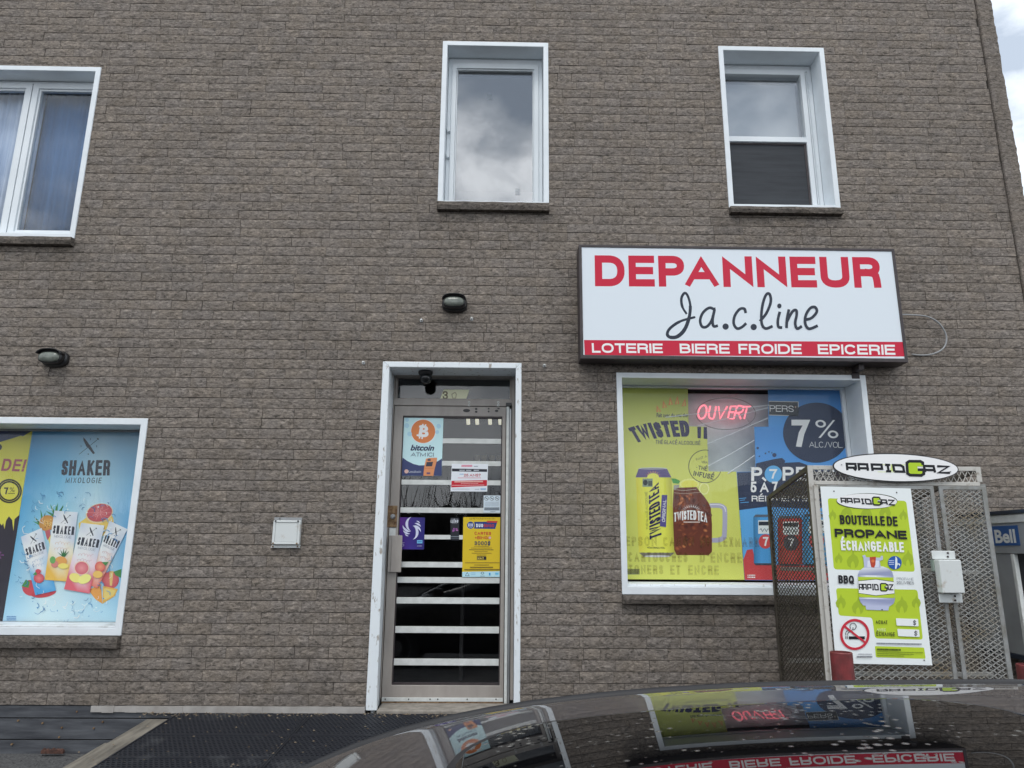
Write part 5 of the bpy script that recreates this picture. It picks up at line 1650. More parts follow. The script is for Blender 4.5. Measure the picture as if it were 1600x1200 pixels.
ar.ell(250, 965, 32, 32, rgb(206, 170, 160)); ar.text('Localcoin', ((286, 948), (478, 950), (478, 988), (286, 986)), rgb(190, 196, 210), bold=0.0)
ar.build('lettering', M['print'], o)
ar = Art(GY, s10, start=14)
ar.poly([(556, 768), (610, 755), (730, 752), (726, 800), (690, 930), (672, 1035), (514, 1035), (528, 900)], rgb(206, 138, 96))
ar.poly([(566, 820), (668, 816), (650, 885), (552, 888)], rgb(62, 62, 74)); ar.rect(580, 768, 630, 804, rgb(96, 80, 84)); ar.rect(566, 980, 622, 1010, rgb(110, 84, 110)); ar.rect(520, 912, 680, 918, rgb(176, 110, 70))
ar.build('machine_picture', M['print'], o)

def s7(x, y): return (690 + x / 7.5, 640 + y / 7.5)
o = sheet('age_notice', [(706, 724.6), (762.7, 725.2), (761.2, 768.2), (703.9, 767.8)], GY, rgb(214, 218, 228), 0.0006)
tag(o, 'white and red proof of age notice in the middle of the door glass', 'notice')
ar = Art(GY, s7)
ar.poly([(122, 690), (534, 698), (533, 730), (121, 724)], rgb(44, 46, 54)); ar.poly([(116, 835), (533, 825), (531, 895), (112, 912)], rgb(186, 38, 52))
ar.words(232, 360, 648, 10, rgb(206, 90, 120)); ar.words(232, 360, 662, 9, rgb(206, 90, 120)); ar.words(378, 428, 660, 10, rgb(140, 146, 160))
for x in (210, 286, 376): ar.words(x, x + 62, 705, 12, rgb(190, 194, 202))
ar.ftext('25 ANS?', ((262, 752), (458, 752), (456, 786), (260, 784)), rgb(176, 52, 66), th=0.158)
ar.words(210, 258, 752, 8, rgb(120, 160, 200)); ar.words(190, 460, 796, 7, rgb(206, 130, 146)); ar.words(150, 485, 838, 16, rgb(226, 180, 170), slope=-0.01); ar.words(125, 500, 884, 8, rgb(222, 170, 170), slope=-0.012); ar.words(225, 430, 862, 6, rgb(222, 170, 170))
ar.words(125, 330, 928, 6, rgb(160, 166, 180)); ar.words(390, 440, 930, 7, rgb(150, 156, 172)); ar.words(456, 520, 922, 18, rgb(130, 170, 206))
ar.build('lettering', M['print'], o)

o = sheet('prohibition_notice', [(755.8, 774), (782, 774.2), (781.6, 801.2), (755.2, 801)], GY, rgb(196, 208, 216), 0.0006)
tag(o, 'small pale notice with three struck out circles on the right of the door glass', 'notice')
ar = Art(GY, s7)
for x in (526, 588, 650):
    ar.stroke([(x + 23 * math.cos(k * .393), 1040 + 24 * math.sin(k * .393)) for k in range(16)], 4, rgb(52, 58, 66), closed=True)
    ar.stroke([(x - 15, 1026), (x + 15, 1054)], 5, rgb(52, 58, 66)); ar.rect(x - 10, 1036, x + 10, 1044, rgb(90, 96, 104))
for k in range(4): ar.words(506, 672, 1084 + k * 14, 4, rgb(140, 152, 162))
ar.rect(500, 1148, 676, 1160, rgb(66, 74, 84)); ar.rect(500, 1168, 676, 1178, rgb(66, 74, 84)); ar.words(570, 630, 1190, 6, rgb(140, 150, 160))
ar.build('symbols', M['print'], o)

def s10b(x, y): return (700 + x / 10, 790 + y / 10)
o = sheet('lottery_poster', [(724, 808), (783.9, 808.2), (783.4, 901.8), (722, 901.5)], GY, rgb(206, 178, 44), 0.0006)
tag(o, 'bright yellow lottery poster offering 3000$ on the right of the door glass', 'poster')
ar = Art(GY, s10b)
YG = rgb(64, 60, 62); BLU = rgb(38, 62, 122); RD = rgb(184, 62, 52)
ar.ftext('DE RETOUR EN MAGASIN', ((335, 192), (738, 192), (736, 216), (333, 216)), rgb(96, 80, 40), th=0.140)
ar.poly([(410, 254), (772, 250), (738, 365), (408, 360)], BLU); ar.ell(353, 306, 64, 64, rgb(214, 190, 70)); ar.ell(353, 306, 56, 57, BLU); ar.ftext('6/39', box_q(316, 278, 390, 330), rgb(200, 206, 220), th=0.175); ar.words(328, 378, 340, 8, rgb(176, 184, 206))
ar.poly([(610, 236), (775, 240), (766, 268), (606, 264)], RD); ar.ftext('DUO', box_q(440, 284, 548, 338), rgb(216, 220, 230), th=0.210); ar.ftext('BINGO', box_q(560, 288, 720, 338), RD, th=0.175)
ar.ftext('CARTES', ((414, 408), (674, 412), (672, 458), (414, 456)), RD, th=0.201); ar.ftext('+BINGO', ((420, 476), (676, 480), (674, 524), (420, 524)), RD, th=0.193); ar.ell(654, 502, 20, 20, rgb(206, 170, 170))
ar.ftext('3000$', ((412, 556), (664, 556), (660, 622), (412, 616)), rgb(78, 76, 84), th=0.193)
for k, (xa, xb) in enumerate(((404, 640), (360, 690), (330, 710), (410, 620), (370, 680), (450, 600))): ar.words(xa, xb, 630 + k * 27, 10, rgb(150, 124, 50) if k != 2 else rgb(92, 82, 52))
ar.rect(452, 792, 598, 846, rgb(44, 42, 44)); ar.ftext('MAX', box_q(462, 800, 560, 842), rgb(206, 184, 90), th=0.193)
for k, (xa, xb) in enumerate(((268, 830), (410, 640), (345, 705), (255, 805))): ar.words(xa, xb, 884 + k * 36, 12 if k < 2 else 17, rgb(150, 124, 50) if k < 2 else rgb(110, 92, 46))
ar.poly([(222, 1035), (836, 1025), (834, 1116), (221, 1114)], rgb(176, 212, 226)); ar.stroke([(270, 1095), (300, 1042), (330, 1095), (270, 1095)], 7, rgb(74, 96, 106)); ar.ell(538, 1055, 26, 20, rgb(90, 110, 120)); ar.ell(538, 1055, 18, 12, rgb(176, 212, 226)); ar.rect(640, 1050, 664, 1092, rgb(66, 150, 200)); ar.rect(738, 1046, 790, 1080, rgb(110, 180, 214)); ar.words(355, 430, 1048, 8, rgb(120, 170, 200)); ar.words(355, 430, 1076, 8, rgb(130, 176, 202)); ar.words(504, 574, 1096, 8, rgb(110, 130, 140))
ar.build('lettering', M['print'], o)

o = sheet('narrow_sticker', [(704, 809), (717.6, 809), (717.2, 844.4), (703.9, 844)], GY, rgb(40, 42, 48), 0.0006)
tag(o, 'narrow black sticker with a pink picture beside the yellow lottery poster', 'sticker')
ar = Art(GY, s10b)
ar.words(48, 158, 204, 14, rgb(110, 112, 118)); ar.ftext('LLÉGU', ((42, 224), (160, 224), (158, 268), (42, 268)), rgb(200, 204, 212), th=0.193); ar.words(60, 140, 276, 8, rgb(120, 120, 128))
for _ in range(9): ar.ell(105 + rs.uniform(-42, 42), 372 + rs.uniform(-30, 30), rs.uniform(10, 20), rs.uniform(8, 18), rs.choice([rgb(150, 90, 150), rgb(176, 120, 170), rgb(110, 70, 120)]), 0, 8)
ar.rect(42, 478, 172, 490, rgb(120, 128, 134)); ar.rect(42, 506, 172, 514, rgb(96, 102, 110))
ar.build('lettering', M['print'], o)

def s10c(x, y): return (590 + x / 10, 780 + y / 10)
o = sheet('network_poster', [(624.4, 808.3), (664, 808.6), (662.4, 858.6), (624, 858.4)], GY, rgb(50, 36, 108), 0.0006)
tag(o, 'small violet poster with a white striped ring low on the left of the door glass', 'poster')
ar = Art(GY, s10c)
ar.grid(((345, 283), (739, 286), (724, 785), (341, 784)), [[rgb(86, 40, 124), rgb(58, 44, 120), rgb(42, 40, 100)], [rgb(66, 32, 116), rgb(52, 38, 112), rgb(44, 42, 112)], [rgb(70, 34, 120), rgb(60, 48, 130), rgb(44, 38, 106)]])
WV = rgb(198, 200, 222)
def crescent(cx, cy, r_, a0, a1, wmax):
    n = 14; out, inn = [], []
    for k in range(n + 1):
        a = a0 + (a1 - a0) * k / n; wv = wmax * math.sin(math.pi * k / n)
        out.append((cx + r_ * math.cos(a), cy + r_ * 1.05 * math.sin(a))); inn.append((cx + (r_ - wv) * math.cos(a), cy + (r_ - wv) * 1.05 * math.sin(a)))
    ar.poly(out + inn[::-1], WV)
crescent(540, 388, 105, math.radians(100), math.radians(262), 42)
crescent(535, 520, 105, math.radians(-82), math.radians(82), 42)
crescent(480, 420, 88, math.radians(62), math.radians(190), 36); crescent(470, 470, 74, math.radians(60), math.radians(170), 30)
crescent(590, 500, 86, math.radians(-118), math.radians(10), 36); crescent(610, 440, 66, math.radians(-120), math.radians(-5), 28)
crescent(470, 530, 46, math.radians(70), math.radians(170), 18); crescent(618, 385, 44, math.radians(-110), math.radians(-10), 16)
ar.rect(616, 640, 700, 690, rgb(110, 176, 214)); ar.words(628, 690, 656, 18, rgb(56, 110, 160)); ar.words(616, 694, 726, 10, rgb(150, 150, 180)); ar.ell(385, 718, 32, 26, rgb(130, 120, 170)); ar.ell(380, 718, 16, 12, rgb(64, 44, 122)); ar.rect(372, 676, 420, 684, rgb(150, 140, 180))
ar.build('emblem', M['print'], o)

# ---------------------------------------------------------------- inside the shop, seen through the door glass
for k, px in enumerate((731, 745, 765, 781)):
    p = at(px, 655, 3.0)
    t_ = thing('tube_lamp', ('leftmost', 'second from left', 'third from left', 'rightmost')[k] + ' of four cream tube lamps behind the top of the door glass', 'lamp', (p.x, 3.0, p.z), group='row of tube lamps inside the shop')
    b_ = MB(); b_.tube([(p.x, 3.0, p.z + 0.03), (p.x + 0.008, 3.0, p.z - 0.062)], 0.022, 10); b_.build('lamp_tube', M['tube'], t_)
    b_ = MB(); b_.box(p.x - 0.03, p.x + 0.03, 2.97, 3.03, p.z + 0.031, p.z + 0.30); b_.build('lamp_holder', M['room'], t_)
pz = at(760, 722.5, 1.2)
shelf = thing('shop_shelf', 'dark shelf of tan paper cups inside the shop behind the door', 'shelf', (pz.x, 1.2, 0.56))
b_ = MB(); b_.box(pz.x - 0.2, pz.x + 0.22, 1.1, 1.35, pz.z - 0.025, pz.z - 0.002); b_.build('shelf_board', M['dark_room'], shelf)
b_ = MB(); b_.box(pz.x - 0.2, pz.x - 0.17, 1.1, 1.35, 0.56, pz.z - 0.026); b_.box(pz.x + 0.19, pz.x + 0.22, 1.1, 1.35, 0.56, pz.z - 0.026); b_.build('shelf_side', M['dark_room'], shelf)
cupm = surf('tan_paper', (0.45, 0.36, 0.22), rough=0.8)
for k, px in enumerate((746, 756, 769, 779.5)):
    p = at(px, 722, 1.18)
    tag(lathe([(0.018, pz.z - 0.001), (0.026, pz.z + 0.055), (0.026, pz.z + 0.058)], p.x, 1.18, 12).build('paper_cup', cupm, None, smooth=True), ('leftmost', 'second from left', 'third from left', 'rightmost')[k] + ' of four tan paper cups on the shelf inside the shop', 'cup', 'row of paper cups inside the shop')

# ================================================================== PROPANE CAGE
CF, CB = -0.78, -0.05
gz = ground_z(CF)
cl = at(1264, 755, CF).x; crx = at(1540, 757, CF).x
ct = at(1264, 754, CF).z; cb = gz + 0.04
ch = at(1264, 727, CF).z
cr_h = at(1532, 729, CF).x
zbk = at(1199, 776, CB).z
cage = thing('propane_cage', 'tall wire mesh gas bottle cage with two doors standing below the shop window', 'cage', ((cl + crx) / 2, (CF + CB) / 2, gz))

def bar(name, x0, x1, y0, y1, z0, z1, mat, parent=None, bevel=0.002):
    b_ = MB(); b_.box(x0, x1, y0, y1, z0, z1); return b_.build(name, mat, parent or cage, bevel=bevel)
BW = 0.032
# corner posts: an angle of two legs each
def angle_post(x, y, sx, sy, z0, z1, mats):
    b_ = MB()
    b_.box(x, x + sx * BW, y, y + sy * 0.004, z0, z1, 0)
    b_.box(x, x + sx * 0.004, y + sy * 0.0045, y + sy * BW, z0, z1, 1)
    return b_.build('post', mats, cage)
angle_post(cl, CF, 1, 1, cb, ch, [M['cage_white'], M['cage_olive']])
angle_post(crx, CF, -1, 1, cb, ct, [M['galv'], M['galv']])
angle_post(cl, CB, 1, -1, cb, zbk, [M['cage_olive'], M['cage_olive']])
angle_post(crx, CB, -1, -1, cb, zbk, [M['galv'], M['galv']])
# rails
bar('rail', cl + BW + .001, crx - BW - .001, CF + 0.0005, CF + 0.03, ct - 0.012, ct + 0.012, M['cage_white'])
bar('rail', cl + BW + .001, cr_h - BW - .001, CF + 0.0005, CF + 0.006, ch - 0.026, ch, M['cage_white'])
bar('rail', cr_h - BW, cr_h, CF + 0.0005, CF + 0.006, ct + 0.013, ch, M['cage_white'])
bar('rail', cl + BW + .001, crx - BW - .001, CF + 0.0005, CF + 0.03, cb, cb + 0.03, M['galv'])
bar('rail', cl + BW + .001, crx - BW - .001, CB - 0.02, CB - 0.0005, cb, cb + 0.03, M['galv'])
for x, sx, mt in ((cl, 1, 'cage_olive'), (crx, -1, 'galv')):
    xa, xb = sorted((x + sx * 0.001, x + sx * 0.02))
    bar('rail', xa, xb, CF + BW + .001, CB - BW - .001, cb, cb + 0.03, M[mt])
# sloping side rails from the header down to the back
for x, sx, ztop_, mt in ((cl, 1, ch, 'cage_olive'), (cr_h, -1, ch, 'cage_olive')):
    b_ = MB()
    xa, xb = sorted((x + sx * 0.0055, x + sx * 0.026))
    b_.prism([(xa, CF + 0.034, ztop_ - 0.002), (xa, CB - 0.001, zbk + 0.004), (xa, CB - 0.001, zbk - 0.024), (xa, CF + 0.034, ztop_ - 0.032)], (xb - xa, 0, 0))
    b_.build('sloping_rail', M[mt], cage)
for fz_ in (0.36, 0.70):
    zz = cb + (ct - cb) * fz_
    bar('shelf_bar', cl + BW, crx - BW, CF + 0.12, CF + 0.15, zz - 0.02, zz + 0.004, M['galv_rust'])
    bar('shelf_bar', cl + BW, crx - BW, CB - 0.10, CB - 0.07, zz - 0.02, zz + 0.004, M['galv_rust'])

def diamond(P0, ux, uz, W, H, nrm, pw, ph, mat, name, parent, t=0.0035, d=0.003, inside=None):
    """expanded metal: crossing strands woven as zigzags; P0 corner, ux/uz unit vectors, W x H"""
    b_ = MB()
    nc, nr = int(W / (pw / 2)) + 1, int(H / ph) + 1
    P0, ux, uz, nrm = Vector(P0), Vector(ux), Vector(uz), Vector(nrm)
    for r_ in range(-1, nr + 1):
        for sgn_ in (0, 1):
            for c_ in range(nc):
                xa, xb = c_ * pw / 2, min(W, (c_ + 1) * pw / 2)
                if xb - xa < 0.003: continue
                up = (c_ + sgn_) % 2
                za, zb_ = (r_ * ph, r_ * ph + ph / 2) if up else (r_ * ph + ph / 2, r_ * ph)
                if sgn_: za, zb_ = za + ph / 2 - ph / 2, zb_
                if sgn_:
                    # mirrored strand shares the nodes of the first one
                    za, zb_ = ((r_ + 1) * ph - (ph / 2 if up else 0) - (0 if up else 0), (r_ + 1) * ph - (0 if up else ph / 2))
                if xb < (c_ + 1) * pw / 2:
                    k = (xb - xa) / (pw / 2); zb_ = za + (zb_ - za) * k
                if min(za, zb_) < -1e-4 or max(za, zb_) > H + 1e-4: continue
                if inside and not (inside(xa, za) and inside(xb, zb_)): continue
                a = P0 + ux * xa + uz * za; b = P0 + ux * xb + uz * zb_
                dr = (b - a).normalized(); sd = nrm.cross(dr)
                q = nrm * d
                vs = [a + sd * t / 2, a - sd * t / 2, a - sd * t / 2 + q, a + sd * t / 2 + q, b + sd * t / 2, b - sd * t / 2, b - sd * t / 2 + q, b + sd * t / 2 + q]
                b_.add(vs, [(0, 4, 5, 1), (1, 5, 6, 2), (2, 6, 7, 3), (3, 7, 4, 0)])
    o = b_.build(name, mat, parent)
    o['kind'] = 'stuff'
    return o
PWD, PHD = 0.050, 0.0295
# sides, header and back roof
def side_in(xa, za):
    yy = CF + BW + xa
    top_z = ch + (zbk - ch) * (yy - CF) / (CB - CF) - 0.03
    return cb + 0.03 + za < top_z
for x, mt in ((cl + 0.006, 'cage_olive'), (crx - 0.010, 'galv_rust')):
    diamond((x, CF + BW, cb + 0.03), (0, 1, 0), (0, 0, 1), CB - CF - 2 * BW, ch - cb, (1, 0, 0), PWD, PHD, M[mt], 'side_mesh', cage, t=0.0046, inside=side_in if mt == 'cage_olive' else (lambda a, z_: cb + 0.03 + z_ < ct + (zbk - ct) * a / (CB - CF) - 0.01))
diamond((cl + 0.02, CF + 0.007, ct + 0.008), (1, 0, 0), (0, 0, 1), cr_h - cl - 0.04, ch - ct - 0.03, (0, 1, 0), 0.0375, (ch - ct - 0.0305), M['cage_white'], 'header_mesh', cage, t=0.004)
# triangle of mesh seen edge on behind the header, and the sloping roof
ln = math.hypot(CB - CF - 0.04, ch - 0.02 - zbk); uy, uz_ = (CB - CF - 0.04) / ln, (zbk - ch + 0.02) / ln
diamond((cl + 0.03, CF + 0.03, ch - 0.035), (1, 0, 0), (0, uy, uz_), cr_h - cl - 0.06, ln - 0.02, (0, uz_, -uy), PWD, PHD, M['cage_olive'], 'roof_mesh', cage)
b_ = MB(); b_.box(cl + 0.03, crx - 0.03, CF + 0.04, CB - 0.02, cb - 0.004, cb + 0.004); b_.build('floor_plate', M['rust'], cage)

# doors
xm0, xm1 = at(1453.5, 860, CF - 0.01).x - 0.012, at(1468, 770, CF - 0.01).x
xs = at(1460.5, 757, CF).x
dz0, dz1 = cb + 0.035, ct - 0.015
for (xa, xb, mt) in ((cl + 0.026, xs - 0.016, 'cage_white'), (xs + 0.016, crx - 0.012, 'galv')):
    b_ = MB()
    b_.ring(xa, xb, dz0, dz1, 0.024, 0.024, 0.026, 0.022, CF - 0.012, CF - 0.002)
    dd = b_.build('cage_door', M['galv'], cage, bevel=0.002)
    diamond((xa + 0.012, CF - 0.006, dz0 + 0.012), (1, 0, 0), (0, 0, 1), xb - xa - 0.024, dz1 - dz0 - 0.024, (0, 1, 0), PWD, PHD, M['galv_rust'], 'door_mesh', dd, t=0.0036)
    if mt == 'cage_white':
        b_ = MB(); b_.box(xa - 0.004, xa + 0.0235, CF - 0.0145, CF - 0.0125, dz0, dz1); b_.build('hinge_strip', M['cage_white'], dd)
# lock box on the doors
def pbox(name, p0, p1, y0, y1, mat, parent, bevel=0.003):
    a, b = at(*p0, y0), at(*p1, y0)
    b_ = MB(); b_.box(a.x, b.x, y0, y1, b.z, a.z); return b_.build(name, mat, parent, bevel=bevel)
lb = pbox('lock_box', (1467, 874.5), (1508.5, 927), CF - 0.10, CF - 0.045, M['box_white'], cage, 0.005)
pbox('upper_flap', (1455.5, 860.5), (1493.5, 874), CF - 0.05, CF - 0.044, M['box_white'], lb)
pbox('box_body', (1457.5, 874.5), (1490, 893), CF - 0.0445, CF - 0.014, M['mint'], lb)
pbox('lower_flap', (1466.5, 927.5), (1505, 942), CF - 0.05, CF - 0.044, M['box_white'], lb)
for px, py in ((1481, 864), (1481, 870), (1492, 931.5), (1492.5, 938)):
    p = at(px, py, CF - 0.052)
    b_ = MB(); b_.tube([(p.x, CF - 0.055, p.z), (p.x, CF - 0.049, p.z)], 0.006, 8); b_.build('rivet', M['brown'], lb)
pbox('box_back', (1470, 893.5), (1500, 940), CF - 0.043, CF - 0.0135, M['galv'], lb)

# ---------------------------------------------------------------- oval sign on the header
OY = CF - 0.03
oc = at(1400, 730.6, OY)
orx = (at(1498.5, 735, OY).x - at(1301.5, 728, OY).x) / 2; orz = (at(1400, 708, OY).z - at(1400, 753.4, OY).z) / 2
t = thing('oval_sign', 'white oval sign with black lettering and a big green G on top of the cage', 'sign', (oc.x, OY, oc.z - orz))
th = math.radians(-0.9)
def opt(k, n, s_, y): 
    a = 2 * math.pi * k / n
    x, z_ = orx * s_ * math.cos(a), (orz - orx * (1 - s_)) * math.sin(a)
    return (oc.x + x * math.cos(th) - z_ * math.sin(th), y, oc.z + x * math.sin(th) + z_ * math.cos(th))
b_ = MB(); b_.prism([opt(k, 56, 1.0, OY + 0.002) for k in range(56)], (0, 0.006, 0)); b_.build('sign_rim', M['black'], t)
b_ = MB(); b_.prism([opt(k, 56, 0.982, OY) for k in range(56)], (0, 0.0015, 0)); o = b_.build('sign_board', M['sign_face'], t)
a_ = o.data.color_attributes.new('Col', 'FLOAT_COLOR', 'CORNER'); a_.data.foreach_set('color', [*rgb(224, 228, 238), 1.0] * len(o.data.loops))
GRN = rgb(168, 196, 48); BK = rgb(36, 36, 40)
def blocky(ar, f, wd, col, big_q, gw, gcol=GRN):
    """the squared lettering of the gas sign; f maps (0..1, 0..1) to the picture"""
    LET = [(0.000, .085, [[(0, 0), (0, 1), (1, 1), (1, .42), (0, .42)], [(.72, .42), (1, 0)]]),
           (0.115, .085, [[(0, 0), (0, 1), (1, 1), (1, 0)], [(0, .38), (1, .38)]]),
           (0.245, .095, [[(0, 0), (0, 1), (1, 1), (1, .36), (0, .36)]]),
           (0.375, .050, [[(0, 1), (1, 1)], [(.5, 1), (.5, 0)], [(0, 0), (1, 0)]]),
           (0.455, .095, [[(0, 0), (0, 1), (.75, 1), (1, .75), (1, 0), (0, 0)]]),
           (0.755, .095, [[(0, 0), (0, 1), (1, 1), (1, 0)], [(0, .38), (1, .38)]]),
           (0.885, .110, [[(0, 1), (1, 1), (0, 0), (1, 0)]])]
    for x, w_, sts in LET:
        for st in sts:
            ar.stroke([f(x + u * w_, v) for u, v in st], wd, col)
    g = quad_map(big_q)
    G = [(.92, .74), (.92, .90), (.80, 1), (.20, 1), (.06, .88), (.06, .12), (.20, 0), (.80, 0), (.94, .12), (.94, .40), (.62, .40)]
    ar.poly([g(*p) for p in G[:9]] + [g(.94, .40), g(.62, .40), g(.62, .64), g(.92, .64)], gcol)
    ar.stroke([g(*p) for p in G], gw, col)
ar = Art(OY)
def oz(x, y): return (1270 + x / 5.926, 700 + y / 5.926)
ar.xf = oz
ar.poly([(610, 150), (860, 152), (862, 160), (612, 158)], rgb(206, 216, 160)); ar.poly([(600, 218), (860, 220), (862, 226), (602, 224)], rgb(206, 216, 160)); ar.poly([(725, 155), (750, 155), (740, 215), (715, 215)], rgb(196, 210, 130))
blocky(ar, quad_map(((314, 146), (1260, 172), (1276, 230), (320, 206))), 22, BK, ((860, 122), (1030, 124), (1040, 254), (868, 250)), 26)
ar.build('lettering', M['sign_face'], t)
for px, py in ((1315, 726), (1485, 737)):
    p = at(px, py, OY - .001); b_ = MB(); b_.tube([(p.x, OY - 0.003, p.z), (p.x, OY + 0.001, p.z)], 0.004, 8); b_.build('screw', M['steel_bolt'], t)

# ---------------------------------------------------------------- poster hung on the cage door
QY = CF - 0.024
o = sheet('propane_poster', [(1281.8, 760), (1423, 763.2), (1457, 1039.6), (1306.3, 1036.5)], QY, rgb(218, 224, 236), 0.003)
tag(o, 'white and lime green propane bottle poster hanging on the left cage door', 'poster')
S3 = 3.0762
def c2(x, y): return (1180 + x / S3, 690 + y / S3)
LG = rgb(172, 194, 52)
ar = Art(QY, c2)
def rounded(pts, r_):
    out = []
    n = len(pts)
    for i in range(n):
        p, a, b = Vector(pts[i]), Vector(pts[i - 1]), Vector(pts[(i + 1) % n])
        d1, d2 = (a - p).normalized() * r_, (b - p).normalized() * r_
        for k in range(4):
            t_ = k / 3
            q_ = (1 - t_) ** 2 * (p + d1) + 2 * t_ * (1 - t_) * p + t_ * t_ * (p + d2)
            out.append((q_.x, q_.y))
    return out
ar.poly(rounded([(348, 272), (726, 285), (768, 626), (378, 614)], 14), LG)
ar.poly(rounded([(388, 704), (780, 712), (806, 952), (576, 946), (562, 846), (402, 836)], 14), LG)
ar.poly(rounded([(575, 983), (812, 990), (819, 1044), (580, 1037)], 6), LG)
FL = rgb(150, 172, 48)
def flame(x, y, s_):
    ar.poly([(x, y - 46 * s_), (x + 8 * s_, y - 26 * s_), (x + 22 * s_, y - 16 * s_), (x + 30 * s_, y + 8 * s_), (x + 24 * s_, y + 30 * s_), (x + 12 * s_, y + 42 * s_), (x + 8 * s_, y + 18 * s_), (x, y + 4 * s_), (x - 10 * s_, y + 18 * s_), (x - 12 * s_, y + 42 * s_), (x - 26 * s_, y + 30 * s_), (x - 32 * s_, y + 6 * s_), (x - 22 * s_, y - 14 * s_), (x - 8 * s_, y - 24 * s_)], FL)
    ar.n -= 0.6
for x, y, s_ in ((372, 352, .6), (440, 340, .9), (535, 345, .9), (625, 335, .9), (712, 352, .6), (402, 560, .6), (470, 568, .95), (735, 560, .9), (412, 770, .8), (495, 790, .95), (705, 785, .95), (775, 770, .7)):
    flame(x, y, s_)
ar.n += 8
ar.ell(537, 286, 147, 38, rgb(60, 66, 50)); ar.ell(537, 286, 144.5, 35.5, rgb(224, 228, 238), 0.02, 40)
ar.build('poster_ground', M['print'], o)
ar = Art(QY, c2, start=26)
blocky(ar, quad_map(((412, 272), (668, 282), (674, 304), (416, 294))), 6.2, BK, ((562, 267), (602, 268), (606, 305), (564, 303)), 7)
ar.ftext('BOUTEILLE DE', ((405, 352), (682, 360), (686, 406), (409, 396)), BK, th=0.19, gap=0.09)
ar.ftext('PROPANE', ((380, 418), (726, 428), (731, 470), (384, 458)), BK, th=0.25, gap=0.10)
ar.ftext('ÉCHANGEABLE', ((410, 475), (712, 484), (716, 532), (414, 522)), rgb(222, 230, 224), th=0.20, gap=0.09)
ar.ftext('BBQ', ((399, 642), (474, 644), (476, 684), (401, 681)), BK, th=0.20, gap=0.08)
ar.ftext('PROPANE', ((680, 652), (761, 655), (762, 668), (681, 665)), rgb(120, 124, 130), th=0.087); ar.ftext('20 LIVRES', ((680, 670), (763, 673), (764, 687), (681, 684)), rgb(92, 96, 102), th=0.122)
ar.ftext('ACHAT', ((578, 858), (635, 860), (637, 877), (579, 875)), rgb(70, 76, 40), th=0.175)
ar.ftext('AVEC', ((583, 897), (628, 899), (629, 912), (584, 910)), rgb(214, 222, 180), th=0.158); ar.ftext('ÉCHANGE', ((582, 914), (671, 917), (673, 936), (583, 933)), rgb(70, 76, 40), th=0.175)
for (qd, dq) in (([(676, 849), (783, 853), (786, 888), (680, 884)], (758, 860, 774, 882)), ([(683, 900), (788, 904), (791, 939), (687, 935)], (764, 911, 780, 933))):
    ar.poly(rounded(qd, 4), rgb(220, 226, 236)); ar.ftext('$', box_q(*dq), rgb(62, 64, 72), th=0.158)
ar.words(583, 800, 966, 7, rgb(110, 114, 122), slope=0.02); ar.words(585, 700, 994, 9, rgb(70, 80, 36), slope=0.02)
for k in range(3): ar.words(586, 806 - k * 45, 1008 + k * 9, 4, rgb(110, 126, 40), slope=0.02)
ar.words(495, 562, 1019, 5, rgb(150, 152, 160)); ar.words(488, 563, 1031, 7, rgb(96, 98, 106))
ar.build('lettering', M['print'], o)
ar = Art(QY, c2, start=26)
T1, T2, T3 = rgb(214, 218, 234), rgb(176, 182, 206), rgb(142, 148, 178)
ar.grid(((494, 640), (664, 644), (672, 760), (500, 756)), [[T3, T1, T1, T2, T3], [T2, T1, T1, T2, T3]])
ar.poly([(494, 641), (500, 622), (520, 606), (545, 598), (614, 600), (640, 610), (658, 626), (664, 645)], T2, [T3, T2, T1, T1, T1, T2, T3, T3])
ar.poly([(500, 755), (672, 759), (666, 778), (646, 792), (520, 788), (506, 772)], T2, [T3, T3, T3, T2, T2, T3])
ar.poly([(530, 788), (644, 792), (640, 812), (534, 808)], T2); ar.ell(610, 808, 4, 3, rgb(60, 60, 72))
ar.poly([(524, 606), (520, 560), (514, 548), (528, 544), (534, 556), (600, 558), (606, 548), (614, 550), (614, 568), (598, 574), (604, 606)], T2); ar.poly([(538, 604), (540, 572), (596, 572), (594, 604)], rgb(206, 210, 226))
ar.poly([(550, 555), (580, 553), (578, 592), (572, 606), (558, 604), (552, 580)], rgb(176, 70, 52)); ar.ell(566, 574, 8, 7, rgb(206, 110, 72))
ar.poly([(494, 650), (664, 653), (666, 676), (496, 672)], LG); ar.poly([(498, 728), (670, 731), (670, 752), (500, 748)], LG)
ar.poly([(495, 668), (580, 660), (666, 672), (669, 732), (580, 742), (498, 730)], rgb(60, 66, 50)); ar.poly([(495.5, 671), (580, 663), (666.5, 675), (668.5, 729.5), (580, 739), (498, 727.5)], rgb(222, 226, 238))
blocky(ar, quad_map(((500, 686), (662, 688), (665, 712), (502, 712))), 5.5, BK, ((600, 682), (634, 683), (636, 718), (601, 717)), 6)
ar.build('bottle_picture', M['print'], o)
ar = Art(QY, c2, start=26)
ar.ell(671, 582, 33, 32, rgb(40, 84, 160), 0, 32); ar.poly([(674, 552), (682, 560), (684, 590), (678, 612), (672, 612)], rgb(214, 222, 236)); ar.ell(688, 592, 9, 7, rgb(214, 222, 236)); ar.ell(688, 595, 5, 4, rgb(40, 84, 160))
for k in range(3): ar.words(642, 668, 570 + k * 9, 4, rgb(190, 200, 222))
ar.build('round_emblem', M['print'], o)
ar = Art(QY, c2, start=26)
ar.rect(450, 936, 527, 950, rgb(32, 32, 36)); ar.rect(434, 935, 437.5, 948, rgb(50, 50, 54)); ar.rect(441, 935, 444.5, 948, rgb(50, 50, 54))
SMK = rgb(60, 62, 68)
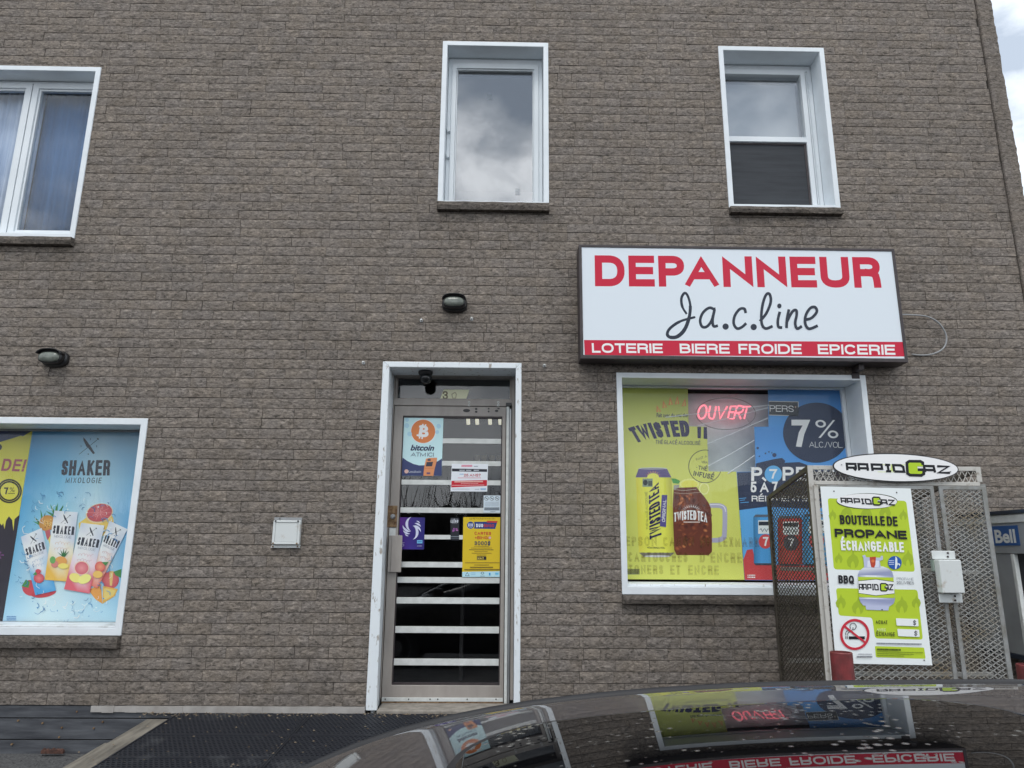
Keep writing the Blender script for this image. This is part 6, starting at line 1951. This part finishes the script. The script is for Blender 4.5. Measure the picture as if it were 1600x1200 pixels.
ar.stroke([(436, 932), (436, 916), (446, 908), (462, 908), (470, 900), (470, 892)], 3.2, SMK, smooth=4); ar.stroke([(445, 932), (446, 920), (456, 914), (470, 912)], 3, SMK, smooth=4)
ar.stroke([(458, 900), (456, 884), (466, 874), (480, 876), (486, 890), (478, 902), (470, 904)], 3.2, SMK, smooth=4)
RC = rgb(186, 48, 62)
ar.stroke([(425, 884), (534, 970)], 10, RC)
ar.stroke([(479 + 65 * math.cos(2 * math.pi * k / 48), 927 + 69 * math.sin(2 * math.pi * k / 48)) for k in range(48)], 12, RC, closed=True)
ar.build('warning_emblem', M['print'], o)
for px, py in ((1303, 767.5), (1401, 769.5), (1444, 1031.5)):
    p = at(px, py, QY - .001); b_ = MB(); b_.tube([(p.x, QY - 0.003, p.z), (p.x, QY + 0.0005, p.z)], 0.004, 8); b_.build('screw', M['brown'], o)

# ================================================================== PAYPHONE BOOTH
BF, BB = -0.60, -0.10
bx = at(1581, 850, BF).x
HF = at_x(1606, 830, bx).y
bz1 = at_x(1598, 802, bx).z; bz0 = at(1594, 1026, BF).z
booth = thing('payphone_booth', 'pale grey payphone booth with a blue sign behind the cage', 'payphone', (bx + 0.4, (BF + BB) / 2, ground_z(-0.4)))
b_ = MB(); b_.box(bx - 0.02, bx + 0.82, HF - 0.02, BB, bz1, bz1 + 0.025); b_.build('booth_roof', M['booth_dark'], booth, bevel=0.004)
b_ = MB(); b_.box(bx - 0.008, bx + 0.805, HF - 0.008, BB, bz1 - 0.055, bz1 - 0.001); b_.build('roof_band', M['whitebar'], booth, bevel=0.006)
zs = at_x(1594, 860, bx).z
b_ = MB(); b_.box(bx, bx + 0.03, HF, BB, zs - 0.02, bz1 - 0.056); b_.build('sign_band', M['booth'], booth, bevel=0.003)
b_ = MB(); b_.box(bx + 0.0305, bx + 0.8, HF, HF + 0.03, zs - 0.02, bz1 - 0.056); b_.build('front_band', M['booth'], booth, bevel=0.003)
b_ = MB(); b_.box(bx, bx + 0.028, BF, BF + 0.03, bz0, zs - 0.021); b_.build('booth_post', M['whitebar'], booth, bevel=0.004)
b_ = MB(); b_.box(bx + 0.77, bx + 0.8, BF, BB, bz0, zs - 0.021); b_.build('side_panel', M['booth'], booth, bevel=0.004)
b_ = MB(); b_.box(bx + 0.006, bx + 0.028, BF + 0.0305, BB, bz0, zs - 0.021); b_.build('side_panel', M['booth'], booth, bevel=0.004)
b_ = MB(); b_.box(bx + 0.031, bx + 0.769, BB - 0.03, BB, bz0, zs - 0.021); b_.build('back_panel', M['booth_dark'], booth)
b_ = MB(); b_.box(bx + 0.25, bx + 0.55, BB - 0.18, BB - 0.031, bz0 + 0.25, bz0 + 0.75); b_.build('phone', M['black'], booth, bevel=0.01)
b_ = MB(); b_.box(bx + 0.3, bx + 0.5, BF + 0.15, BB - 0.05, ground_z(-0.4) - 0.01, bz0 - 0.031); b_.build('pedestal', M['booth_dark'], booth, bevel=0.01)
b_ = MB(); b_.box(bx, bx + 0.8, BF, BB, bz0 - 0.03, bz0 - 0.001); b_.build('booth_base', M['booth_dark'], booth, bevel=0.004)
# blue plate on the side, lettered
def at_plane_x(px, py, X): return at_x(px, py, X)
pl = [at_x(1546, 822, bx - 0.004), at_x(1589, 821.5, bx - 0.004), at_x(1589.5, 853.5, bx - 0.004), at_x(1546, 851.5, bx - 0.004)]
ya, yb = pl[1].y, pl[0].y; za, zb_ = (pl[2].z + pl[3].z) / 2, (pl[0].z + pl[1].z) / 2
b_ = MB(); b_.box(bx - 0.004, bx - 0.0005, ya, yb, za, zb_); o2 = b_.build('sign_plate', surf('blue_enamel', (0.02, 0.085, 0.26), rough=0.3), booth)
V, Fc = glyphs('Bell', 0.03)
tl, tr = at_x(1553, 828, bx - 0.0045), at_x(1585, 827, bx - 0.0045)
zt_, zb2 = tl.z, at_x(1585, 848.5, bx - 0.0045).z
b_ = MB(); b_.add([(bx - 0.0047, tl.y + (tr.y - tl.y) * u, zb2 + (zt_ - zb2) * v) for u, v in V], Fc); b_.build('lettering', M['whitebar'], booth)

# ================================================================== BOLLARDS
def bollard(px, py, Y, label):
    p = at(px, py, Y)
    t = thing('bollard', label, 'bollard', (p.x, Y, ground_z(Y)), group='red pipe bollards in front of the wall')
    g0 = ground_z(Y) - 0.02
    lathe([(0.058, g0), (0.058, p.z - 0.004), (0.055, p.z), (0.049, p.z), (0.049, p.z - 0.05), (0.001, p.z - 0.05)], p.x, Y, 24).build('pipe', M['bollard'], t, smooth=False)
    lathe([(0.085, g0), (0.080, g0 + 0.035), (0.0585, g0 + 0.04)], p.x, Y, 24).build('footing', M['concrete'], t)
bollard(1314, 1018.5, -1.10, 'faded red pipe bollard in front of the propane poster')
bollard(1606, 1038, -1.05, 'faded red pipe bollard below the payphone booth')

# ================================================================== RAMP, MATS, DEBRIS
rz0 = at(262, 1115.5, -0.03).z                    # deck height at the wall
pr = at_x(147, 1199, at(278, 1115, -0.03).x)      # where the same edge leaves the picture
RX0 = at(278, 1115, -0.03).x; RX1 = 1.15
slope = (pr.z - rz0) / (pr.y + 0.03)
def deck(y):
    if y > -1.95: return rz0 + slope * (y + 0.03)
    return rz0 + slope * (-1.92) + (y + 1.95) * 0.22
ramp = thing('entrance_ramp', 'low timber entrance ramp with a pale weathered edge beam at the shop door', 'ramp', (-0.6, -0.9, ground_z(-0.9)))
YS = [-0.03, -0.5, -0.95, -1.45, -1.95, -2.3, -2.6]
b_ = MB()
for i in range(len(YS) - 1):
    ya, yb = YS[i], YS[i + 1]
    b_.prism([(RX0, ya, deck(ya) - 0.012), (RX0, yb, deck(yb) - 0.012), (RX0, yb, deck(yb) - 0.09), (RX0, ya, deck(ya) - 0.09)], (RX1 - RX0, 0, 0))
b_.build('deck', M['board'], ramp)
xe = at(244, 1114, -0.03).x
for nm, xa, xb, dz_, th_ in (('edge_beam', xe, RX0 - 0.002, 0.0, 0.14), ('lower_ledge', xe - 0.075, xe - 0.002, -0.035, 0.10)):
    b_ = MB()
    ys_ = [-0.03 - k * 0.12 for k in range(17)] + YS[4:]
    y0_ = -0.06 if nm == 'edge_beam' else -0.42
    ys_ = [y for y in ys_ if y <= y0_]
    for i in range(len(ys_) - 1):
        ya, yb = ys_[i], ys_[i + 1]
        b_.prism([(xa, ya, deck(ya) + dz_), (xa, yb, deck(yb) + dz_), (xa, yb, deck(yb) + dz_ - th_), (xa, ya, deck(ya) + dz_ - th_)], (xb - xa, 0, 0))
    o = b_.build(nm, M['wood'], ramp)
for yy in (-0.3, -1.2):
    b_ = MB(); b_.box(xe + 0.01, xe + 0.1, yy - 0.045, yy + 0.045, ground_z(yy) - 0.05, deck(yy) - 0.15); b_.build('leg', M['wood'], ramp)
    b_ = MB(); b_.box(RX1 - 0.1, RX1 - 0.01, yy - 0.045, yy + 0.045, ground_z(yy) - 0.05, deck(yy) - 0.092); b_.build('leg', M['wood'], ramp)

def mat_mesh(xa, xb, ya, yb, name, label):
    """ring mat: a rubber lattice of round holes lying on the deck"""
    p = 0.0285
    nx_, ny_ = max(1, round((xb - xa) / p)), max(1, round((ya - yb) / p))
    dx, dy = (xb - xa) / nx_, (ya - yb) / ny_
    b_ = MB(); vs, fs = [], []
    n = 8
    for j in range(ny_):
        off = 0.5 * dx if j % 2 else 0.0
        for i in range(nx_ - (1 if j % 2 else 0)):
            cx, cy = xa + (i + 0.5) * dx + off, ya - (j + 0.5) * dy
            base = len(vs)
            out = [(1, 0), (1, 1), (0, 1), (-1, 1), (-1, 0), (-1, -1), (0, -1), (1, -1)]
            for k in range(n):
                vs.append((cx + out[k][0] * dx / 2, cy + out[k][1] * dy / 2, deck(cy + out[k][1] * dy / 2) + 0.008))
            for k in range(n):
                a = k * math.pi / 4
                x, y = cx + 0.36 * dx * math.cos(a), cy + 0.36 * dy * math.sin(a)
                vs.append((x, y, deck(y) + 0.0085))
            for k in range(n):
                a = k * math.pi / 4
                x, y = cx + 0.34 * dx * math.cos(a), cy + 0.34 * dy * math.sin(a)
                vs.append((x, y, deck(y) - 0.008))
            for k in range(n):
                k2 = (k + 1) % n
                fs.append((base + k, base + k2, base + 8 + k2, base + 8 + k)); fs.append((base + 8 + k, base + 8 + k2, base + 16 + k2, base + 16 + k))
    b_.add(vs, fs)
    # rim
    for (x0_, x1_, y0_, y1_) in ((xa, xb, ya, ya - 0.012), (xa, xb, yb + 0.012, yb), (xa, xa + 0.010, ya - 0.0125, yb + 0.0125), (xb - 0.010, xb, ya - 0.0125, yb + 0.0125)):
        q_ = [(x0_, y0_), (x1_, y0_), (x1_, y1_), (x0_, y1_)]
        base = [(x, y, deck(y) + 0.0105) for x, y in q_] + [(x, y, deck(y) - 0.010) for x, y in q_]
        b_.add(base, [(3, 2, 1, 0), (0, 1, 5, 4), (1, 2, 6, 5), (2, 3, 7, 6), (3, 0, 4, 7)])
    return tag(b_.build(name, M['rubber'], None), label, 'mat', 'rubber ring mats covering the ramp')
xsm = at(486, 1116, -0.05).x
rows_ = [(-0.045, -0.50), (-0.505, -0.90), (-0.905, -1.345), (-1.35, -1.94)]
names_ = [('against the wall', 'left'), ('second from the wall', 'left'), ('third from the wall', 'left')]
for r_i, (ya, yb) in enumerate(rows_):
    for c_i, (xa, xb) in enumerate(((RX0 + 0.004, xsm - 0.002), (xsm + 0.002, -0.15), (-0.145, 1.1))):
        lab = 'black rubber ring mat on the ramp, %s, %s' % (('wall row', 'second row', 'third row', 'lowest row')[r_i], ('by the edge beam', 'middle column', 'below the door')[c_i])
        mat_mesh(xa, xb, ya, yb, 'rubber_mat', lab)

# crumbled bits at the foot of the boards
rk = random.Random(8)
p = at(86, 1171, -0.03)
b_ = MB()
top_pts = [(p.x - 0.075 + 0.012 * k, -0.06, p.z - 0.004 + (0.006 + 0.012 * rk.random()) * (1 if 0 < k < 12 else 0.2)) for k in range(13)]
b_.prism([(p.x - 0.075, -0.06, p.z - 0.02)] + top_pts + [(p.x + 0.07, -0.06, p.z - 0.02)], (0, 0.025, 0))
tag(b_.build('wood_scrap', surf('rotten_brown_wood', (0.11, 0.05, 0.035), (0.05, 0.025, 0.02), rough=0.9, scale=40), None, bevel=0.003), 'broken reddish brown wood scrap on the gravel at the foot of the boards', 'scrap')
b_ = MB()
for _ in range(700):
    x, y = rk.uniform(-5.5, -2.5), -abs(rk.gauss(0, 0.35)) - 0.03
    s_ = rk.uniform(0.004, 0.016); z_ = ground_z(y)
    vs = [(x + s_ * rk.uniform(.6, 1.2) * math.cos(a), y + s_ * rk.uniform(.6, 1.2) * math.sin(a), z_ - 0.002) for a in (0, 1.57, 3.14, 4.71)] + [(x + rk.uniform(-.3, .3) * s_, y, z_ + s_ * rk.uniform(.5, 1))]
    b_.add(vs, [(0, 1, 4), (1, 2, 4), (2, 3, 4), (3, 0, 4)])
o = b_.build('gravel', M['asphalt']); o['kind'] = 'stuff'

for px, py in ((28, 1126), (66, 1130), (96, 1137), (120, 1112), (146, 1138), (18, 1163), (92, 1152), (160, 1128)):
    q_ = at(px, py, -0.006)
    b_ = MB(); b_.tube([(q_.x, -0.008, q_.z), (q_.x, 0.002, q_.z)], 0.006, 7); b_.build('nail', M['rust'], bld)
b_ = MB()
for _ in range(900):
    x = rk.uniform(-2.35, 1.05); y = -0.035 - abs(rk.gauss(0, 0.05)) if rk.random() < 0.6 else rk.uniform(-1.9, -0.05)
    s_ = rk.uniform(0.002, 0.009); z_ = deck(y) + 0.010
    a0 = rk.uniform(0, 6.28)
    vs = [(x + s_ * rk.uniform(.5, 1.6) * math.cos(a0 + k * 1.57), y + s_ * rk.uniform(.5, 1.2) * math.sin(a0 + k * 1.57), z_) for k in range(4)] + [(x, y, z_ + s_ * rk.uniform(.3, .9))]
    b_.add(vs, [(0, 1, 4), (1, 2, 4), (2, 3, 4), (3, 0, 4)])
o = b_.build('litter', surf('grit_and_dead_leaves', (0.22, 0.19, 0.14), (0.12, 0.08, 0.05), rough=0.9, scale=40)); o['kind'] = 'stuff'

# ================================================================== PARKED CAR
CARX, CARY, TILT = 0.55, -4.76, math.atan(0.0545)
car = thing('parked_car', 'dark grey car with a glossy roof and black sunroof parked in front of the shop', 'car', (CARX, CARY, ground_z(CARY)), rot=(TILT, 0, 0))
# length profile of the roof, in world height over x, as the camera sees its crown
def slope_x(x):
    return max(-0.12, min(0.50, 0.015 + 0.15 * math.exp(-x / 0.19) - max(0.0, x - 0.55) * 0.16))
PROF = {}
xs_ = [(-0.60 + 0.01 * i) for i in range(0, 246)]
acc = 0.0; vals = []
for i, x in enumerate(xs_):
    if i: acc += 0.01 * slope_x((xs_[i - 1] + x) / 2)
    vals.append(acc)
i0 = min(range(len(xs_)), key=lambda i: abs(xs_[i] - 0.45))
vals = [v - vals[i0] for v in vals]
def S_(x):
    t_ = (x + 0.60) / 0.01; i = int(max(0, min(len(vals) - 2, t_))); f = t_ - i
    return vals[i] + (vals[i + 1] - vals[i]) * f
H0 = 1.62 - 0.1400 - ground_z(CARY) - 0.0545 * 0.39 + 0.39 ** 2 / 14
def half_w(x): return 0.565 - 0.055 * max(0.0, min(1.4, (x - 0.3) / 0.55))
def roof_z(x, yl):
    hw = half_w(x); a = abs(yl)
    roll = 0.0
    if a > hw - 0.085: roll = ((a - (hw - 0.085)) / 0.085) ** 2.6 * 0.030
    return H0 + S_(x) - yl * yl / 14.0 - roll
def patch(name, x0_, x1_, f0, f1, nx_, ny_, dz=0.0, mat=None, skirt=0.02, mask=None):
    """a piece of the roof shell between x0..x1; f0, f1 give its half width limits at x"""
    b_ = MB(); vs, fs = [], []
    for i in range(nx_ + 1):
        x = x0_ + (x1_ - x0_) * i / nx_
        lo_, hi_ = f0(x), f1(x)
        for j in range(ny_ + 1):
            t_ = j / ny_; t_ = 0.5 - 0.5 * math.cos(math.pi * t_)
            yl = lo_ + (hi_ - lo_) * t_
            vs.append((x - CARX, yl, roof_z(x, yl) + dz))
    w_ = ny_ + 1
    for i in range(nx_):
        for j in range(ny_):
            fs.append((i * w_ + j, (i + 1) * w_ + j, (i + 1) * w_ + j + 1, i * w_ + j + 1))
    # skirt for thickness
    loop = [j for j in range(w_)] + [i * w_ + ny_ for i in range(1, nx_ + 1)] + [nx_ * w_ + j for j in range(ny_ - 1, -1, -1)] + [i * w_ for i in range(nx_ - 1, 0, -1)]
    b0 = len(vs)
    vs += [(vs[k][0], vs[k][1], vs[k][2] - skirt) for k in loop]
    n = len(loop)
    for k in range(n):
        k2 = (k + 1) % n
        fs.append((loop[k], loop[k2], b0 + k2, b0 + k))
    b_.add(vs, fs)
    o = b_.build(name, mat, car)
    me = o.data
    flags = [True] * (nx_ * ny_) + [False] * n
    me.polygons.foreach_set('use_smooth', flags)
    return o
XW = -0.46                                          # top edge of the windscreen
patch('roof', XW, 1.50, lambda x: -half_w(x), lambda x: half_w(x), 90, 48, 0.0, M['paint'], 0.03)
def sun_half(x0_, x1_, hw, rad):
    def f(x):
        d = min(x - x0_, x1_ - x)
        if d < rad: return hw - rad + math.sqrt(max(0.0, rad * rad - (rad - d) ** 2))
        return hw
    return f
SGX0, SGX1 = -0.035, 0.470
def strip_patch(name, x0_, x1_, hw0, hw1, rad, dz, mat, skirt):
    c_, h_ = (hw0 + hw1) / 2, (hw1 - hw0) / 2
    f = sun_half(x0_, x1_, h_, rad)
    return patch(name, x0_ + 1e-4, x1_ - 1e-4, lambda x: c_ - f(x), lambda x: c_ + f(x), 80, 40, dz, mat, skirt)
strip_patch('sunroof_seal', SGX0 - 0.008, SGX1 + 0.008, -0.368, 0.404, 0.100, 0.0012, M['seal'], 0.004)
strip_patch('sunroof', SGX0, SGX1, -0.36, 0.396, 0.095, 0.0024, M['roofglass'], 0.005)
# drip mouldings along the roof edges
for sg_ in (-1, 1):
    b_ = MB()
    b_.tube([(x - CARX, sg_ * (half_w(x) - 0.030), roof_z(x, half_w(x) - 0.030) + 0.0015) for x in [XW + 0.05 * k for k in range(40)]], 0.0070, 8)
    b_.build('roof_moulding', M['seal'], car, smooth=True)
# windscreen, rear window, side windows
def wz(x): return roof_z(x, 0.0)
def glass_sheet(name, P, mat):
    b_ = MB(); n = len(P); m_ = len(P[0])
    vs = [q_ for r_ in P for q_ in r_]
    b_.add(vs, [(i * m_ + j, i * m_ + j + 1, (i + 1) * m_ + j + 1, (i + 1) * m_ + j) for i in range(n - 1) for j in range(m_ - 1)])
    o = b_.build(name, mat, car, smooth=True)
    sd = o.modifiers.new('solid', 'SOLIDIFY'); sd.thickness = 0.006
    return o
BELT, COWLX, DECKX = 0.93, -1.15, 2.05
P_ = []
for k in range(9):
    t_ = k / 8
    xt = XW - 0.003 + (COWLX - XW) * t_; hw = half_w(XW) + (0.70 - half_w(XW)) * t_
    r_ = []
    for j in range(13):
        u = -1 + j / 6
        ztop_ = roof_z(XW, u * half_w(XW)); zc = BELT + 0.03 - 0.03 * u * u
        r_.append((xt - CARX + 0.10 * t_ * (u * u), u * hw, ztop_ + (zc - ztop_) * t_ - 0.03 * math.sin(math.pi * t_) * -1))
    P_.append(r_)
glass_sheet('windscreen', P_, M['tinted'])
P_ = []
for k in range(9):
    t_ = k / 8
    xt = 1.503 + (DECKX - 1.5) * t_; hw = half_w(1.5) + (0.62 - half_w(1.5)) * t_
    P_.append([(xt - CARX - 0.08 * t_ * u * u, u * hw, roof_z(1.5, u * half_w(1.5)) + (BELT + 0.04 - roof_z(1.5, u * half_w(1.5))) * t_ + 0.03 * math.sin(math.pi * t_)) for u in [-1 + j / 6 for j in range(13)]])
glass_sheet('rear_window', P_, M['tinted'])
def rail_z(x):
    if x < XW:
        t_ = (x - XW) / (COWLX - XW); return roof_z(XW, half_w(XW)) + (BELT - roof_z(XW, half_w(XW))) * t_
    if x > 1.5:
        t_ = (x - 1.5) / (DECKX - 1.5); return roof_z(1.5, half_w(1.5)) + (BELT + 0.01 - roof_z(1.5, half_w(1.5))) * t_
    return roof_z(x, half_w(x))
def rail_y(x):
    if x < XW: return half_w(XW) + (0.72 - half_w(XW)) * (x - XW) / (COWLX - XW)
    if x > 1.5: return half_w(1.5) + (0.64 - half_w(1.5)) * (x - 1.5) / (DECKX - 1.5)
    return half_w(x)
for sg_ in (-1, 1):
    for xa, xb in ((-0.95, 0.33), (0.40, 1.32), (1.39, 1.88)):
        P_ = []
        for k in range(13):
            x = xa + (xb - xa) * k / 12
            P_.append([(x - CARX, sg_ * (rail_y(x) + 0.002 + (0.80 - rail_y(x)) * (1 - v)), BELT + (rail_z(x) - 0.012 - BELT) * v) for v in (0, .5, 1)])
        glass_sheet('side_window', P_, M['tinted'])
    for xa, xb in ((-1.13, -0.95), (0.33, 0.40), (1.32, 1.39), (1.88, 2.04)):
        P_ = []
        for k in range(5):
            x = xa + 0.001 + (xb - xa - 0.002) * k / 4
            P_.append([(x - CARX, sg_ * (rail_y(x) + 0.004 + (0.80 - rail_y(x)) * (1 - v)), BELT + (rail_z(x) - 0.010 - BELT) * v) for v in (0, .5, 1)])
        glass_sheet('pillar', P_, M['paint'])
# lower body as one loft
ST = [(-2.02, .58, .42, .66), (-1.98, .72, .30, .74), (-1.80, .84, .24, .80), (-1.45, .885, .22, .88), (-1.05, .90, .22, .935), (0.0, .905, .22, .945), (1.2, .905, .22, .945), (2.05, .89, .22, .96), (2.40, .85, .26, .95), (2.55, .74, .32, .90), (2.58, .60, .45, .82)]
vs, fs = [], []
for x, hw, zb_, zt_ in ST:
    sec = [(0, zb_), (hw * .8, zb_), (hw * .97, zb_ + .08), (hw, zb_ + (zt_ - zb_) * .5), (hw * .985, zt_ - .10), (hw * .90, zt_ - .015), (hw * .72, zt_ + .004), (hw * .4, zt_ + .025), (0, zt_ + .035)]
    sec = sec + [(-y, z_) for y, z_ in sec[-2:0:-1]]
    vs += [(x - CARX, y, z_) for y, z_ in sec]
n = 16
for i in range(len(ST) - 1):
    for k in range(n):
        fs.append((i * n + k, i * n + (k + 1) % n, (i + 1) * n + (k + 1) % n, (i + 1) * n + k))
fs.append(tuple(range(n - 1, -1, -1))); fs.append(tuple((len(ST) - 1) * n + k for k in range(n)))
b_ = MB(); b_.add(vs, fs); o = b_.build('body', M['paint'], car, smooth=True)
o.modifiers.new('sub', 'SUBSURF').levels = 2; o.modifiers['sub'].render_levels = 2
for xw in (-1.32, 1.58):
    for sg_ in (-1, 1):
        def wheel_ring(prof, nm, mt, par):
            vs, fs = [], []
            nn = 28
            for r_, y in prof:
                vs += [(xw - CARX + r_ * math.cos(2 * math.pi * k / nn), sg_ * y, 0.315 + r_ * math.sin(2 * math.pi * k / nn)) for k in range(nn)]
            for i in range(len(prof) - 1):
                for k in range(nn):
                    fs.append((i * nn + k, i * nn + (k + 1) % nn, (i + 1) * nn + (k + 1) % nn, (i + 1) * nn + k))
            fs.append(tuple(range(nn))); fs.append(tuple((len(prof) - 1) * nn + k for k in range(nn)))
            b_ = MB(); b_.add(vs, fs)
            o = b_.build(nm, mt, par); 
            if par is not car: o.location = (0, 0, 0)
            return o
        wh = wheel_ring([(.20, .70), (.30, .70), (.315, .72), (.315, .89), (.30, .915), (.215, .915)], 'wheel', M['tyre'], car)
        wheel_ring([(.214, .90), (.205, .918), (.16, .905), (.05, .922), (.02, .922)], 'rim', M['rim'], wh)
for sg_ in (-1, 1):
    b_ = MB(); b_.box(-1.97 - CARX, -1.80 - CARX, sg_ * 0.50, sg_ * 0.72, 0.60, 0.70); b_.build('headlight', M['whitebar'], car, bevel=0.03)
    b_ = MB(); b_.box(2.45 - CARX, 2.56 - CARX, sg_ * 0.48, sg_ * 0.74, 0.70, 0.82); b_.build('tail_light', M['bollard'], car, bevel=0.03)
    b_ = MB(); b_.box(-0.85 - CARX, -0.72 - CARX, sg_ * 0.86, sg_ * 1.0, 0.94, 1.06); b_.build('side_mirror', M['paint'], car, bevel=0.03)

# ================================================================== ACROSS THE LOT, SEEN ONLY IN THE GLASS
rt = random.Random(21)
b_ = MB()
def grow(p, d, ln_, r_, lev):
    e_ = p + d * ln_
    b_.tube([p, e_], r_, 4 if lev > 1 else 5, caps=False, radii=[r_, r_ * 0.7])
    if lev == 0: return
    for _ in range(rt.choice((2, 3, 3))):
        nd = (d + Vector((rt.uniform(-.7, .7), rt.uniform(-.7, .7), rt.uniform(-.25, .5)))).normalized()
        grow(p + (e_ - p) * rt.uniform(.55, 1.0), nd, ln_ * rt.uniform(.55, .8), r_ * 0.6, lev - 1)
for k in range(26):
    x = -46 + k * 3.6 + rt.uniform(-1, 1)
    grow(Vector((x, -33 + rt.uniform(-3, 3), -0.4)), Vector((rt.uniform(-.1, .1), 0, 1)), rt.uniform(1.7, 2.6), 0.12, 5)
# thin scrub and a ragged dark hedge below the bare trees
for _ in range(1500):
    x = rt.uniform(-55, 55); h = rt.uniform(3.5, 6.8)
    p = Vector((x, -36 + rt.uniform(-1.5, 1.5), -0.5))
    q_ = p + Vector((rt.uniform(-2.2, 2.2), rt.uniform(-.4, .4), h + 0.5))
    b_.tube([p, (p + q_) / 2 + Vector((rt.uniform(-.3, .3), 0, 0)), q_], 0.05, 3, caps=False, radii=[0.05, 0.028, 0.008])
hv, hf = [], []
NH = 420
for i in range(NH + 1):
    x = -60 + 120 * i / NH
    top_h = 4.2 + 0.5 * math.sin(x * 0.35) + rt.uniform(-0.5, 0.5)
    hv += [(x, -37.5 + rt.uniform(-.3, .3), -0.6), (x, -37 + rt.uniform(-.5, .5), top_h * 0.6), (x, -37.5 + rt.uniform(-.3, .3), top_h), (x, -40, -0.6)]
for i in range(NH):
    for q_ in range(3):
        hf.append((i * 4 + q_, (i + 1) * 4 + q_, (i + 1) * 4 + q_ + 1, i * 4 + q_ + 1))
b_.add(hv, hf)
wd_ = b_.build('far_woods', M['bark']); wd_['kind'] = 'stuff'
